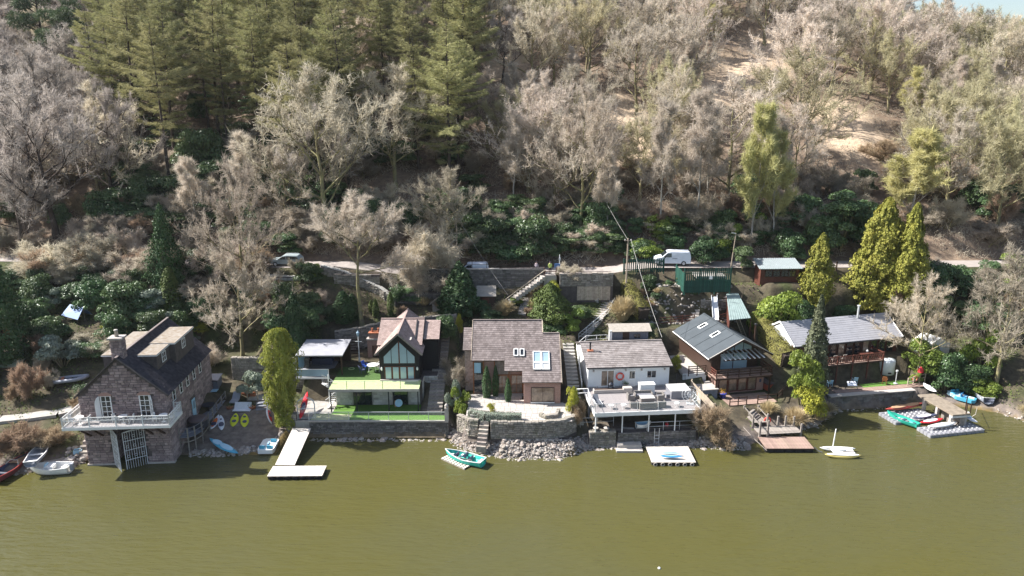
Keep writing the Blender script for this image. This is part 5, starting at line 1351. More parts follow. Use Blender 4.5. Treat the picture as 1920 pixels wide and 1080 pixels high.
for x in (-.9, .9): B(-.05, .05, -.05, .45, 0, .4).build('leg', M['grey_timber'], o, loc=(x, 0, 0))
def pot(name, label, p, r, hh, m_='terracotta', plant=None):
    o = thing(name, label, 'flower pot', p); MB().lathe([(r * .7, 0), (r, hh * .85), (r * 1.1, hh * .87), (r * 1.1, hh), (r * .85, hh)], 12).build('pot', M[m_], o, True)
    MB().lathe([(r * .84, hh * .9), (.05, hh * .92)], 10).build('soil', M['soil'], o)
    if plant:
        mb = MB(); rg = random.Random(int(p[0] * 100))
        for i in range(150):
            d = Vector((rg.gauss(0, 1), rg.gauss(0, 1), abs(rg.gauss(0, 1)))).normalized() * r * 1.5 * rg.uniform(.3, 1)
            c = Vector((0, 0, hh)) + d; e = Vector((rg.uniform(-1, 1), rg.uniform(-1, 1), rg.uniform(-1, 1))) * .09; f = Vector((rg.uniform(-1, 1), rg.uniform(-1, 1), rg.uniform(-1, 1))) * .09
            mb.tri(c, c + e, c + f)
        mb.build('plant', M[plant], o)
    return o
M['leaf_green'] = mat('pot_leaves', (0.06, 0.11, 0.03), .7, .3, 5)
M['leaf_yellow'] = mat('yellow_flowers', (0.75, 0.42, 0.02), .7, .2, 5)
pot('flower_pot', 'terracotta pot left of the pale bench at the beach top', at(431, 770, 1.3), .35, .5, plant='leaf_green')
pot('flower_pot', 'terracotta pot right of the pale bench at the beach top', at(474, 770, 1.3), .38, .55, plant='leaf_green')
a = at(464, 740, 2.0); o = thing('planter', 'terracotta trough under the silvery bush in the boathouse yard', 'planter', (a[0], a[1], 1.76))
for x in (-.55, .1, .65): B(-.3, .3, -.25, .25, 0, .55).build('trough', M['terracotta'], o, loc=(x, 0, 0))
stone_wall('yard_wall', 'old stone wall closing the back of the boathouse yard', [(-34.2, 83.6, 1.7), (-29, 83.4, 1.7), (-24.6, 83.2, 1.7)], 4.0, .5, 'rubble_wall', .5, .24, True, 61)
B(-.6, .6, -.2, .2, 0, 1.1)
# ---- terrace of the black gabled house
o = thing('garden_shelter', 'open garden shelter with pale flat roof on the raised terrace', 'shelter', (-22.6, 83.0, 4.72), 1)
MB().slab((-2.75, -2.65, 2.6), (2.75, -2.65, 2.6), (2.75, 2.7, 2.75), (-2.75, 2.7, 2.75), .14).build('roof', M['felt_grey'], o)
for x in (-2.6, 2.55):
    for y in (-2.4, 2.5): B(-.08, .08, -.08, .08, 0, 2.5).build('post', M['dark_timber'], o, loc=(x, y, 0))
B(-2.6, 2.5, 2.42, 2.5, 0, 2.5).build('back_wall', M['dark_timber'], o); B(-2.62, -2.55, -2.3, 2.4, .3, 2.45).build('side_panel', M['pale_blue'], o)
B(-2.7, 1.1, -2.9, 2.6, -.16, -.02).build('floor', M['blue_grey_deck'], o)
MB().box(-2.75, 1.15, -2.98, -2.9, -.2, .02).build('floor_edge', M['white'], o)
B(-2.6, 1.0, -2.94, -2.925, .12, .95).build('glass_panel', M['pale_blue_glass'], o); B(-2.7, 1.1, -2.97, -2.9, .96, 1.02).build('handrail', M['white'], o)
for x in (-2.65, 1.08): B(-.04, .04, -2.98, -2.9, 0, 1.0).build('rail_post', M['white'], o, loc=(x, 0, 0))
B(-1.9, .6, 1.2, 2.3, 0, .8).build('bench_block', M['seat_dark'], o)
o = thing('spiral_stair', 'white spiral staircase from the lawn to the deck of the black house', 'staircase', (-21.0, 78.0, 1.97))
MB().tube([(0, 0, 0), (0, 0, 3.9)], .06, 8).build('newel', M['white'], o)
hp = []
for i in range(15):
    a = -math.pi * .6 + i * math.pi * 1.5 / 14; a2 = a + .42; z = 2.8 * (i + 1) / 15
    MB().prism([(.05 * math.cos(a), .05 * math.sin(a)), (.8 * math.cos(a), .8 * math.sin(a)), (.8 * math.cos(a2), .8 * math.sin(a2))], z - .05, z, 'z').build('tread', M['white'], o)
    hp.append((.8 * math.cos(a), .8 * math.sin(a), z + .95)); MB().tube([(.8 * math.cos(a), .8 * math.sin(a), z), (.8 * math.cos(a), .8 * math.sin(a), z + .95)], .018, 5).build('baluster', M['white'], o)
MB().tube(hp, .03, 6).build('handrail', M['white'], o)
o = thing('lamp_post', 'white lantern lamp post on the terrace beside the brick fireplace', 'lamp post', (-18.9, 85.2, 4.72))
MB().tube([(0, 0, 0), (0, 0, .8), (0, 0, 3.3)], [.14, .07, .05], 8).build('post', M['white'], o); B(-.4, .4, -.03, .03, 2.6, 2.66).build('ladder_bar', M['white'], o)
MB().lathe([(.1, 3.3), (.2, 3.75), (.22, 3.78), (.04, 4.0), (.02, 4.15)], 6).build('lantern', M['pale_blue_glass'], o)
o = thing('fireplace', 'brick outdoor fireplace with arched opening and chimney pots', 'fireplace', (-17.15, 87.2, 4.7), 0)
MB().box(-1.0, -.42, -.4, .5, 0, 2.3).box(.42, 1.0, -.4, .5, 0, 2.3).box(-.42, .42, -.4, .5, 1.55, 2.3).box(-.42, .42, .2, .5, 0, 1.55).build('body', M['brick'], o)
B(-1.1, 1.1, -.5, .6, 2.3, 2.45).build('mantel', M['pale_concrete'], o); B(-.75, .75, -.3, .45, 2.45, 3.1).build('stack', M['brick'], o); B(-.85, .85, -.4, .55, 3.1, 3.22).build('stack_cap', M['terracotta'], o)
for x in (-.4, .35): MB().lathe([(.15, 3.22), (.12, 3.65), (.16, 3.7)], 8, (x, .1, 0)).build('chimney_pot', M['terracotta'], o)
a = (-16.6, 81.8, 4.87)
o = thing('patio_table', 'round mesh patio table on white legs on the green deck', 'table', a)
MB().lathe([(.62, .72), (.68, .73), (.68, .77), (.62, .77)], 22).build('table_rim', M['white'], o); MB().lathe([(.61, .735), (.61, .75)], 22).build('table_top', M['pale_concrete'], o)
for t in (0.8, 2.4, 3.9, 5.5): MB().tube([(.5 * math.cos(t), .5 * math.sin(t), .73), (.58 * math.cos(t), .58 * math.sin(t), 0)], .03, 6).build('leg', M['white'], o)
def chair(name, label, p, yaw, m_, hb=1.0, cat='chair', group=None):
    o = thing(name, label, cat, p, yaw, group)
    B(-.26, .26, -.26, .26, .4, .46).build('seat', M[m_], o); MB().slab((-.26, .24, .46), (.26, .24, .46), (.24, .4, hb), (-.24, .4, hb), .05).build('backrest', M[m_], o)
    for x in (-.23, .23):
        for y in (-.22, .22): B(-.025, .025, -.025, .025, 0, .4).build('leg', M[m_], o, loc=(x, y, 0))
        B(-.03, .03, -.26, .26, .62, .66).build('armrest', M[m_], o, loc=(x * 1.15, 0, 0))
    return o
chair('patio_chair', 'blue folding chair at the round patio table', (-17.6, 82.3, 4.87), 60, 'blue_chair')
chair('patio_chair', 'dark folding chair in front of the round patio table', (-17.7, 81.0, 4.87), 130, 'seat_dark')
chair('patio_chair', 'tall white plastic chair behind the round patio table', (-15.9, 82.8, 4.87), -20, 'white_plastic', 1.3)
chair('patio_chair', 'low white chair between patio table and black house', (-15.6, 81.6, 4.87), -80, 'white_plastic', .95)
o = tag(MB().torus(.33, .05, 18, 6, (-19.3, 82.4, 4.88)).build('hoop', M['pale_lawn'], None, True), 'pale green hoop lying on the dark part of the terrace lawn', 'hoop')
a = at(737, 775, 2.0); o = thing('garden_ball', 'pale blue round garden table tilted against the lower wall of the black house', 'table', (-13.0, 77.6, 2.0), 0)
MB().lathe([(.42, -.03), (.45, 0), (.42, .03)], 18).build('table_top', M['pale_blue'], o, loc=(0, 0, .55), rot=(R(60), 0, 0)); MB().tube([(0, .3, 0), (0, .05, .5)], .03, 6).build('leg', M['iron'], o); MB().box(-.5, -.35, .1, .3, 0, .75).build('side_frame', M['varnish'], o)
stone_wall('garden_wall', 'curving dry stone wall behind the terrace fireplace', [(-22.8, 89.2, 4.7), (-19.5, 89.6, 5.0), (-15.6, 90.8, 5.6)], [2.5, 2.6, 2.6], .5, 'rubble_wall', .4, .2, True, 71)
stone_wall('garden_wall', 'straight stone wall right behind the pink roof of the black house', [(-12.6, 90.6, 6.2), (-7.2, 90.9, 6.5)], 2.4, .5, 'rubble_wall', .4, .2, True, 73)
rail_fence('garden_fence', 'dark timber slat screen behind the garden shelter', [(-24.4, 87.2, 4.7), (-19.4, 87.4, 4.7)], 2.2, 6, 'dark_timber')
steps('side_steps', 'long stone side steps between black house and tiled house', (-8.7, 75.6, 2.2), (-8.7, 89.0, 7.8), 1.7, 24, 'grey_timber')
o = thing('bench', 'small stone bench at the left end of the terrace hedge', 'bench', (-3.9, 72.4, 3.02), -5)
B(-.6, .6, -.2, .2, .4, .5).build('seat', M['concrete'], o)
for x in (-.4, .4): B(-.1, .1, -.15, .15, 0, .4).build('support', M['concrete'], o, loc=(x, 0, 0))
tw2 = [(2.9, 73.0, 3.0), (3.6, 72.3, 3.0), (4.9, 72.6, 3.0), (5.3, 74.2, 3.0)]
stone_wall('bed_edging', 'low curved stone edging round the bed on the flagstone terrace', tw2, .3, .3, 'rubble_wall', .35, .16, True, 77)

# ---- sun deck furniture
zd = 4.0
def dk_at(px, py): return at(px, py, zd)
o = thing('hot_tub', 'square grey hot tub with pale folding lid on the sun deck', 'hot tub', dk_at(1271, 741), 6)
B(-1.1, 1.1, -1.0, 1.0, 0, .85).build('tub', M['tub_grey'], o); B(-1.14, 1.14, -1.04, -.02, .85, .98).build('lid', M['tub_lid'], o); B(-1.14, 1.14, .02, 1.04, .85, .98).build('lid', M['tub_lid'], o)
B(-1.5, -1.15, -.5, .3, 0, .35).build('tub_step', M['tub_grey'], o)
o = thing('storage_cupboard', 'white storage cupboard against the bungalow on the sun deck', 'cupboard', dk_at(1212, 737), 5)
B(-.85, .85, -.35, .45, 0, 1.1).build('body', M['white_plastic'], o); B(-.9, .9, -.4, .5, 1.1, 1.18).build('lid', M['white'], o)
for x in (-.41, .41): B(-.38, .38, -.375, -.355, .08, 1.02).build('door', M['white_wall'], o, loc=(x, 0, 0))
B(-.15, .15, -.39, -.376, .35, .4).build('handle', M['iron'], o)
o = thing('satellite_cooker', 'round spoked wire dish standing at the right corner of the sun deck', 'wire dish', dk_at(1294, 757), -10)
sp = MB(); 
for r_ in (.9, .6, .3): sp.torus(r_, .018, 22, 4, (0, 0, 1.0), 'y')
for i in range(12): 
    t = math.pi * 2 * i / 12; sp.bar((0, 0, 1.0), (.9 * math.cos(t), 0, 1 + .9 * math.sin(t)), .02)
o['label'] = 'round spoked wire dish standing at the right corner of the sun deck'; o.name = 'wire_dish'
sp.build('spoked_disc', M['metal_rail'], o, rot=(R(-25), 0, 0)); MB().box(-.4, .4, -.3, .3, 0, .06).bar((0, 0, 0), (0, 0, .9), .05).build('stand', M['metal_rail'], o)
def sofa(label, p, yaw, w_, group='wicker seats round the low table on the sun deck', d=.75):
    o = thing('wicker_sofa' if w_ > 1 else 'wicker_armchair', label, 'sofa' if w_ > 1 else 'armchair', p, yaw, group)
    B(-w_ / 2, w_ / 2, -d / 2, d / 2, .05, .32).build('base', M['wicker'], o); B(-w_ / 2, w_ / 2, d / 2 - .14, d / 2, .32, .72).build('backrest', M['wicker'], o)
    for s_ in (-1, 1): B(s_ * w_ / 2 - (.1 if s_ > 0 else 0), s_ * w_ / 2 + (.1 if s_ < 0 else 0), -d / 2, d / 2 - .14, .32, .6).build('armrest', M['wicker'], o)
    n = 3 if w_ > 1.5 else 1
    for i in range(n): B(-w_ / 2 + .11 + i * (w_ - .22) / n, -w_ / 2 + .1 + (i + 1) * (w_ - .22) / n - .01, -d / 2 + .02, d / 2 - .15, .32, .42).build('cushion', M['tub_grey'], o)
    return o
o = thing('low_table', 'low wicker coffee table with pale top among the sun deck sofas', 'table', dk_at(1213, 751), 5); B(-.75, .75, -.4, .4, 0, .42).build('base', M['wicker'], o); B(-.8, .8, -.45, .45, .42, .46).build('table_top', M['tub_lid'], o)
sofa('grey wicker sofa with its back to the bungalow behind the low table', dk_at(1206, 745), 5, 2.0)
sofa('grey wicker sofa with its back to the lake in front of the low table', dk_at(1214, 765), 185, 1.9)
sofa('grey wicker armchair left of the low table', dk_at(1182, 749), 95, .85); sofa('grey wicker armchair right of the low table', dk_at(1238, 748), -85, .85)
sofa('grey wicker armchair facing away from the lake left of the lake-side sofa', dk_at(1188, 763), 185, .85); sofa('grey wicker armchair facing away from the lake right of the lake-side sofa', dk_at(1240, 762), 185, .85)
for i, (px, py, lb) in enumerate(((1146, 766, 'small white round stool near the left front of the sun deck'), (1169, 765, 'small white round stool next to the wicker armchairs'), (1269, 762, 'white square footstool in front of the hot tub'))):
    o = thing('stool', lb, 'stool', dk_at(px, py)); MB().lathe([(.28, .38), (.3, .4), (.3, .45)], 14).build('seat', M['white'], o)
    for t in (0, 2.1, 4.2): MB().tube([(.22 * math.cos(t), .22 * math.sin(t), .4), (.28 * math.cos(t), .28 * math.sin(t), 0)], .025, 5).build('leg', M['white'], o)
o = thing('sun_lounger', 'white-framed sun lounger with dark sling at the left edge of the sun deck', 'sun lounger', dk_at(1120, 757), 100)
MB().slab((-.9, -.3, .35), (.4, -.3, .35), (.4, .3, .35), (-.9, .3, .35), .04).build('seat', M['cushion'], o); MB().slab((.4, -.3, .35), (.95, -.3, .75), (.95, .3, .75), (.4, .3, .35), .04).build('backrest', M['cushion'], o)
MB().bar((-.95, -.33, .33), (.45, -.33, .33), .05).bar((-.95, .33, .33), (.45, .33, .33), .05).build('frame', M['white'], o)
for x in (-.8, .5):
    for y in (-.3, .3): B(-.025, .025, -.025, .025, 0, .33).build('leg', M['white'], o, loc=(x, y, 0))
o = thing('raised_bed', 'low white walled planter along the front of the bungalow', 'planter', dk_at(1150, 735), 4.5)
MB().box(-2.3, 1.1, -.3, -.18, 0, .38).box(-2.3, -2.18, -.18, .35, 0, .38).box(1.1, 2.1, -.35, .3, 0, .55).build('kerb', M['pale_concrete'], o); B(-2.18, 1.1, -.18, .4, 0, .3).build('soil', M['soil'], o)
pot('flower_pot', 'pot with a small spiky shrub below the lifebuoy', (dk_at(1172, 727)[0], dk_at(1172, 727)[1] - .2, 4.0), .28, .55, 'pale_concrete', 'leaf_green')
o = thing('lifebuoy', 'red lifebuoy with white bands on the bungalow wall', 'lifebuoy', (12.45, 78.73, 5.35), 4.5); MB().torus(.4, .1, 20, 8, (0, 0, 0), 'y').build('ring', M['ring_red'], o, True)
for t in range(4):
    a_ = math.pi / 4 + t * math.pi / 2; MB().torus(.115, .012, 10, 4, (0, 0, 0), 'z').build('band', M['white'], o, loc=(.4 * math.cos(a_), 0, .4 * math.sin(a_)), rot=(0, -a_ - math.pi / 2 + math.pi / 2, 0))
o = thing('barbecue', 'dark covered barbecue outside the french doors of the bungalow', 'barbecue', (10.9 + .4, 77.9, 4.0)); MB().lathe([(.2, .5), (.32, .65), (.32, .8), (.1, .98)], 12).build('bowl', M['tarp_dark'], o)
for x in (-.25, .25): B(-.03, .03, -.2, .2, 0, .55).build('leg', M['iron'], o, loc=(x, 0, 0))
# under the deck
pipe_rail('handrail', 'pale pipe rail at the left end under the sun deck', [at(1088, 800, 1.6), at(1150, 797, 1.6)], 1.0)
pipe_rail('handrail', 'long pale pipe rail along the wall right of the slabs under the sun deck', [(14.6, 72.5, 1.55), (20.0, 73.0, 1.55)], 1.0)
o = thing('ladder', 'pale swim ladder down the lake wall under the sun deck', 'ladder', (15.6, 71.95, 0), 5)
for x in (-.25, .25): MB().tube([(x, 0, -.3), (x, .05, 2.1)], .03, 6).build('stile', M['metal_rail'], o)
for z in (.1, .5, .9, 1.3): MB().tube([(-.25, .0, z), (.25, .0, z)], .025, 6).build('rung', M['metal_rail'], o)
o = thing('dinghy', 'pale upturned tender stored under the sun deck', 'dinghy', (14.3, 73.2, 1.6), 10); hull(1.6, .9, .5, 'boat_white', 'pale_blue', o, n=8)
o = thing('bucket', 'red bucket under the sun deck', 'bucket', (17.0, 73.6, 1.58)); MB().lathe([(.16, 0), (.2, .35), (.17, .35), (.15, .05)], 10).build('pail', M['kayak_red'], o, True); MB().torus(.19, .01, 12, 4, (0, 0, .36), 'x').build('handle', M['metal_rail'], o)
for px, lb in ((1117, 'empty stone pot on the planter wall, left of two'), (1137, 'empty stone pot on the planter wall, right of two')): pot('flower_pot', lb, (at(px, 806, 1.8)[0], 72.2, 1.68), .28, .4, 'pale_concrete')
# ---- bungalow garden: shed, stairs, rails
o = thing('shed', 'grey-blue boarded shed with lichened roof behind the bungalow', 'shed', (14.85, 87.3, 6.1), 2.5)
B(-2.3, 2.3, 0, 2.4, -.2, 2.0).build('wall', M['blue_shed'], o)
for i in range(20): B(-2.3 + i * .23 + .01, -2.3 + (i + 1) * .23 - .01, -.03, 0, 0, 1.98).build('board', M['blue_shed'], o)
MB().slab((-2.65, -.45, 2.0), (2.65, -.45, 2.0), (2.65, 1.2, 2.55), (-2.65, 1.2, 2.55), .07).slab((2.65, 2.7, 2.0), (-2.65, 2.7, 2.0), (-2.65, 1.2, 2.55), (2.65, 1.2, 2.55), .07).build('roof', M['shed_felt'], o)
window(o, (.9, -.03, .9), .9, .7, 2, 1, 0, 'blue_shed', 'dark_glass', .06); B(-.95, -.1, -.05, -.03, .05, 1.85).build('door', M['dark_timber'], o)
B(-2.7, -2.4, -.4, .0, 0, 2.1).build('porch_post', M['white'], o)
steps('garden_stairs', 'dark concrete stairs climbing between tiled house and bungalow', (7.2, 73.6, 1.9), (7.0, 86.5, 6.7), 1.35, 22, 'concrete')
pipe_rail('handrail', 'white pipe rail along the stairs beside the bungalow wall', [(8.1, 79.0, 3.6), (8.0, 85.6, 5.9), (9.3, 87.2, 6.4), (12.0, 87.4, 6.5)], 1.0, .04, 'white')
pipe_rail('handrail', 'white pipe rail at the left corner of the sun deck', [at(1081, 745, 3.9), at(1102, 744, 3.96), (8.5, 73.6, 3.98)], 1.0, .04, 'white')
pa_, pb_2, pc_ = g_at(1085, 640), g_at(1140, 595), g_at(1152, 573)
pipe_rail('handrail', 'white pipe rail slanting up the garden path behind the bungalow', [pa_, pb_2, pc_], 1.0, .04, 'white')
pd_ = [g_at(1063, 548), g_at(1103, 549), g_at(1122, 556), g_at(1133, 566)]
pipe_rail('handrail', 'white pipe rail curving along the upper path by the boarded garage', pd_, 1.0, .04, 'white')
steps('path_steps', 'broad pale steps on the garden path above the bungalow shed', g_at(1120, 600), g_at(1142, 562), 1.4, 9, 'pale_concrete')
steps('path_steps', 'sunlit lower steps of the garden path beside the slanting rail', g_at(1092, 634), g_at(1118, 604), 1.3, 8, 'pale_concrete')
steps('garden_steps', 'narrow pale steps behind the tiled house roof', g_at(978, 592), g_at(987, 560), 1.1, 8, 'pale_concrete')
stone_wall('terrace_edging', 'low stone edging left of the upper garden path', [g_at(1060, 562), g_at(1100, 562), g_at(1122, 570)], .5, .4, 'pale_block', .45, .22, True, 81)

# ---- chalet surroundings
def loc5(x, y, z=0):  # chalet frame
    c, s_ = math.cos(R(11)), math.sin(R(11)); return Vector((27.25 + x * c - y * s_, 82.25 + x * s_ + y * c, z))
o = thing('chalet_deck', 'sunlit brown deck in front of the chalet', 'deck', loc5(-.3, -3.2, 2.0), 11)
boards(o, 'deck_board', 'brown_deck', -2.6, 3.4, -.6, 2.3, .05, 12); B(-2.55, 3.35, -.55, 2.25, -.5, -.02).build('frame', M['dark_timber'], o)
rail_fence('deck_railing', 'dark railing along the right front edge of the chalet deck', [loc5(.6, -3.75, 2.05), loc5(3.1, -3.7, 2.05), loc5(5.6, -1.6, 2.3)], .95, 2, 'dark_timber', .05, .09, .1, 1.5)
rail_fence('deck_railing', 'dark railing at the left front corner of the chalet deck', [loc5(-2.9, -3.75, 2.05), loc5(-.8, -3.75, 2.05)], .95, 2, 'dark_timber', .05, .09, .1, 1.2)
o = thing('hot_tub', 'red-sided hot tub under dark covers beside the chalet', 'hot tub', loc5(5.0, .6, 2.0), 20); B(-1.5, 1.5, -.9, .9, 0, .75).build('tub', M['tub_red'], o); B(-1.55, -.02, -.95, .95, .75, .9).build('cover', M['tub_cover'], o); B(.02, 1.55, -.95, .95, .75, .9).build('cover', M['tub_cover'], o)
pot('flower_pot', 'deep blue pot with bright yellow flowers at the chalet deck corner', loc5(-2.7, -1.6, 2.1), .4, .6, 'pot_blue', 'leaf_yellow')
paling_fence('board_fence', 'pale close-boarded fence between sun deck and chalet', (20.9, 79.6, 2.6), (22.3, 74.6, 1.8), 2.0, .2, .012, 'pale_timber', posts=1.8)
o = thing('wood_store', 'flat-topped blue-grey store beside the chalet front', 'store', loc5(-4.4, -.2, 1.4), 11); B(-1.1, 1.1, -1.2, 1.2, 0, 1.7).build('box', M['blue_grey_deck'], o); B(-1.2, 1.2, -1.3, 1.3, 1.7, 1.8).build('top', M['pale_concrete'], o)
o = thing('iron_gate', 'black iron side gate between bungalow and pale fence', 'gate', (19.7, 79.3, 3.9), 0); gm2 = MB()
for i in range(7): gm2.bar((-.5 + i * .16, 0, 0), (-.5 + i * .16, 0, 1.5), .03)
gm2.bar((-.52, 0, .2), (.5, 0, .2), .04).bar((-.52, 0, 1.3), (.5, 0, 1.3), .04); gm2.build('bars', M['iron'], o, kind='stuff'); B(-.6, -.52, -.04, .04, 0, 1.6).build('gate_post', M['iron'], o)
rail_fence('yard_railing', 'brown rail fence left of the chalet side yard', [loc5(-5.9, 1.2, 4.1), loc5(-3.7, 1.2, 4.1)], 1.1, 4, 'dark_timber', spacing=1.1)
o = thing('yard_terrace', 'sunlit pale slab yard on the left side of the chalet', 'patio', loc5(-5.2, 4.8, 4.12), 11); B(-1.2, 1.6, -3.2, 3.0, -.3, .03).build('slab', M['pale_concrete'], o)
B(-1.3, 1.7, -3.4, -3.22, -2.2, .02).build('retaining_face', M['white_wall'], o)
steps('side_stairs', 'shadowed timber stairs along the right side of the chalet', loc5(5.6, 1.8, 2.2), loc5(5.2, 11.5, 6.0), 1.2, 18, 'dark_timber')
fz = ter(24, 94.4)
rail_fence('terrace_fence', 'brown three-rail fence left of the slide behind the chalet', [(19.6, 93.0, ter(19.6, 93.0)), (24.6, 94.3, ter(24.6, 94.3))], 1.1, 3, 'red_timber', spacing=1.5)
rail_fence('terrace_fence', 'brown three-rail fence right of the slide behind the chalet', [(27.6, 93.2, ter(27.6, 93.2)), (31.4, 93.9, ter(31.4, 93.9))], 1.1, 3, 'red_timber', spacing=1.5)
stone_wall('terrace_wall', 'dark stone retaining wall under the planted slope left of the slide', [(18.4, 95.0, 7.2), (24.0, 95.2, 7.2)], 1.9, .5, 'sea_wall', .5, .24, False, 91)
steps('terrace_steps', 'rounded pale stone steps between the terraces left of the slide', (24.4, 94.4, 7.0), (24.9, 96.0, 9.2), 1.6, 6, 'pale_concrete')
stone_wall('terrace_wall', 'stone retaining wall between slide and lean-to shed', [(25.6, 95.3, 7.4), (29.6, 95.4, 7.4)], 2.2, .5, 'rubble_wall', .5, .24, True, 93)
a, b = Vector(at(1337, 530, 11.6)), Vector(at(1342, 598, 7.9)); d = b - a
o = thing('slide', 'long pale metal slide running down from the green fence', 'slide', a, math.degrees(math.atan2(d.y, d.x)))
Lh = math.hypot(d.x, d.y)
MB().prism([(0, 0), (Lh, d.z), (Lh + .6, d.z), (Lh + .6, d.z + .05), (Lh, d.z + .05), (0, .05)], -.35, .35).build('chute', M['chute'], o)
for s_ in (-.37, .37): MB().prism([(0, 0), (Lh, d.z), (Lh, d.z + .28), (0, .28)], s_ - .03, s_ + .03).build('side_wall', M['chute'], o)
for f in (.3, .7): MB().bar((Lh * f, 0, d.z * f), (Lh * f, 0, d.z * f - 1.6), .1).build('support', M['metal_rail'], o)
# lean-to with sheet roof
c = [Vector(at(*p, z)) for p, z in (((1368, 600), 9.0), ((1408, 596), 9.0), ((1384, 549), 10.6), ((1362, 549), 10.6))]
o = thing('lean_to_shed', 'narrow lean-to shed with grey-green corrugated roof beside the slide', 'shed', (c[0] + c[1]) / 2 - Vector((0, 0, 2.4)), 0); q = [p - o.location for p in c]
MB().slab(*q, .06).build('roof', M['green_sheet'], o)
for i in range(9):
    f = (i + .5) / 9; MB().bar(q[0].lerp(q[1], f) + Vector((0, 0, .03)), q[3].lerp(q[2], f) + Vector((0, 0, .03)), .07, .05).build('roof_rib', M['green_sheet'], o)
for p in q: MB().tube([p - Vector((0, 0, .05)), p - Vector((0, 0, 2.6))], .06, 6).build('post', M['red_timber'], o)
MB().quad(q[0] - Vector((-.05, 0, .1)), q[3] - Vector((-.05, 0, .1)), q[3] - Vector((-.05, 0, 2.4)), q[0] - Vector((-.05, 0, 2.4))).build('side_board', M['red_timber'], o)
a, b = Vector(at(1379, 588, 9.0)), Vector(at(1397, 634, 5.2))
o = thing('ladder', 'long pale ladder leaning below the lean-to shed', 'ladder', b, 0); d = a - b
for s_ in (-.25, .25): MB().bar((s_, 0, 0), Vector((s_, 0, 0)) + d, .06, .09).build('stile', M['pale_timber'], o)
for i in range(12): MB().bar(Vector((-.25, 0, 0)) + d * ((i + .5) / 12), Vector((.25, 0, 0)) + d * ((i + .5) / 12), .05).build('rung', M['pale_timber'], o)
MB_ = thing('flue_pipe', 'dark stove flue standing right of the chalet roof', 'flue', loc5(4.9, 5.5, 4.0)); MB().tube([(0, 0, 0), (0, 0, 4.4)], .12, 10).build('pipe', M['dark_timber'], MB_); MB().lathe([(.18, 4.4), (.2, 4.55), (.05, 4.65)], 10).build('cowl', M['iron'], MB_)
# ---- green fences and lane
paling_fence('green_fence', 'green paling fence in front of the white van', (at(1168, 508, 12.95)[0], 98.35, 12.85), (at(1243, 508, 12.95)[0], 98.35, 12.95), 1.95, .16, .12, posts=2.2)
paling_fence('green_fence', 'tall green paling fence at the head of the slide', at(1282, 549, 10.9), at(1369, 547, 10.9), 3.3, .16, .1, solid_to=1.7, posts=2.2)
a = at(1282, 549, 10.9); b = at(1256, 520, 11.4)
paling_fence('green_fence', 'short green side fence running back towards the van', (b[0], 98.0, 11.4), a, 2.7, .16, .02, posts=1.5)
o = thing('parking_deck', 'grey parking platform by the lane behind the tall green fence', 'platform', (29.6, 97.3, 12.9), 0); B(-4.6, -.6, -1.2, 1.2, -.3, .0).build('decking', M['concrete'], o)
o = thing('notice', 'small white notice on the tall green fence', 'sign', at(1333, 520, 13.3)); B(-.2, .2, -.09, -.06, -.25, .2).build('plate', M['white'], o); B(-.03, .03, -.06, .0, -.8, .2).build('batten', M['green_paint'], o)
def vehicle(name, label, cat, p, yaw, prof, W_, body, wheels, wr, winds, extras=None):
    """prof: side outline (x forward, z); winds: list of side-window polygons; wheels: x positions"""
    o = thing(name, label, cat, p, yaw)
    mb = MB(); n = len(prof); ins = lambda z: W_ / 2 - max(0, z - .95) * .16
    vs = [(x, -ins(z), z) for x, z in prof] + [(x, ins(z), z) for x, z in prof]
    mb.add(vs, [tuple(range(n)), tuple(range(2 * n - 1, n - 1, -1))] + [(i, i + n, (i + 1) % n + n, (i + 1) % n) for i in range(n)])
    bo = mb.build('body', M[body], o)
    md = bo.modifiers.new('soft', 'BEVEL'); md.width = .07; md.segments = 2; md.limit_method = 'ANGLE'
    for poly in winds:
        for s_ in (-1, 1):
            vs = [(x, s_ * (ins(z) + .012), z) for x, z in poly]; MB().add(vs, [tuple(range(len(poly)))]).build('side_window', M['dark_glass'], o)
    t = MB().lathe([(wr * .6, -.1), (wr, -.1), (wr, .1), (wr * .6, .1)], 18).mesh('wheel', M['tyre']); hb = MB().lathe([(wr * .62, -.105), (wr * .5, -.09), (wr * .5, .09), (wr * .62, .105)], 12).mesh('rim', M['hub'])
    for x in wheels:
        for s_ in (-1, 1):
            wo = link('wheel', t, o, (x, s_ * (W_ / 2 - .1), wr), (R(90), 0, 0)); link('rim', hb, wo)
    return o, ins
o, ins = vehicle('panel_van', 'white panel van parked on the lane behind the green fence', 'van', (at(1256, 492, 13.5)[0], 100.6, ROAD_Z + .03), 176, [(-2.45, .3), (2.4, .3), (2.5, .75), (2.3, 1.05), (1.45, 1.25), (.75, 1.88), (.3, 1.98), (-2.3, 1.96), (-2.5, 1.2)], 1.95, 'van_paint', (-1.5, 1.55), .34, [[(1.35, 1.2), (.8, 1.72), (.2, 1.75), (.2, 1.2)]])
MB().add([(1.5, -.8, 1.27), (1.5, .8, 1.27), (.83, .72, 1.86), (.83, -.72, 1.86)], [(0, 1, 2, 3)]).build('windscreen', M['dark_glass'], o, loc=(.03, 0, .03))
for s_ in (-.7, .7): B(2.36, 2.5, s_ - .16, s_ + .16, .78, .98).build('headlight', M['pale_blue_glass'], o)
B(2.42, 2.53, -.9, .9, .3, .6).build('bumper', M['tyre'], o); B(-.6, .1, .975, .99, 1.02, 1.06).build('door_handle', M['tyre'], o)
for s_ in (-1, 1): B(1.0, 1.15, s_ * 1.05 - .1, s_ * 1.05 + .1, 1.15, 1.38).build('wing_mirror', M['tyre'], o)
estate = [(-2.2, .3), (2.1, .3), (2.2, .6), (2.05, .85), (1.1, .98), (.35, 1.45), (-.2, 1.52), (-1.7, 1.48), (-2.15, 1.0)]
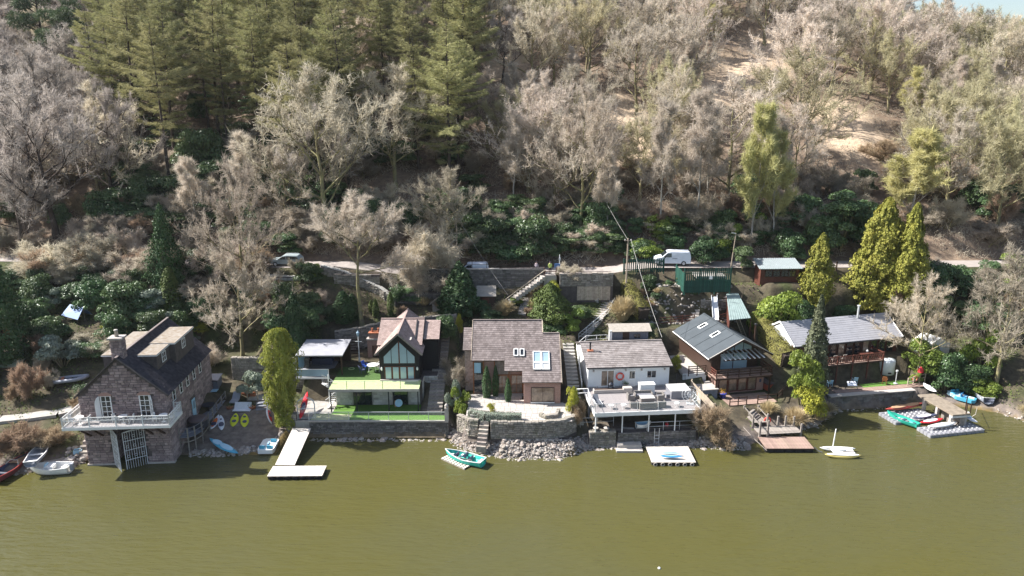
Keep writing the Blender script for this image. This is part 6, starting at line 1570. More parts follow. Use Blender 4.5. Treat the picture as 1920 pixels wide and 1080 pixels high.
p = at(541, 494, 13.6)
o, ins = vehicle('estate_car', 'grey-green estate car with roof rails on the lane beyond the bare oak', 'car', (p[0], float(road_y(p[0])) - .4, ROAD_Z + .03), 180, estate, 1.78, 'car_paint', (-1.4, 1.4), .32, [[(1.0, 1.0), (.35, 1.38), (-.1, 1.43), (-.1, 1.0)], [(-.2, 1.0), (-.2, 1.43), (-1.5, 1.4), (-1.9, 1.02)]])
MB().add([(1.1, -.75, 1.0), (1.1, .75, 1.0), (.4, .66, 1.43), (.4, -.66, 1.43)], [(0, 1, 2, 3)]).build('windscreen', M['dark_glass'], o, loc=(.03, 0, .03))
for s_ in (-.62, .62): MB().tube([(.2, s_, 1.53), (0, s_, 1.58), (-1.5, s_, 1.57), (-1.65, s_, 1.5)], .025, 5).build('roof_rail', M['metal_rail'], o); 
for s_ in (-.65, .65): B(2.0, 2.2, s_ - .16, s_ + .16, .62, .78).build('headlight', M['pale_blue_glass'], o)
p = at(886, 497, 13.6)
o, ins = vehicle('panel_van', 'white van on the lane mostly hidden behind the road wall railing', 'van', (p[0], float(road_y(p[0])) - .5, float(road_z(p[0])) + .03), 180, [(-2.2, .3), (2.1, .3), (2.2, .7), (1.3, 1.0), (.7, 1.55), (-2.0, 1.6), (-2.2, 1.0)], 1.8, 'van_paint', (-1.3, 1.35), .3, [[(1.15, 1.0), (.7, 1.42), (.1, 1.45), (.1, 1.0)]])
MB().add([(1.32, -.75, 1.0), (1.32, .75, 1.0), (.75, .66, 1.54), (.75, -.66, 1.54)], [(0, 1, 2, 3)]).build('windscreen', M['dark_glass'], o, loc=(.03, 0, .03))
stone_wall('road_wall', 'tall dark stone retaining wall holding up the lane above the sheds', [(-15.5, 98.1, 9.4), (-6, 98.2, 9.4), (4.6, 98.3, 9.6)], 3.95, .5, 'sea_wall', .5, .24, False, 101)
o = thing('wall_capping', 'pale slab capping along the lane wall', 'capping', (-5.4, 98.3, 13.4), .6)
for i in range(20): B(-10 + i + .01, -9 + i - .01, -.2, .4, -.06, .03).build('slab', M['pale_concrete'], o)
rail_fence('lane_railing', 'dark thin railing on top of the lane wall', [(-7.5, 98.5, 13.4), (4.4, 98.6, 13.45)], 1.15, 2, 'dark_timber', .04, .05, .06, 2.0)
rail_fence('lane_railing', 'pale rail fence on the lane edge behind the willowy bush', [(-24.5, 98.0, ter(-24.5, 98.0)), (-16, 98.2, ter(-16, 98.2))], 1.1, 2, 'grey_timber', .05, .08, .1, 2.2)
stone_wall('garden_wall', 'dark stone wall and hut base under the lane right of the slender oak trunk', [(-24.5, 97.4, 10.6), (-18.2, 97.6, 10.4)], 2.3, .5, 'rubble_wall', .5, .24, False, 103)
stone_wall('garden_wall', 'mid-level stone wall left of the pale pillar below the lane', [(-17.5, 96.2, 9.0), (-9.6, 96.3, 8.9)], 1.7, .4, 'sea_wall', .5, .24, False, 105)
o = thing('pillar', 'pale square pillar at the end of the wall below the lane', 'pillar', (-8.9, 96.0, 8.8)); B(-.35, .35, -.35, .35, -.2, 2.3).build('shaft', M['pale_concrete'], o); B(-.42, .42, -.42, .42, 2.3, 2.45).build('cap', M['pale_concrete'], o)
gw_ = [g_at(603, 520), g_at(645, 530), g_at(680, 541), g_at(712, 557), g_at(742, 578)]
stone_wall('garden_wall', 'long dry stone wall slanting down from the lane past the slender oak', gw_, 1.1, .45, 'rubble_wall', .38, .18, True, 107, capmat='pale_block')
bz_ = [g_at(500, 510), g_at(565, 509)]
stone_wall('lane_kerb', 'row of pale upright stones on the lane edge below the estate car', [(bz_[0].x, 97.6, ter(bz_[0].x, 97.6)), (bz_[1].x, 97.4, ter(bz_[1].x, 97.4))], .5, .4, 'pale_block', .4, .2, True, 109)
# sheds below the lane
o = thing('shed', 'dark brown shed with pale felt roof under the lane wall', 'shed', (at(914, 560, 8.6)[0], 95.0, 8.3), 1)
B(-1.15, 1.15, 0, 2.0, -.4, 2.2).build('wall', M['dark_timber'], o); MB().slab((-1.35, -.25, 2.15), (1.35, -.25, 2.15), (1.35, 2.2, 3.0), (-1.35, 2.2, 3.0), .06).build('roof', M['shed_felt'], o); B(-.5, .4, -.04, 0, 0, 1.9).build('door', M['red_timber'], o)
p = g_at(826, 587); o = thing('shed', 'little weathered board shed with gable roof behind the stone wall', 'shed', (p.x, p.y, p.z), -4)
MB().prism([(-1.1, -.4), (1.1, -.4), (1.1, 1.3), (0, 2.0), (-1.1, 1.3)], 0, 2.0).build('wall', M['grey_timber'], o)
for i in range(8): B(-1.08, 1.08, -.04 - .004 * (i % 2), -.005, -.1 + i * .19, .075 + i * .19).build('board', M['grey_timber'], o)
MB().slab((1.4, -.3, 1.15), (1.4, 2.2, 1.15), (0, 2.2, 2.1), (0, -.3, 2.1), .06).slab((-1.4, 2.2, 1.15), (-1.4, -.3, 1.15), (0, -.3, 2.1), (0, 2.2, 2.1), .06).build('roof', M['mossy_felt'], o)
sa, sb = Vector((-1.2, 95.6, 8.8)), Vector((4.4, 97.4, 12.6))
steps('lane_steps', 'pale-edged steps climbing right along the lane wall to the landing', sa, sb, 1.1, 14, 'pale_concrete')
o = thing('handrail', 'dark handrail with balusters beside the steps to the lane', 'handrail', sa, 0); d = sb - sa; nrm = Vector((d.y, -d.x, 0)).normalized() * .55
MB().bar(nrm + Vector((0, 0, 1.0)), d + nrm + Vector((0, 0, 1.0)), .08, .1).build('rail', M['pale_timber'], o)
for i in range(13):
    q_ = d * (i / 12) + nrm; MB().bar(q_, q_ + Vector((0, 0, 1.0)), .04).build('baluster', M['dark_timber'], o)
o = thing('landing', 'sunlit landing at the head of the lane steps', 'landing', (5.1, 98.2, 12.75)); B(-.7, 1.0, -1.0, 1.1, -3.0, 0).build('slab', M['pale_concrete'], o)
for x in (-.65, .95): B(-.07, .07, -.95, -.81, -1.5, 1.1).build('post', M['red_timber'], o, loc=(x, 0, 0))
MB().bar((-.65, -.88, .5), (.95, -.88, .5), .06, .1).build('rail', M['red_timber'], o)
# garage
o = thing('garage', 'stone garage with pale boarded doors and rough top below the lane', 'garage', (10.2, 96.6, 9.6), 1)
B(-3.7, 3.6, 0, 1.9, -1, 3.4).build('wall', M['stone_dark'], o); fm = MB(); stones(fm, (-3.7, 0, 1.75), (1, 0, 0), (0, 0, 1), 7.3, 1.65, None, .5, .22, .07, 3); fm.build('wall_stones', M['rubble_wall'], o, kind='stuff')
for i in range(24): B(-1.3 + i * .19, -1.3 + (i + 1) * .19 - .015, -.09, -.05 + .0, -.2, 1.75).build('door_board', M['pale_timber'], o)
for i in range(10):
    B(-3.75 + i * .74 + .02, -3.75 + (i + 1) * .74 - .02, -.12, .5, 3.4, 3.55 + rnd.uniform(0, .12)).build('coping_stone', M['rock'], o)
# pole, lamp, sign posts
def pole(label, p, hh, top=True, r=.14, name='telegraph_pole', cat='telegraph pole'):
    o = thing(name, label, cat, p); MB().tube([(0, 0, -.5), (0, 0, hh)], [r, r * .7], 8).build('shaft', M['pole_wood'], o)
    if top:
        MB().bar((-.5, 0, hh - .3), (.5, 0, hh - .3), .1).build('crossarm', M['pole_wood'], o)
        for x in (-.4, .4): MB().lathe([(.05, 0), (.06, .1), (.02, .16)], 6, (x, 0, hh - .25)).build('insulator', M['white'], o)
    return o
P1 = Vector((at(1160, 505, 11.8)[0], 97.2, 11.0)); pole('tall telegraph pole beside the boarded garage', P1, 6.9)
P2 = Vector((at(857, 488, 13.5)[0], 103.4, 13.4)); pole('thin telegraph pole on the far side of the lane behind the hidden white van', P2, 6.3, True, .11)
P3 = Vector((at(1365, 498, 13.4)[0], 99.0, 12.9)); o = pole('slim leaning street lamp behind the tall green fence', P3, 5.4, False, .09, 'street_lamp', 'street lamp'); o.rotation_euler = (0, R(4), 0)
MB().bar((0, 0, 5.35), (-.6, 0, 5.4), .1, .08).build('lamp_head', M['metal_rail'], o)
for i, (a_, b_2, sg, lb) in enumerate(((P1 + Vector((.4, 0, 6.7)), (18.3, 84.6, 8.1), .5, 'overhead cable from the telegraph pole down to the bungalow roof'), (P1 + Vector((0, 0, 6.7)), (12, 118, 26), .5, 'overhead cable from the telegraph pole up into the woods'), (P2 + Vector((.3, 0, 6.1)), (-.5, 95.4, 10.4), .3, 'overhead cable from the thin pole down to the lane steps'))):
    a_, b_2 = Vector(a_), Vector(b_2); pts = [a_.lerp(b_2, t) - Vector((0, 0, sg * 4 * t * (1 - t))) for t in np.linspace(0, 1, 10)]
    tag(MB().tube(pts, .022, 4).build('overhead_cable', M['cable']), lb, 'cable')
o = thing('sign_post', 'slim white marker post with blue panel at the lane end of the landing', 'post', (6.6, 98.9, 13.0)); MB().tube([(0, 0, -.3), (0, 0, 2.3)], .05, 6).build('post', M['white'], o); B(-.12, .12, -.08, -.03, 1.5, 1.9).build('box', M['white'], o); B(-.7, .1, -.06, .06, .1, 1.0).build('panel', M['tarp_blue'], o)
o = thing('gate_pillar', 'pale rough gate pillar left of the boarded garage', 'pillar', (6.75 + .9, 97.2, 11.0)); MB().lathe([(.3, -1), (.28, 1.6), (.35, 1.7), (.3, 2.3), (.1, 2.45)], 8).build('shaft', M['pale_concrete'], o)
# people on the lane
def person(label, p, yaw, cl, legs, bend=0, h_=1.75):
    o = thing('person', label, 'person', p, yaw); s = h_ / 1.75
    import bmesh
    J = [((0, 0, .95), .15), ((0, 0, 1.2), .17), ((0, -.05 * bend, 1.42), .18), ((0, -.08 * bend, 1.55), .07), ((0, -.1 * bend, 1.66), .105), ((0, -.1 * bend, 1.76), .08),
         ((-.1, 0, .88), .11), ((-.12, .02, .48), .075), ((-.12, 0, .08), .055), ((-.12, -.14, .04), .045), ((.1, 0, .88), .11), ((.13, -.04, .48), .075), ((.13, 0, .08), .055), ((.13, -.14, .04), .045),
         ((-.2, -.05 * bend, 1.42), .075), ((-.27, -.02, 1.15), .055), ((-.24, -.18, .95), .04), ((-.23, -.24, .9), .035), ((.2, -.05 * bend, 1.42), .075), ((.27, -.04, 1.15), .055), ((.2, -.22, 1.02), .04), ((.17, -.28, 1.0), .035)]
    E_ = [(0, 1), (1, 2), (2, 3), (3, 4), (4, 5), (0, 6), (6, 7), (7, 8), (8, 9), (0, 10), (10, 11), (11, 12), (12, 13), (2, 14), (14, 15), (15, 16), (16, 17), (2, 18), (18, 19), (19, 20), (20, 21)]
    me_ = bpy.data.meshes.new('body'); me_.from_pydata([tuple(c * s for c in v) for v, _ in J], E_, []); bo = link('body', me_, o)
    sk = bo.modifiers.new('skin', 'SKIN'); 
    for i, (_, r_) in enumerate(J): me_.skin_vertices[0].data[i].radius = (r_ * s, r_ * s)
    me_.skin_vertices[0].data[0].use_root = True
    sb_ = bo.modifiers.new('sub', 'SUBSURF'); sb_.levels = 1; sb_.render_levels = 1
    pm = bpy.data.materials.new('clothed_body'); t2, b2 = nodes(pm); tc2 = t2.nodes.new('ShaderNodeTexCoord'); sx2 = t2.nodes.new('ShaderNodeSeparateXYZ'); t2.links.new(tc2.outputs['Object'], sx2.inputs[0])
    cr2 = t2.nodes.new('ShaderNodeValToRGB'); cr2.color_ramp.interpolation = 'CONSTANT'; els = cr2.color_ramp.elements
    els[0].position = 0; els[0].color = (.03, .025, .03, 1); els[1].position = .05; els[1].color = tuple(legs) + (1,)
    e = els.new(.5); e.color = tuple(cl) + (1,); e = els.new(.81); e.color = (.5, .32, .25, 1); e = els.new(.93); e.color = (.35, .33, .32, 1)
    mm = t2.nodes.new('ShaderNodeMath'); mm.operation = 'DIVIDE'; mm.inputs[1].default_value = 1.86 * s; t2.links.new(sx2.outputs[2], mm.inputs[0]); t2.links.new(mm.outputs[0], cr2.inputs[0]); t2.links.new(cr2.outputs[0], b2.inputs['Base Color']); me_.materials.append(pm)
    MB().lathe([(.1 * s, 0), (.115 * s, .06 * s), (.08 * s, .13 * s), (.02, .15 * s)], 10, (0, -.1 * bend * s + .01, 1.66 * s)).build('hair', M['dark_cloth'], o, True)
    return o
person('person in a lime yellow top and dark trousers on the landing', (5.25, 97.9, 12.76), 200, (.6, .72, .2), (.06, .03, .04))
person('person in a pale pink-grey jacket leaning at the lane railing', (3.4, 99.3, float(road_z(3.4)) + .03), 160, (.5, .42, .46), (.05, .05, .07), 1)
# ---- long house garden
def loc6(x, y, z=0):
    c, s_ = math.cos(R(14.4)), math.sin(R(14.4)); return Vector((42.75 + x * c - y * s_, 88.4 + x * s_ + y * c, z))
o = thing('water_tank', 'round white water tank beside the veranda of the long house', 'tank', loc6(4.9, -1.8, 2.2)); MB().lathe([(1.0, 0), (1.0, 1.7), (.98, 1.85), (.3, 1.95), (.05, 1.95)], 22).build('barrel', M['tank'], o, True); B(-.2, .2, -1.1, -.95, .2, .4).build('tap_box', M['iron'], o)
o = thing('veranda_table', 'red-brown table on the veranda of the long house', 'table', loc6(2.0, -1.2, 4.22), 14); B(-.95, .95, -.45, .45, .7, .76).build('table_top', M['red_timber'], o)
for x in (-.8, .8):
    for y in (-.35, .35): B(-.04, .04, -.04, .04, 0, .7).build('leg', M['red_timber'], o, loc=(x, y, 0))
o = tag(MB().lathe([(.02, 0), (.14, .05), (.18, .17), (.1, .3), (.02, .32)], 12, loc6(2.3, -1.1, 4.99)).build('lamp_globe', M['white_plastic'], None, True), 'white globe ornament on the red-brown veranda table', 'ornament')
for i, (x, lb) in enumerate(((-4.3, 'leftmost of the three wooden chairs on the veranda'), (-2.9, 'middle of the three wooden chairs on the veranda'), (-1.5, 'wooden veranda chair nearest the table, right of the other two'))):
    chair('wooden_chair', lb, loc6(x, -1.4, 4.22), 194, 'grey_timber', 1.05, group='wooden chairs on the veranda')
o = thing('garden_lawn', 'thin green lawn strip below the veranda of the long house', 'lawn', loc6(3.3, -4.0, 1.68), 12); B(-3.5, 4.2, -.5, .6, -.1, .03).build('turf', M['lawn'], o)
o = thing('lower_deck', 'brown boarded deck behind the sea wall of the long house', 'deck', loc6(1.2, -5.0, 1.72), 11); boards(o, 'deck_board', 'brown_deck', -6.0, 6.4, -.55, .5, .03, 5)
chair('garden_chair', 'varnished wooden armchair on the lower deck of the long house', loc6(2.9, -4.0, 1.75), 150, 'orange_timber', 1.1)
o = thing('parasol_post', 'grey post with disc foot on the lower deck', 'post', loc6(4.3, -4.3, 1.75)); MB().lathe([(.25, 0), (.25, .08), (.05, .1), (.05, 1.6), (.16, 1.62), (.14, 1.8)], 10).build('post', M['metal_rail'], o)
o = thing('lifebuoy', 'faded orange lifebuoy on the railing near the pier', 'lifebuoy', loc6(6.6, -4.9, 2.4), 10); MB().torus(.32, .09, 18, 8, (0, 0, 0), 'y').build('ring', M['terracotta'], o, True)
rail_fence('garden_railing', 'pale timber railing along the deck edge toward the pier', [loc6(5.2, -5.3, 1.75), loc6(8.6, -4.4, 1.75)], 1.0, 2, 'pale_timber', spacing=1.2)
o = thing('swing_frame', 'dark tripod frame with blue cloth on the lower deck', 'frame', loc6(-2.2, -4.4, 1.75)); 
for x in (-.8, .8): MB().bar((x, 0, 0), (0, .2, 1.3), .06).build('leg', M['iron'], o)
MB().slab((-.6, -.2, .5), (.6, -.2, .5), (.5, .3, .9), (-.5, .3, .9), .04).build('cloth', M['kayak_white'], o)
for x, lb in ((-4.2, 'white garden seat in the shade under the veranda, left of two'), (-.6, 'white garden seat in the shade under the veranda, right of two')): chair('garden_chair', lb, loc6(x, -2.9, 1.75), 180, 'pale_blue', .95)
steps('lawn_steps', 'shadowed grey steps right of the water tank', loc6(6.4, -1.8, 2.0), loc6(7.4, 1.4, 4.2), 1.5, 8, 'concrete')
o = thing('parasol', 'red folded parasol on a white pole by the pier', 'parasol', loc6(7.9, -4.6, 1.8)); MB().tube([(0, 0, -1.9), (-.35, .2, 1.9)], .04, 6).build('pole', M['white'], o); MB().lathe([(.35, 1.2), (.3, 1.6), (.05, 2.0)], 10, (-.2, .1, 0)).build('canopy', M['umbrella_red'], o)
p = g_at(1742, 660); o = thing('white_tent', 'white garden tent half hidden by bare shrubs right of the long house', 'tent', p, 20)
MB().prism([(-1.9, 0), (1.9, 0), (1.9, 1.3), (0, 2.3), (-1.9, 1.3)], -1.3, 1.3).build('canopy', M['white_plastic'], o); B(-.5, .5, -1.34, -1.31, 0, 1.6).build('door_flap', M['kayak_white'], o)
o = thing('kite', 'small red child seat hanging among the shrubs by the white tent', 'seat', g_at(1727, 676)); o.name = 'garden_swing'; MB().slab((-.4, 0, .9), (.4, 0, .9), (.4, .5, 1.2), (-.4, .5, 1.2), .06).build('seat', M['kayak_red'], o)
for x in (-.4, .4): MB().tube([(x, .2, 1.1), (x, .25, 2.6)], .02, 4).build('rope', M['twine'], o)
# green hut above the chalet garden
o = thing('garden_hut', 'garden hut with pale ribbed roof above the chalet garden', 'hut', (at(1447, 516, 12.2)[0], 96.4, 12.0), 2)
B(-2.7, 2.6, 0, 2.2, -.6, 2.0).build('wall', M['red_timber'], o); MB().slab((-3.0, -.4, 1.95), (2.95, -.4, 1.95), (2.95, 2.6, 2.75), (-3.0, 2.6, 2.75), .05).build('roof', M['green_sheet'], o)
for i in range(24): MB().bar((-2.95 + i * .25, -.41, 1.98), (-2.95 + i * .25, 2.6, 2.79), .06, .05).build('roof_rib', M['felt_grey'], o)
for x in (-1.6, -.5, .6, 1.6): window(o, (x, -.02, .75), 1.0, .95, 2, 1, 0, 'dark_timber', 'dark_glass', .06)
a = at(1428, 533, 11.4); o = thing('rain_barrel', 'dark rain barrel with white lid in front of the garden hut', 'barrel', (a[0] + .2, a[1] - .3, 10.6)); MB().lathe([(.4, 0), (.48, .5), (.42, 1.1)], 14).build('barrel', M['iron'], o); MB().lathe([(.5, 1.1), (.5, 1.2), (.1, 1.25)], 14).build('lid', M['white'], o)
rail_fence('lane_fence', 'brown paling fence between the golden conifers', [(at(1556, 524, 12.8)[0], 98.6, 12.6), (at(1592, 524, 12.8)[0], 98.8, 12.6)], 1.7, 2, 'dark_timber', .05, .1, .14, 1.0)
# ---- left bank
p = g_at(14, 690); o = thing('summer_house', 'pale green summer house with small panes in the trees at the far left', 'summer house', p, 8)
B(-1.9, 1.5, 0, 2.4, -.3, 2.2).build('wall', M['pale_green'], o); MB().slab((-2.2, -.4, 2.15), (1.8, -.4, 2.15), (1.8, 2.7, 2.6), (-2.2, 2.7, 2.6), .08).build('roof', M['mossy_felt'], o)
for x in (-1.2, -.1): window(o, (x, -.02, .9), 1.0, 1.0, 3, 2, 0, 'pale_green', 'dark_glass', .07)
window(o, (1.52, 1.0, .9), 1.0, 1.0, 2, 2, 90, 'pale_green', 'dark_glass', .07)
p = g_at(132, 716); o = thing('inflatable_boat', 'grey inflatable boat laid up among the bushes left of the boathouse', 'inflatable boat', p + Vector((0, 0, .25)), 20)
MB().tube([(1.9, 0, .25), (1.5, .35, .15), (.6, .6, .1), (-1.6, .6, .1)], .22, 8).tube([(1.9, 0, .25), (1.5, -.35, .15), (.6, -.6, .1), (-1.6, -.6, .1)], .22, 8).build('tubes', M['boat_grey'], o, True); B(-1.6, 1.4, -.55, .55, -.05, .05).build('floor', M['seat_dark'], o); B(-.9, -.6, -.5, .5, .2, .28).build('seat', M['terracotta'], o); B(-1.65, -1.55, -.55, .55, -.05, .35).build('transom', M['pale_concrete'], o)
p = g_at(146, 598); o = thing('tarpaulin_tent', 'pale blue tarpaulin pitched in the dark garden above the boathouse', 'tarpaulin', p, -25)
MB().slab((-1.6, -1.1, .5), (1.6, -1.1, .3), (1.3, .1, 1.6), (-1.3, .1, 1.7), .03).slab((1.5, 1.1, .4), (-1.5, 1.1, .4), (-1.3, .1, 1.7), (1.3, .1, 1.6), .03).build('sheet', M['tarp_blue'], o)
for x in (-1.25, 1.25): MB().tube([(x, .1, -.3), (x, .1, 1.6)], .04, 5).build('pole', M['grey_timber'], o)
pth = MB(); pp = [g_at(px, py) for px, py in ((-40, 797), (0, 789), (60, 782), (110, 774), (150, 765))]
for a, b in zip(pp[:-1], pp[1:]):
    d = (b - a); nn = Vector((-d.y, d.x, 0)).normalized() * .8
    pth.add([tuple(a - nn + Vector((0, 0, .12))), tuple(b - nn + Vector((0, 0, .12))), tuple(b + nn + Vector((0, 0, .2))), tuple(a + nn + Vector((0, 0, .2))), tuple(a - nn - Vector((0, 0, .6))), tuple(b - nn - Vector((0, 0, .6)))], [(0, 1, 2, 3), (4, 5, 1, 0)])
tag(pth.build('footpath', M['concrete']), kind='structure')
# ================================================================== TREES AND PLANTS
RS = np.random.RandomState(11)
def poly_mesh(name, arr, mat_, extra=None):
    """arr: (n, k, 3) separate k-gons; extra: an MB of limbs merged in"""
    arr = np.asarray(arr, np.float32); n, k, _ = arr.shape
    me = bpy.data.meshes.new(name)
    me.vertices.add(n * k); me.vertices.foreach_set('co', arr.reshape(-1))
    me.loops.add(n * k); me.loops.foreach_set('vertex_index', np.arange(n * k, dtype=np.int32))
    me.polygons.add(n); me.polygons.foreach_set('loop_start', np.arange(0, n * k, k, dtype=np.int32))
    try: me.polygons.foreach_set('loop_total', np.full(n, k, dtype=np.int32))
    except Exception: pass
    me.materials.append(mat_); me.update(calc_edges=True); me.validate()
    return me
def leaf_mat(name, c1, c2, objvar=.18, rough=.5, spec=.4, tl=.25, scale=.8):
    return mat(name, c1, rough, .2, scale, 0, 1, objvar, spec, c2, translucent=tl)
M['bark'] = mat('tree_bark', (0.15, 0.12, 0.1), .95, .3, 1.5, .3, 10, .15, .15, (0.3, 0.28, 0.12))
M['bark_pale'] = mat('pale_bark', (0.3, 0.27, 0.23), .9, .3, 1.5, .3, 10, .12, .2, (0.46, 0.43, 0.38))
M['bark_dark'] = mat('dark_bark', (0.075, 0.06, 0.05), .95, .3, 1.5, .3, 10, .15, .15)
M['twig'] = mat('bare_twigs', (0.45, 0.39, 0.315), .9, .2, .5, 0, 1, .28, .15, (0.6, 0.53, 0.425), translucent=.42)
M['twig_grey'] = mat('grey_twigs', (0.37, 0.33, 0.3), .9, .2, .5, 0, 1, .16, .15, (0.48, 0.43, 0.385), translucent=.42)
M['twig_pale'] = mat('pale_twigs', (0.56, 0.495, 0.41), .9, .2, .5, 0, 1, .16, .15, (0.7, 0.62, 0.53), translucent=.42)
M['twig_green'] = mat('budding_twigs', (0.47, 0.45, 0.2), .85, .2, .5, 0, 1, .12, .2, (0.58, 0.54, 0.28), translucent=.42)
M['twig_bud'] = mat('olive_budding_twigs', (0.42, 0.39, 0.24), .85, .2, .5, 0, 1, .14, .2, (0.55, 0.5, 0.33), translucent=.42)
M['twig_brown'] = mat('brown_twigs', (0.33, 0.23, 0.16), .9, .2, .6, 0, 1, .2, .15, (0.46, 0.36, 0.25), translucent=.42)
M['larch_leaf'] = leaf_mat('larch_sprays', (0.24, 0.24, 0.1), (0.36, 0.34, 0.17), .2, .8, .15, .3)
M['rhodo_leaf'] = leaf_mat('evergreen_leaves', (0.045, 0.085, 0.035), (0.11, 0.17, 0.06), .35, .42, .4, .15)
M['silver_leaf'] = leaf_mat('silvery_leaves', (0.17, 0.21, 0.15), (0.28, 0.32, 0.25), .12, .5, .4, .15)
M['bright_leaf'] = leaf_mat('bright_leaves', (0.13, 0.2, 0.03), (0.27, 0.33, 0.06), .12, .5, .4, .3)
M['yellow_leaf'] = leaf_mat('golden_leaves', (0.27, 0.29, 0.03), (0.42, 0.4, 0.06), .1, .6, .3, .25)
M['golden_leaf'] = leaf_mat('golden_conifer', (0.17, 0.185, 0.035), (0.32, 0.3, 0.06), .1, .7, .25, .2)
M['column_leaf'] = leaf_mat('golden_hedge_leaves', (0.2, 0.23, 0.04), (0.38, 0.38, 0.075), .05, .6, .3, .3)
M['conifer_leaf'] = leaf_mat('dark_conifer', (0.035, 0.075, 0.028), (0.075, 0.125, 0.045), .15, .6, .3, .1)
M['green_conifer'] = leaf_mat('green_conifer', (0.08, 0.12, 0.03), (0.15, 0.19, 0.05), .12, .6, .3, .15)
M['spruce_leaf'] = leaf_mat('grey_spruce', (0.11, 0.13, 0.075), (0.19, 0.2, 0.12), .1, .7, .25, .15)
M['pine_leaf'] = leaf_mat('pine_needles', (0.07, 0.11, 0.055), (0.13, 0.17, 0.085), .1, .7, .25, .15)
M['dry_grass'] = leaf_mat('dry_grass', (0.45, 0.36, 0.2), (0.6, 0.5, 0.32), .08, .9, .1, .3)
M['hedge_leaf'] = leaf_mat('clipped_hedge', (0.17, 0.17, 0.045), (0.3, 0.28, 0.09), .06, .8, .2, .2)

def unit(v): return v / np.maximum(np.linalg.norm(v, axis=-1, keepdims=True), 1e-6)
def sprigs(P, D, l, w_, rs):
    """one thin triangle per point P along direction D"""
    n = len(P); side = unit(np.cross(D, rs.normal(size=(n, 3)))) * (w_ / 2)
    L = (l * rs.uniform(.6, 1.4, (n, 1)))
    return np.stack([P - side, P + side, P + D * L], 1)
def leaves(P, Nn, s, rs, flat=.5):
    """quads facing roughly along Nn"""
    n = len(P); nn = unit(Nn + rs.normal(size=(n, 3)) * flat); a = unit(np.cross(nn, rs.normal(size=(n, 3)))); b = np.cross(nn, a)
    sz = s * rs.uniform(.6, 1.35, (n, 1)); a = a * sz; b = b * sz * .62
    return np.stack([P - a * .5, P + b * .5, P + a * .5, P - b * .5], 1)

def bare_tree(seed, H=14, spread=5.5, trunk=.22, nlimb=9, up=.55, twm='twig', bark='bark', ntw=26, multi=1, tr=.27, twl=.62, twd=.045, lean=.3):
    rg = random.Random(seed); rs = np.random.RandomState(seed); mb = MB(); TP = []; TD = []; FK = []
    def wob(a): return Vector((rg.uniform(-a, a), rg.uniform(-a, a), rg.uniform(-a, a)))
    def branch(p, d, L_, r, depth):
        n = 4 if depth < 2 else 3
        pts = [p]; q = p.copy(); dd = d.normalized()
        for i in range(n):
            dd = (dd + wob(.24) + Vector((0, 0, .08 if depth else .03))).normalized(); q = q + dd * (L_ / n); pts.append(q.copy())
        if depth <= 2:
            rads = [max(r * (1 - .75 * i / n), .012) for i in range(n + 1)]
            mb.tube(pts, rads, 6 if depth == 0 else (4 if depth == 1 else 3), False)
        if depth == 3 or L_ < .7:
            FK.append((tuple(p), tuple(pts[-1])))
            for i in range(ntw):
                t = rg.uniform(.1, 1); k = min(int(t * n), n - 1); f = t * n - k
                TP.append(pts[k].lerp(pts[k + 1], f) + wob(.16)); TD.append((dd * .55 + wob(1.0) + Vector((0, 0, .2))).normalized())
            return
        nb = {0: 0, 1: 7, 2: 6}[depth]
        for i in range(nb):
            t = .25 + .75 * (i + rg.random()) / nb; k = min(int(t * n), n - 1); f = t * n - k
            b = pts[k].lerp(pts[k + 1], f); ang = rg.uniform(.45, 1.05); ax = wob(1).normalized()
            nd = (dd + dd.cross(ax).normalized() * math.tan(ang) * .8 + Vector((0, 0, .12))).normalized()
            branch(b, nd, L_ * rg.uniform(.34, .58), r * .45, depth + 1)
    for m_ in range(multi):
        base = Vector((rg.uniform(-.4, .4), rg.uniform(-.4, .4), -.4)) * (1 if multi > 1 else 0) + Vector((0, 0, -.4))
        dirn = Vector((rg.uniform(-lean, lean), rg.uniform(-lean, lean), 1 if multi == 1 else .9)).normalized() if multi > 1 else Vector((rg.uniform(-.07, .07), rg.uniform(-.07, .07), 1))
        pts = [base]; q = base.copy(); n = 7; HT = H * (.8 if multi == 1 else .75)
        for i in range(n): q = q + (dirn + wob(.1)).normalized() * (HT / n); pts.append(q.copy())
        mb.tube(pts, [tr * (1 - .86 * i / n) * (1.35 if i == 0 else 1) for i in range(n + 1)], 7, False)
        for i in range(nlimb):
            t = trunk + (1 - trunk) * (i + rg.uniform(.1, .9)) / nlimb; k = min(int(t * n), n - 1); f = t * n - k
            p = pts[k].lerp(pts[k + 1], f); az = i * 2.4 + rg.uniform(-.5, .5); u_ = up + .5 * max(0, t - .5) + rg.uniform(-.15, .25)
            tt = (t - trunk) / (1 - trunk); Lb = spread * (1.0 - .55 * tt ** 1.5) * rg.uniform(.75, 1.2)
            branch(p, Vector((math.cos(az), math.sin(az), u_)), Lb, tr * .42 * (1 - .5 * tt), 1)
        branch(pts[-1], dirn, spread * .5, tr * .18, 1)
    TP = np.array([tuple(p) for p in TP]); TD = np.array([tuple(p) for p in TD])
    tw = sprigs(TP, TD, twl, twd, rs)
    FA = np.array([f[0] for f in FK]); FD = np.array([f[1] for f in FK]) - FA; fl = np.linalg.norm(FD, axis=1, keepdims=True)
    for q in range(2):
        sd = unit(np.cross(FD, rs.normal(size=FD.shape))) * twd * .9
        tw = np.concatenate([tw, np.stack([FA - sd, FA + sd, FA + FD * 1.15], 1)])
    return (mb.mesh('trunk', M[bark], True), poly_mesh('crown', tw, M[twm]), TP)

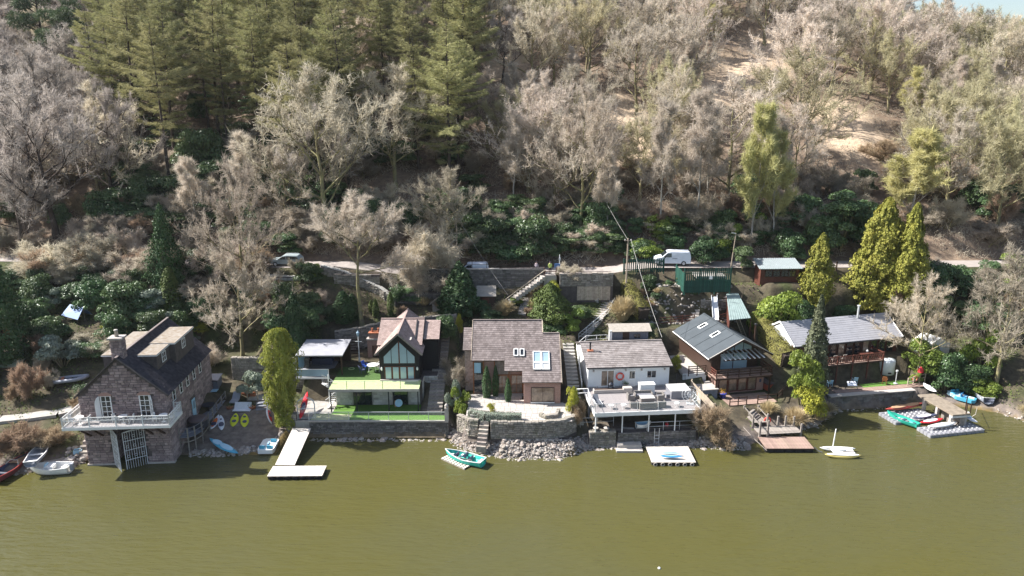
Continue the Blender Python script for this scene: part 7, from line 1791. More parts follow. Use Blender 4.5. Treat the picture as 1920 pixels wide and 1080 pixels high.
def larch(seed, H=24, bare=.3, w_=5.0, lm='larch_leaf', bark='bark_dark', dens=1.0):
    rg = random.Random(seed); rs = np.random.RandomState(seed); mb = MB(); P = []; D = []
    lx, ly = rg.uniform(-1.2, 1.2), rg.uniform(-1.2, 1.2)
    axis = lambda t: Vector((lx * t * t, ly * t * t, -.4 + (H + .4) * t))
    mb.tube([axis(i / 6) for i in range(7)], [.3 * (1 - .88 * i / 6) for i in range(7)], 7, False)
    z = bare * .6
    while z < .985:
        k = rg.randint(3, 5); a0 = rg.uniform(0, 6.3)
        for i in range(k):
            if rg.random() < (.6 if z < bare else .1): continue
            az = a0 + i * 6.283 / k + rg.uniform(-.4, .4); t = max(0, (z - bare) / (1 - bare))
            Lb = w_ * (1 - .92 * t ** 1.6) * rg.uniform(.35, 1.2) * (.55 if z < bare else 1) + .2
            p = axis(z); rise = rg.uniform(-.1, .25) + .35 * t; hz = Vector((math.cos(az), math.sin(az), 0)); sd = Vector((-math.sin(az), math.cos(az), 0))
            f_ = lambda f: p + hz * Lb * f + Vector((0, 0, Lb * (rise * f - .3 * f + .32 * f * f)))
            mb.tube([f_(0), f_(.35), f_(.7), f_(1)], [.06, .045, .03, .012], 3, False)
            n = int(58 * Lb * dens)
            for j in range(n):
                f = rg.uniform(.15, 1.0); c = f_(f); wv = rg.uniform(-1, 1) * (.3 * Lb * (1.15 - f) * .8 + .15)
                P.append(tuple(c + sd * wv + Vector((0, 0, rg.uniform(-.22, .06) - abs(wv) * .15)))); s_ = 1 if wv > 0 else -1
                D.append(tuple(hz * rg.uniform(.1, .9) + sd * s_ * rg.uniform(0, .9) + Vector((0, 0, rg.uniform(-.6, .3)))))
        z += rg.uniform(.022, .042)
    tw = sprigs(np.array(P), unit(np.array(D)), .6, .07, rs)
    return (mb.mesh('trunk', M[bark], True), poly_mesh('crown', tw, M[lm]))

def lobes(seed, R_, lm, n=4200, s=.2, nl=14, hgt=1.0, squash=.8, bark='bark', flat=.55, stem=True):
    """a bush or rounded crown: leaves over many small lobes, gaps between"""
    rg = random.Random(seed); rs = np.random.RandomState(seed); P = []; Nn = []
    C = []
    for i in range(nl):
        a = rg.uniform(0, 6.28); rr = R_ * .68 * math.sqrt(rg.random()); zz = rg.uniform(.18, .85) * hgt
        k = 1 - .45 * max(0, zz / hgt - .4)
        C.append((rr * k * math.cos(a), rr * k * math.sin(a), zz, R_ * rg.uniform(.22, .45)))
    wts = np.array([c[3] ** 2 for c in C]); wts /= wts.sum(); cnt = (wts * n).astype(int)
    for c, m_ in zip(C, cnt):
        d = unit(rs.normal(size=(m_, 3))); d[:, 2] = np.abs(d[:, 2]) * .9 - .12 * rs.rand(m_); r_ = c[3] * (1 - .35 * rs.rand(m_, 1) ** 2)
        p = d * r_ * np.array([1, 1, squash]) + np.array(c[:3]); P.append(p); Nn.append(unit(d + np.array([0, 0, .25])))
    P = np.concatenate(P); Nn = np.concatenate(Nn); keep = P[:, 2] > -.1; P, Nn = P[keep], Nn[keep]
    cr_ = poly_mesh('crown', leaves(P, Nn, s, rs, flat), M[lm])
    mb = MB()
    for c in C[:6]: mb.tube([(0, 0, -.3), (c[0] * .4, c[1] * .4, c[2] * .5), c[:3]], [.07, .05, .02], 4, False)
    return (mb.mesh('trunk', M[bark], True), cr_)

def cone(seed, H, R_, lm, n=6000, s=.22, rough=.25, taper=.9, base=.03, bark='bark_dark', up=.35, fat=.28, layers=None):
    rg = random.Random(seed); rs = np.random.RandomState(seed)
    t = 1 - np.sqrt(rs.rand(n)) if taper > .8 else rs.rand(n)
    t = base + (1 - base) * t; a = rs.rand(n) * 6.283
    prof = np.minimum(1, (t / fat) ** .6) * np.clip((1 - t) / (1 - fat), 0, 1) ** taper
    prof = np.where(t < fat, np.minimum(1, .62 + .38 * (t / fat)), np.clip((1 - t) / (1 - fat), 0, 1) ** taper)
    b = np.array([noise.noise(Vector((math.cos(x) * 1.8, math.sin(x) * 1.8, y * H * .75 + seed * 3))) for x, y in zip(a, t)])
    b2 = np.array([noise.noise(Vector((math.cos(x) * 4.5, math.sin(x) * 4.5, y * H * 2.0 + seed * 5))) for x, y in zip(a, t)])
    r_ = R_ * prof * (1 + rough * b * 1.5 + rough * b2) * (1 - .3 * rs.rand(n) ** 2) + .03
    if layers: r_ = r_ * (1 + .35 * ((t * layers) % 1 - .5) * -1)
    P = np.stack([r_ * np.cos(a), r_ * np.sin(a), t * H], 1); Nn = np.stack([np.cos(a), np.sin(a), np.full(n, up)], 1)
    crown = poly_mesh('crown', leaves(P, unit(Nn), s, rs, .55), M[lm])
    mb = MB().tube([(0, 0, -.4), (0, 0, H * .5), (0, 0, H * .93)], [.16 + R_ * .05, .1, .02], 6, False)
    return (mb.mesh('trunk', M[bark], True), crown)

def pine(seed, H=15):
    rg = random.Random(seed); rs = np.random.RandomState(seed); mb = MB(); P = []; Nn = []
    mb.tube([(0, 0, -.4), (.2, 0, H * .5), (0, .2, H * .95)], [.3, .2, .06], 7, False)
    for i in range(15):
        t = rg.uniform(.45, 1); az = rg.uniform(0, 6.28); L_ = (1.15 - t) * 4.5 + .5; c = Vector((math.cos(az) * L_, math.sin(az) * L_, H * t + .5)); mb.tube([(0, 0, H * t - .6), c], [.09, .04], 4, False)
        r_ = rg.uniform(.9, 1.6); d = unit(rs.normal(size=(380, 3))); p = d * r_ * np.array([1, 1, .6]) * (1 - .4 * rs.rand(380, 1)) + np.array(c); P.append(p); Nn.append(d)
    P = np.concatenate(P); Nn = unit(np.concatenate(Nn))
    return (mb.mesh('trunk', M['bark_dark'], True), poly_mesh('crown', sprigs(P, unit(Nn + rs.normal(size=P.shape) * .5), .5, .12, rs), M['pine_leaf']))
def tuft(seed, H, R_, lm, n=900, wd=.05):
    rs = np.random.RandomState(seed); a = rs.rand(n) * 6.283; r_ = R_ * .35 * np.sqrt(rs.rand(n)); P = np.stack([r_ * np.cos(a), r_ * np.sin(a), np.zeros(n) + H * .1 * rs.rand(n)], 1)
    a2 = a + rs.normal(size=n) * .5; out = R_ * rs.rand(n); tip = np.stack([P[:, 0] + out * np.cos(a2), P[:, 1] + out * np.sin(a2), H * (1 - .45 * (out / R_) ** 1.5) * rs.uniform(.6, 1, n)], 1)
    mid = (P + tip) / 2 + np.array([0, 0, H * .16]); sd = np.stack([-np.sin(a2), np.cos(a2), np.zeros(n)], 1) * wd / 2
    q1 = np.stack([P - sd, P + sd, mid + sd, mid - sd], 1); q2 = np.stack([mid - sd, mid + sd, tip + sd * .3, tip - sd * .3], 1)
    return (None, poly_mesh('crown', np.concatenate([q1, q2]), M[lm]))

PROTO = {}
PROTO['oak'] = [(bare_tree(100 + i, 14, 7.0, .2, 11, .5, 'twig', 'bark', 17, 1, .31, .62, .058), 14, 6.4) for i in range(8)]
PROTO['oak_grey'] = [(bare_tree(120 + i, 15, 7.0, .25, 11, .6, 'twig_grey', 'bark_dark', 17, 1, .33, .62, .058), 15, 6.6) for i in range(4)]
PROTO['oak_pale'] = [(bare_tree(130 + i, 13, 6.8, .18, 11, .55, 'twig_pale', 'bark', 17, 1, .28, .62, .055), 13, 6.3) for i in range(5)]
PROTO['oak_bud'] = [(bare_tree(190 + i, 13, 6.6, .18, 11, .55, 'twig_bud', 'bark', 18, 1, .26, .6, .058), 13, 6.2) for i in range(4)]
PROTO['birch'] = [(bare_tree(140 + i, 15, 3.0, .3, 11, 1.1, 'twig_pale', 'bark_pale', 22, 1, .15, .75, .045), 15, 3.2) for i in range(4)]
PROTO['willow'] = [(bare_tree(150 + i, 13, 3.6, .2, 11, 1.0, 'twig_green', 'bark_pale', 34, 1, .16, .65, .06), 13, 3.8) for i in range(3)]
PROTO['scrub'] = [(bare_tree(160 + i, 5, 2.0, .12, 5, .9, 'twig', 'bark', 16, 4, .06, .55, .045, .5), 5, 2.3) for i in range(3)]
PROTO['brown_scrub'] = [(bare_tree(170 + i, 4, 1.8, .1, 5, .8, 'twig_brown', 'bark', 16, 4, .05, .5, .045, .5), 4, 2.1) for i in range(2)]
PROTO['tall_oak'] = [(bare_tree(181, 17, 5.4, .5, 8, .45, 'twig_pale', 'bark', 34), 17, 5.8)]
PROTO['larch'] = [(larch(200 + i, 24, .34 + .05 * i, 5.0 + .5 * (i % 3)), 24, 4.6) for i in range(6)]
PROTO['pine'] = [(pine(220), 15, 4.0)]
PROTO['rhodo'] = [(lobes(230 + i, 2.2, 'rhodo_leaf', 8000 + 400 * i, .15 + .01 * i, 14 + 5 * i, 2.4 + .2 * i, .6 + .08 * i), 3.3, 2.4) for i in range(6)]
PROTO['holly'] = [(lobes(240 + i, 2.0, 'rhodo_leaf', 9000, .18, 30, 6.0), 6.5, 2.3) for i in range(2)]
PROTO['silver'] = [(lobes(250, 1.6, 'silver_leaf', 4200, .17, 14, 2.2), 2.5, 1.8)]
PROTO['bright'] = [(lobes(255, 2.4, 'bright_leaf', 6500, .2, 22, 3.3), 3.8, 2.6), (lobes(256, 1.6, 'bright_leaf', 3500, .17, 14, 2.0), 2.4, 1.8)]
PROTO['yellow'] = [(lobes(258, 1.2, 'yellow_leaf', 3500, .1, 16, 1.5), 1.8, 1.3)]
PROTO['golden'] = [(cone(260, 9, 2.0, 'golden_leaf', 17000, .24, .42, .62, up=.5), 9, 2.0), (cone(262, 9, 1.9, 'golden_leaf', 17000, .24, .45, .65, up=.5), 9, 1.9), (cone(263, 11, 3.0, 'golden_leaf', 21000, .28, .42, .62, up=.5), 11, 3.0)]
PROTO['column'] = [(cone(265, 8, 1.9, 'column_leaf', 22000, .19, .5, .3, up=.4, fat=.72), 8, 1.9)]
PROTO['conifer'] = [(cone(270, 10, 2.3, 'conifer_leaf', 17000, .22, .36, .85, up=.1, layers=18), 10, 2.3), (cone(271, 6, 1.6, 'conifer_leaf', 7000, .25, .25, .85), 6, 1.6)]
PROTO['green_conifer'] = [(cone(275, 5, 1.9, 'green_conifer', 8000, .2, .3, .7, up=.4, fat=.35), 5, 1.9)]
PROTO['cypress'] = [(cone(280, 4, .45, 'green_conifer', 2600, .14, .15, .6, up=.8, fat=.4), 4, .45)]
PROTO['dark_cypress'] = [(cone(281, 4, .7, 'conifer_leaf', 3200, .16, .15, .6, up=.8, fat=.4), 4, .7)]
PROTO['spruce'] = [(cone(285, 9, 1.35, 'spruce_leaf', 9000, .26, .3, .8, up=-.1, layers=18, fat=.2), 9, 1.35)]
PROTO['pampas'] = [(tuft(290, 2.6, 1.5, 'dry_grass', 1700, .04), 2.6, 1.5)]
PROTO['grass'] = [(tuft(291, 1.0, .8, 'dry_grass', 700, .03), 1.0, .8)]

DESC = {'oak': ('bare_oak', 'bare tan-twigged oak', 'tree', 'bare oaks on the hillside'), 'oak_grey': ('bare_oak', 'bare dark grey oak', 'tree', 'bare grey oaks on the hillside'),
        'oak_pale': ('bare_broadleaf_tree', 'bare pale beige broadleaf tree', 'tree', 'bare pale oaks on the hillside'), 'oak_bud': ('budding_broadleaf_tree', 'olive budding broadleaf tree', 'tree', 'budding broadleaf trees'), 'tall_oak': ('bare_oak', 'slender bare oak', 'tree', None), 'birch': ('bare_birch', 'slim pale-stemmed bare birch', 'tree', 'birches on the hillside'),
        'willow': ('budding_willow', 'yellow-green budding willow', 'tree', 'budding willows on the hillside'), 'scrub': ('bare_shrub', 'bare twiggy shrub', 'shrub', 'bare shrubs'), 'brown_scrub': ('bare_shrub', 'reddish-brown twiggy shrub', 'shrub', 'brown shrubs'),
        'larch': ('larch_tree', 'tall yellow-green larch', 'tree', 'larches on the hillside'), 'pine': ('pine_tree', 'blue-green pine', 'tree', 'pines at the top left'), 'rhodo': ('evergreen_shrub', 'dark glossy evergreen shrub', 'shrub', 'evergreen shrubs'),
        'holly': ('holly_tree', 'dark holly tree', 'tree', 'hollies'), 'silver': ('silver_shrub', 'silvery-leaved shrub', 'shrub', 'silvery shrubs'), 'bright': ('leafy_shrub', 'bright green leafy shrub', 'shrub', 'bright green shrubs'), 'yellow': ('golden_shrub', 'rounded yellow-green shrub', 'shrub', 'yellow shrubs'),
        'golden': ('golden_conifer', 'golden conifer', 'tree', 'golden conifers'), 'column': ('golden_hedge_tree', 'golden hedge tree', 'tree', None), 'conifer': ('dark_conifer', 'dark green conifer', 'tree', 'dark conifers'), 'green_conifer': ('garden_conifer', 'bushy green conifer', 'tree', 'garden conifers'),
        'cypress': ('cypress_tree', 'narrow green cypress', 'tree', 'narrow cypresses'), 'dark_cypress': ('cypress_tree', 'narrow dark cypress', 'tree', 'narrow cypresses'), 'spruce': ('spruce_tree', 'grey-green spruce', 'tree', None), 'pampas': ('pampas_grass', 'clump of pale pampas grass', 'grass clump', None), 'grass': ('grass_clump', 'clump of straw-coloured dry grass', 'grass clump', 'dry grass clumps')}
PLANTED = []
def put(kind, x, y, H, W=None, label=None, z=None, var=None):
    pr = PROTO[kind]; (pt, ph, pw) = pr[rnd.randrange(len(pr)) if var is None else var]
    sz = H / ph; sx = (W / 2) / pw if W else sz * rnd.uniform(.9, 1.12)
    nm, ds, cat, grp = DESC[kind]
    o = thing(nm, label, cat, (x, y, (ter(x, y) if z is None else z) - .05), rnd.uniform(0, 360), grp)
    if pt[0] is not None: link('trunk', pt[0], o)
    link('crown', pt[1], o)
    o.scale = (sx, sx, sz)
    PLANTED.append((o, kind, x, y, H, label))
    return o
def plant(kind, px, pyb, pyt, wpx, label=None, var=None):
    """a plant seen in the photo: foot and top pixel rows, crown width in pixels"""
    p = gp(px, pyb); d = p[1] * math.cos(CAM_T) - (p[2] - CAM_H) * math.sin(CAM_T)
    top = aty(px, pyt, p[1])
    return put(kind, p[0], p[1], max(top[2] - p[2], .3), wpx * d / 1371.0, label, None, var)

# ---- plants one can single out
plant('oak_grey', 105, 445, 165, 235, 'great dark bare oak standing alone above the lane at the far left', 0)
plant('oak', 462, 560, 325, 165, 'broad tan bare oak beside the lane left of the estate car', 0)
plant('oak', 455, 668, 470, 150, 'bare mossy oak on the bank between boathouse and tall golden hedge', 1)
plant('tall_oak', 680, 612, 358, 200, 'bare oak on a tall clear trunk behind the garden shelter', 0)
plant('oak', 612, 440, 150, 240, 'very large bare oak above the lane behind the estate car', 2)
plant('oak', 540, 430, 270, 150, 'bare oak leaning over the lane beside the largest oak', 3)
plant('scrub', 815, 520, 400, 115, 'pale twiggy willow bush at the lane above the pink roof')
plant('scrub', 800, 560, 470, 110, 'thicket of bare stems below the lane beside the pale pillar')
plant('oak', 1088, 440, 180, 165, 'bare mossy-limbed oak above the landing and its two people', 4)
plant('birch', 1240, 445, 160, 90, 'leaning pale birch directly above the white van'); plant('birch', 1302, 430, 140, 100, 'tall thin birch between white van and street lamp')
plant('willow', 1405, 470, 185, 110, 'tall yellow-green willow behind the street lamp'); plant('willow', 1448, 465, 240, 90, 'shorter yellow-green willow above the garden hut')
plant('willow', 1702, 430, 235, 135, 'large bright yellow-green willow above the pair of golden conifers')
plant('golden', 1526, 605, 436, 54, 'single golden conifer between garden hut and the pair of golden conifers', 0)
plant('golden', 1638, 600, 370, 96, 'largest golden conifer, left of the touching pair', 2); plant('golden', 1692, 590, 380, 62, 'golden conifer, right of the touching pair', 1)
plant('conifer', 320, 560, 378, 66, 'tall dark green conifer at the lane above the boathouse', 0); plant('cypress', 325, 590, 500, 34, 'bright green narrow cypress in front of the tall dark conifer')
plant('conifer', 12, 680, 455, 100, 'tall black-green conifer at the left frame edge below the lane', 0)
plant('conifer', 862, 590, 488, 80, 'dark drooping conifer between pale pillar and brown shed', 1)
plant('pine', 140, 200, 5, 105, 'blue-green pine with rounded top, right of the two at top left'); plant('pine', 92, 170, -30, 100, 'blue-green pine cut by the frame, left of the two at top left')
plant('column', 535, 800, 616, 56, 'tall golden hedge column between the beach and the garden shelter'); plant('conifer', 556, 660, 545, 55, 'dark conifer behind the tall golden hedge column', 1)
plant('green_conifer', 1030, 610, 530, 80, 'bushy green garden conifer right of the lane steps'); plant('yellow', 1038, 570, 520, 50, 'yellow topped shrub just below the landing')
plant('bright', 1065, 625, 570, 75, 'pale green shrub beside the bushy garden conifer', 1)
plant('spruce', 1521, 735, 553, 48, 'thin grey-green spruce in front of the long house roof')
plant('pampas', 1167, 602, 552, 55, 'clump of pale pampas grass beside the clipped garden hedge')
plant('silver', 468, 745, 690, 66, 'silvery bush above the terracotta trough in the boathouse yard')
plant('bright', 1452, 650, 528, 120, 'large bright green shrub between lean-to shed and long house', 0)
plant('bright', 1500, 760, 640, 80, 'tall leafy shrub at the foot of the thin spruce', 0); plant('yellow', 1520, 785, 710, 80, 'straggling yellow-green bush on the bank below the thin spruce')
plant('grass', 1492, 797, 762, 55, 'mound of dry grass above the landing stage'); plant('grass', 1440, 775, 750, 40, 'small dry grass tuft beside the timber steps')
plant('brown_scrub', 1345, 828, 738, 84, 'big brown twiggy bush on the shore between sun deck and landing stage'); plant('scrub', 1310, 815, 740, 60, 'bare bush touching the right end of the sun deck')
plant('bright', 865, 792, 712, 48, 'round leafy bush at the left end of the flagstone terrace', 1); plant('scrub', 855, 730, 660, 60, 'bare reddish shrub beside the side steps'); plant('silver', 850, 775, 700, 40, 'grey-green bush beside the ball-topped gate pier')
plant('yellow', 1071, 790, 712, 36, 'pale yellow-green bush at the right end of the flagstone terrace'); plant('yellow', 922, 777, 751, 22, 'small clipped yellow ball bush on the flagstone terrace')
plant('brown_scrub', 1085, 810, 740, 40, 'brown dead bush above the shore stones beside the sun deck')
put('dark_cypress', -2.9, 78.2, 4.0, 1.1, 'dark climbing evergreen column on the tiled house front, left of two'); put('dark_cypress', -.45, 77.0, 3.0, .8, 'dark evergreen column on the tiled house front, right of two'); put('dark_cypress', -1.9, 78.6, 3.9, .8, 'dark evergreen column by the weathered boards of the tiled house')
for px, b, t, lb in ((733, 592, 546, 'narrow cypress right of the slender oak trunk, tallest of three'), (705, 596, 560, 'small narrow cypress nearest the slender oak trunk'), (697, 585, 562, 'smallest narrow cypress on the slope by the long stone wall')): plant('cypress', px, b, t, 13, lb)
plant('dark_cypress', 645, 605, 545, 42, 'dark columnar bush left of the slender oak trunk'); plant('dark_cypress', 662, 600, 550, 28, 'dark columnar bush next to the slender oak trunk'); plant('rhodo', 615, 605, 560, 45, 'grey-green rounded shrub behind the slat screen')
plant('bright', 585, 525, 488, 40, 'green shrub at the lane just right of the estate car', 1); plant('rhodo', 540, 590, 530, 60, 'dark shrub below the row of pale kerb stones')
plant('rhodo', 838, 640, 590, 50, 'leafy evergreen right of the pink roof extension'); plant('yellow', 862, 635, 580, 18, 'slim yellow-green shrub left of the tiled roof'); plant('scrub', 1065, 535, 490, 65, 'pinkish bare shrub over the gate pillar')
plant('grass', 945, 590, 560, 45, 'pale seedhead shrub below the lane steps'); plant('bright', 965, 575, 552, 35, 'low green shrub at the foot of the lane steps', 1)
plant('rhodo', 1215, 550, 515, 36, 'round green shrub on the slope left of the tall green fence'); plant('rhodo', 1300, 560, 548, 20, 'low shrub under the tall green fence')
plant('yellow', 1267, 700, 660, 28, 'ball-shaped bush between bungalow and chalet yard')
plant('oak', 1722, 705, 540, 135, 'bare spreading tree right of the long house', 1); plant('oak', 1862, 740, 485, 190, 'bare spreading tree standing on the right bank near the frame edge', 3)
plant('rhodo', 1770, 735, 640, 90, 'dark green bush behind the white pier canoe'); plant('bright', 1838, 700, 600, 80, 'bright green bush on the right bank behind the motor boat', 1); plant('bright', 1716, 718, 690, 30, 'low yellow-green plant by the orange lifebuoy', 1); plant('rhodo', 1820, 740, 680, 80, 'dusky bush above the blue pedal boats')
plant('silver', 120, 690, 618, 100, 'pale-topped evergreen beside the inflatable boat'); plant('silver', 300, 622, 580, 70, 'silvery rhododendron behind the boathouse roof'); plant('yellow', 213, 632, 596, 46, 'yellow flowering bush behind the boathouse chimney'); plant('yellow', 380, 632, 600, 45, 'yellow flowering bush right of the boathouse roof')
plant('brown_scrub', 62, 745, 665, 60, 'brown bush in front of the summer house'); plant('brown_scrub', 20, 855, 785, 90, 'russet scrub at the left shore above the maroon boat'); plant('brown_scrub', 90, 835, 790, 80, 'russet scrub above the grey rowing boat'); plant('brown_scrub', 155, 775, 735, 40, 'reddish twigs left of the boathouse balcony')
EV = [(915, 488, 392, 110), (1000, 485, 398, 110), (1052, 482, 425, 70), (960, 496, 440, 130), (868, 440, 330, 90), (828, 430, 330, 85), (1115, 478, 428, 60), (1155, 480, 445, 50), (1232, 480, 452, 35), (1195, 490, 450, 60), (1320, 495, 440, 70), (1390, 505, 445, 60), (1350, 490, 455, 40), (1265, 470, 440, 50),
      (345, 390, 300, 110), (255, 330, 235, 110), (300, 380, 320, 80), (430, 360, 270, 130), (520, 350, 270, 100), (380, 330, 240, 110), (470, 400, 330, 90), (230, 400, 340, 90),
      (240, 600, 530, 110), (180, 585, 515, 90), (75, 570, 500, 90), (140, 570, 520, 80), (60, 610, 560, 90), (280, 590, 545, 80), (215, 640, 580, 80), (85, 655, 600, 60), (345, 610, 560, 60), (385, 600, 555, 70), (520, 640, 580, 60), (585, 600, 545, 60), (500, 560, 520, 60), (255, 540, 500, 60), (420, 620, 590, 60), (350, 650, 610, 50),
      (770, 565, 525, 60), (745, 570, 535, 40), (900, 585, 560, 50), (920, 600, 575, 60), (1090, 600, 570, 50), (1040, 640, 600, 70), (1215, 640, 600, 40),
      (1575, 470, 330, 110), (1540, 480, 400, 80), (1620, 480, 360, 90), (1480, 490, 430, 70), (1740, 560, 490, 90), (1790, 560, 500, 80), (1720, 600, 540, 80), (1580, 620, 570, 60), (1550, 640, 590, 50), (1650, 640, 600, 50), (1830, 620, 560, 70), (1510, 620, 560, 50), (1430, 520, 480, 40)]
for px, b, t, w_ in EV:
    plant('holly' if (b - t) > 95 and w_ < 125 else 'rhodo', px, b, t, w_)

# ---- the wood on the hillside
def in_view(x, y, z, mg=60):
    d = y * math.cos(CAM_T) - (z - CAM_H) * math.sin(CAM_T); v = y * math.sin(CAM_T) + (z - CAM_H) * math.cos(CAM_T)
    px, py = 960 + 1371 * x / d, 540 - 1371 * v / d
    return px, py, -mg < px < 1920 + mg
CLR = ((1410, 132, 88, 52), (1580, 225, 75, 50), (1655, 295, 50, 35), (1350, 180, 30, 25), (1160, 215, 30, 20))
rw = random.Random(77); used = [(p[2], p[3]) for p in PLANTED if p[4] > 6]
y = 107.0; counts = {}
while y < 238:
    sp = 6.3 + (y - 107) * .016
    x = -.74 * y - 8
    while x < .74 * y + 8:
        xx, yy = x + rw.uniform(-.42, .42) * sp, y + rw.uniform(-.42, .42) * sp; x += sp
        zz = ter(xx, yy); px, py, ok = in_view(xx, yy, zz, 70)
        if not ok or py < -70: continue
        if any(abs(a - xx) < 3.3 and abs(b - yy) < 3.3 for a, b in used): continue
        j, i = int(np.searchsorted(gy_, yy)) - 1, int(np.searchsorted(gx, xx)) - 1
        cl = clear[min(max(j, 0), ny_ - 1), min(max(i, 0), nx_ - 1)]
        if rw.random() < cl * .9: continue
        tst = [in_view(xx, yy, zz + q)[:2] for q in (2, 6, 11, 15)]
        if any(((u_ - a) / c) ** 2 + ((v_ - b) / d) ** 2 < 1 for a, b, c, d in CLR for u_, v_ in tst):
            if rw.random() < .9: continue
            if rw.random() < .8: put('birch', xx, yy, rw.uniform(7, 12)); used.append((xx, yy)); continue
        r_ = rw.random()
        if 190 < px < 905 + (py - 150) * .1 and py < 372 and yy > 112:
            if px > 640 and r_ < .25: kind = 'oak'
            elif r_ < .88: kind = 'larch'
            else: kind = 'holly'
        elif px < 230: kind = 'oak_grey' if r_ < .72 else ('oak' if r_ < .9 else 'willow')
        elif px < 950: kind = 'oak' if r_ < .6 else ('oak_grey' if r_ < .78 else ('holly' if r_ < .9 else 'birch'))
        elif px < 1350: kind = 'oak_pale' if r_ < .34 else 'oak_bud' if r_ < .44 else ('oak' if r_ < .62 else ('birch' if r_ < .9 else ('willow' if r_ < .93 else 'holly')))
        else: kind = 'oak_pale' if r_ < .32 else 'oak_bud' if r_ < .58 else ('birch' if r_ < .74 else ('willow' if r_ < .86 else ('oak' if r_ < .97 else 'holly')))
        if 215 < px < 520 and 330 < py < 475 and kind.startswith('oak'):
            if rw.random() < .5: continue
            kind = 'holly'
        if px > 1300 and kind == 'willow' and rw.random() < .6: kind = 'oak_bud'
        if yy < 112 and kind.startswith('oak') and rw.random() < .5: kind = 'scrub'
        Hh = {'larch': rw.uniform(21, 29), 'birch': rw.uniform(11, 17), 'willow': rw.uniform(10, 15), 'holly': rw.uniform(4, 7), 'scrub': rw.uniform(4, 6)}.get(kind, rw.uniform(12, 18.5))
        if yy > 175 and px > 1500: Hh *= .85
        if yy > 165 and px > 1680: Hh *= .62
        counts[kind] = counts.get(kind, 0) + 1
        if counts[kind] > 285: continue
        put(kind, xx, yy, Hh); used.append((xx, yy))
    y += sp * .95
for k in range(90):
    px, py = rw.uniform(190, 900), rw.uniform(180, 420)
    if px > 620 and rw.random() < .6: continue
    q = gp(px, py)
    if q[1] > 108: put('rhodo' if k % 3 else 'holly', q[0], q[1], rw.uniform(3, 6.0), rw.uniform(5, 9))
for k in range(70):
    px, py = rw.uniform(-20, 1940), rw.uniform(300, 470)
    q = gp(px, py)
    if q[1] > 106: put('scrub' if k % 4 else 'brown_scrub', q[0], q[1], rw.uniform(3.5, 6.5), rw.uniform(4, 7))
# evergreen belt beside the lane, dark garden shrubs left and right
def belt(n, x0, x1, y0, y1, kinds, h0, h1, w0, w1):
    for k in range(n):
        px, py = rw.uniform(x0, x1), rw.uniform(y0, y1); q = gp(px, py)
        if abs(q[1] - float(road_y(q[0]))) < 3.0: continue
        if any(a < px < b and c < py < d for a, b, c, d in ((-40, 75, 640, 735), (105, 185, 585, 650), (95, 175, 690, 750))): continue
        if any(a < q[0] < b and c < q[1] < d for a, b, c, d in HOUSES): continue
        put(kinds[k % len(kinds)], q[0], q[1], rw.uniform(h0, h1), rw.uniform(w0, w1))
HOUSES = [(-44.5, -23.5, 66, 84), (-24.5, -7, 73, 89.5), (-7, 8.5, 68, 85.5), (8, 21, 70, 85), (20, 34, 76, 97), (34, 52, 80, 97)]
belt(14, 1560, 1920, 490, 530, ('scrub', 'holly', 'scrub', 'rhodo'), 3, 5.5, 4, 6)
belt(40, 200, 640, 300, 470, ('rhodo', 'holly', 'rhodo', 'scrub'), 3, 6, 5, 9)
belt(30, 1380, 1920, 340, 440, ('scrub', 'rhodo', 'scrub', 'brown_scrub'), 3, 6, 4, 7)
belt(60, 870, 1160, 400, 484, ('rhodo', 'rhodo', 'scrub', 'holly'), 3, 5.5, 4, 7)
belt(56, 1160, 1660, 410, 490, ('rhodo', 'bright', 'scrub', 'holly', 'rhodo'), 2, 4.5, 3, 6)
belt(26, 0, 580, 400, 478, ('scrub', 'brown_scrub', 'rhodo'), 2.5, 5, 4, 6)
belt(44, 580, 880, 400, 478, ('scrub', 'rhodo', 'scrub'), 3, 5, 4, 6)
belt(44, 0, 400, 515, 720, ('rhodo', 'rhodo', 'silver', 'rhodo', 'scrub'), 2, 4.2, 3, 6)
belt(18, 0, 490, 505, 535, ('scrub', 'scrub', 'brown_scrub'), 4, 7, 5, 8)
belt(22, 380, 620, 515, 640, ('rhodo', 'scrub', 'rhodo', 'brown_scrub'), 2, 4, 2.5, 5)
belt(22, 740, 1060, 520, 610, ('rhodo', 'bright', 'grass', 'brown_scrub'), 1, 2.4, 1.5, 3)
belt(26, 1180, 1300, 515, 600, ('brown_scrub', 'grass', 'rhodo', 'yellow'), .7, 1.6, 1.2, 2.4)
belt(34, 1480, 1920, 500, 640, ('rhodo', 'scrub', 'holly', 'bright', 'rhodo'), 2.5, 5, 3, 6)
# bare scrub below the lane and on the right bank
for k in range(46):
    if k < 16: xx, yy = rw.uniform(-72, -46), rw.uniform(76, 98)
    elif k < 24: xx, yy = rw.uniform(-44, -26), rw.uniform(88, 98)
    else: xx, yy = rw.uniform(52, 82), rw.uniform(80, 99)
    px, py, ok = in_view(xx, yy, ter(xx, yy), 60)
    if ok and yy > shore(xx) + 2 and not (1690 < px < 1775 and 640 < py < 700): put(('scrub', 'rhodo', 'scrub', 'bright', 'brown_scrub')[k % 5] if xx > 0 else ('scrub', 'rhodo', 'brown_scrub')[k % 3], xx, yy, rw.uniform(2.5, 5.5) if xx > 0 else rw.uniform(2, 4))
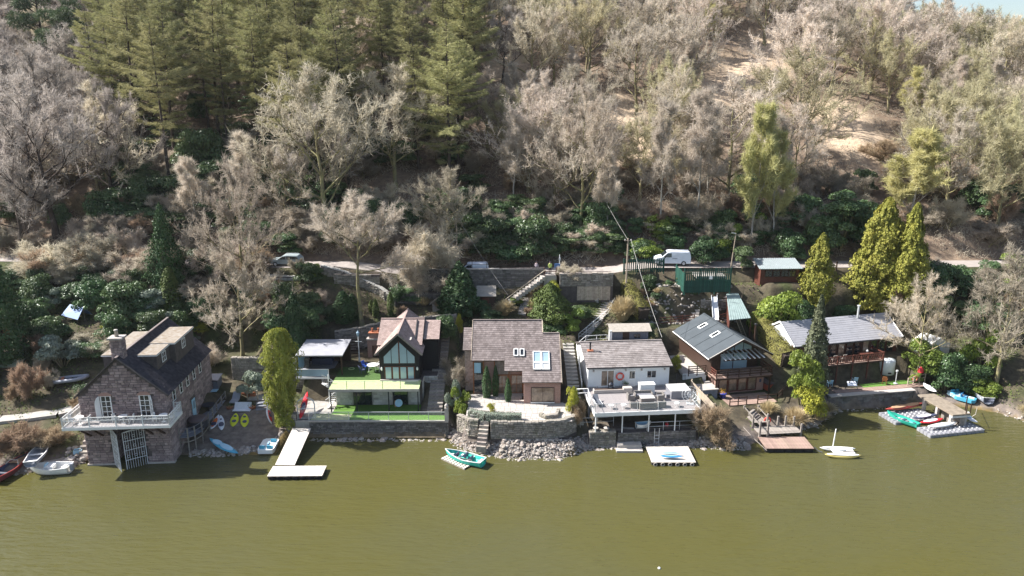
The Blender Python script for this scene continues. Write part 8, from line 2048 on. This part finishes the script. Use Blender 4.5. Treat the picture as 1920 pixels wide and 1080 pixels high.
# ---- clipped hedges: leaves over a rounded ridge along ground points
def hedge(label, pts, w_, h_, n, lm='hedge_leaf', s=.14, zb=0):
    rs = np.random.RandomState(len(label)); pts = np.array(pts, float); seg = np.linalg.norm(np.diff(pts, axis=0), axis=1); cum = np.concatenate([[0], np.cumsum(seg)]); t = rs.rand(n) * cum[-1]
    c = np.stack([np.interp(t, cum, pts[:, i]) for i in range(3)], 1); k = np.clip(np.searchsorted(cum, t) - 1, 0, len(seg) - 1); d = (pts[k + 1] - pts[k]) / seg[k][:, None]
    sd = unit(np.stack([-d[:, 1], d[:, 0], np.zeros(n)], 1)); a = rs.uniform(-.15, math.pi + .15, n); ca, sa = np.cos(a), np.sin(a)
    sq = np.maximum(np.abs(ca), np.abs(sa)) ** .75; bump_ = 1 + .12 * np.array([noise.noise(Vector((x * 1.3, y_ * 1.3, q * 2))) for x, y_, q in zip(c[:, 0], c[:, 1], a)])
    off = sd * (ca / sq * w_ / 2 * bump_)[:, None]; z = np.maximum(sa, 0) / sq * h_ * bump_; z = np.where((rs.rand(n) < .4) & (np.abs(ca) > .6), rs.rand(n) * h_ * .9, z)
    P = c + off; P[:, 2] += z; Nn = sd * ca[:, None] + np.array([0, 0, 1]) * sa[:, None]
    o0 = Vector(pts[0]); o = thing('hedge', label, 'hedge', o0); P = P - pts[0]
    link('foliage', poly_mesh('foliage', leaves(P, unit(Nn), s, rs, .35), M[lm]), o)
    core = MB()
    for a_, b_ in zip(pts[:-1], pts[1:]): core.bar(Vector(a_) - o0 + Vector((0, 0, h_ * .4)), Vector(b_) - o0 + Vector((0, 0, h_ * .4)), w_ * .72, h_ * .8)
    core.build('stems', M['bark_dark'], o)
    return o
hedge('clipped yellow-green hedge running down from the telegraph pole to the bungalow shed', [at(1166, 522, 11.0), at(1180, 560, 9.6), at(1207, 600, 7.8)], 1.9, 1.9, 10000)
hedge('thick clipped hedge between chalet and long house', [at(1418, 612, 6.6), at(1448, 648, 5.2), at(1480, 690, 3.8)], 2.6, 2.2, 14000)
hedge('low grey-green lavender hedge along the terrace wall of the tiled house', [(-4.6, 73.0, 3.0), (-2.8, 72.2, 3.0), (1.0, 72.0, 3.0)], 1.0, .85, 5200, 'silver_leaf', .1)
hedge('dark hedge behind the bright green shrub above the long house', [at(1430, 640, 5.2), at(1500, 630, 5.4)], 1.6, 2.0, 5000, 'rhodo_leaf', .18)
hedge('leafy hedge on the bank edge between landing stage and sea wall', [(35.2, 79.3, 1.6), (36.8, 82.4, 2.2)], 1.8, 1.4, 4000, 'bright_leaf', .16)
# ---- undergrowth (nobody could count it)
rs = np.random.RandomState(5); P = []; D = []
n = 160000; yy = 104 + 110 * rs.rand(n) ** 1.3; xx = (rs.rand(n) * 2 - 1) * .74 * yy
zz = np.array([ter(a, b) for a, b in zip(xx, yy)])
nz_ = np.array([noise.noise(Vector((a * .16, b * .16, 3))) for a, b in zip(xx, yy)]); k = nz_ > -.08
P = np.stack([xx, yy, zz + np.clip(nz_ + .2, .1, 1) * 2.2 * rs.rand(n)], 1)[k]; D = unit(rs.normal(size=(len(P), 3)) + np.array([0, 0, .5]))
o = link('undergrowth', poly_mesh('undergrowth', sprigs(P, D, .8, .06, rs), M['twig'])); tag(o, kind='stuff')
n = 60000; yy = 68 + 30 * rs.rand(n); xx = -78 + rs.rand(n) * 165; zz = np.array([ter(a, b) for a, b in zip(xx, yy)])
HOUSES = [(-44.5, -23.5, 66, 84), (-24.5, -7, 73, 89.5), (-7, 8.5, 68, 85.5), (8, 21, 70, 85), (20, 34, 76, 94.5), (34, 52, 80, 97)]
k = (yy > shore(xx) + 1.2)
for a, b, c, d in HOUSES: k &= ~((xx > a) & (xx < b) & (yy > c) & (yy < d))
nz_ = np.array([noise.noise(Vector((a * .3, b * .3, 9))) for a, b in zip(xx, yy)]); k &= nz_ > -.1
P = np.stack([xx, yy, zz + rs.rand(n) * .35], 1)[k]
o = link('ground_cover_plants', poly_mesh('ground_cover_plants', leaves(P, np.tile([0, 0, 1.0], (len(P), 1)), .22, rs, .8), M['green_conifer'])); tag(o, kind='stuff')
# dry reeds at the right bank
for i, (x, yv, lb) in enumerate(((35.8, 78.2, 'fringe of dry reeds under the bank right of the landing stage'), (37.2, 80.0, 'fringe of dry reeds at the left end of the garden sea wall'), (60.5, 78.6, 'fringe of dry reeds on the right shore, nearest the pier'), (62.5, 77.2, 'fringe of dry reeds on the right shore at the frame edge'))): put('grass', x, yv, 1.3, 2.6, lb)

# ---- labels: say which plant by its look and by what stands below it
COLS = [(150, 'above the summer house'), (400, 'above the boathouse'), (560, 'above the beach yard'), (870, 'above the black gabled house'), (1062, 'above the tiled house'), (1262, 'above the bungalow'), (1440, 'above the chalet'), (1700, 'above the long house'), (9999, 'above the pier')]
cells = {}
for o, kind, x, y, H, lb in PLANTED:
    if lb: continue
    px, py, _ = in_view(x, y, ter(x, y))
    c = next(t for lim, t in COLS if px < lim)
    up_ = y - float(road_y(x))
    b = 'below the lane' if up_ < -1 else 'beside the lane' if up_ < 9 else 'low on the slope' if up_ < 28 else 'midway up the slope' if up_ < 55 else 'high on the slope' if up_ < 85 else 'near the ridge'
    cells.setdefault((DESC[kind][1], b, c), []).append((px, o))
ORD = ['leftmost', 'second', 'third', 'fourth', 'fifth', 'sixth', 'seventh', 'eighth', 'ninth', 'tenth', 'eleventh', 'twelfth', 'thirteenth', 'fourteenth', 'fifteenth', 'sixteenth', 'seventeenth', 'eighteenth', 'nineteenth', 'twentieth'] + ['twenty-' + t for t in ('first', 'second', 'third', 'fourth', 'fifth', 'sixth', 'seventh', 'eighth', 'ninth')] + ['thirtieth'] + ['thirty-' + t for t in ('first', 'second', 'third', 'fourth', 'fifth', 'sixth', 'seventh', 'eighth', 'ninth')]
for (ds, b, c), lst in cells.items():
    lst.sort(key=lambda t: t[0])
    for i, (_, o) in enumerate(lst):
        s = f'{ds} {b} {c}'
        if len(lst) > 1: s += ', ' + ('rightmost' if i == len(lst) - 1 else ORD[i] if i == 0 else ORD[min(i, 38)] + ' from left')
        o['label'] = s
import sys; print('PLANTS', len(PLANTED), counts, file=sys.stderr)

# ------------------------------------------------------------------ spring haze over the far slope
hz = B(-430, 430, -30, 430, -4, 96).build('haze', None); tag(hz, kind='stuff')
hm = bpy.data.materials.new('haze'); hm.use_nodes = True; t_ = hm.node_tree
for n_ in list(t_.nodes):
    if n_.type == 'BSDF_PRINCIPLED': t_.nodes.remove(n_)
pv = t_.nodes.new('ShaderNodeVolumePrincipled'); pv.inputs['Color'].default_value = (.93, .96, 1, 1); pv.inputs['Density'].default_value = 0.00007; pv.inputs['Anisotropy'].default_value = 0.2
t_.links.new(pv.outputs[0], t_.nodes['Material Output'].inputs['Volume']); hz.data.materials.append(hm)
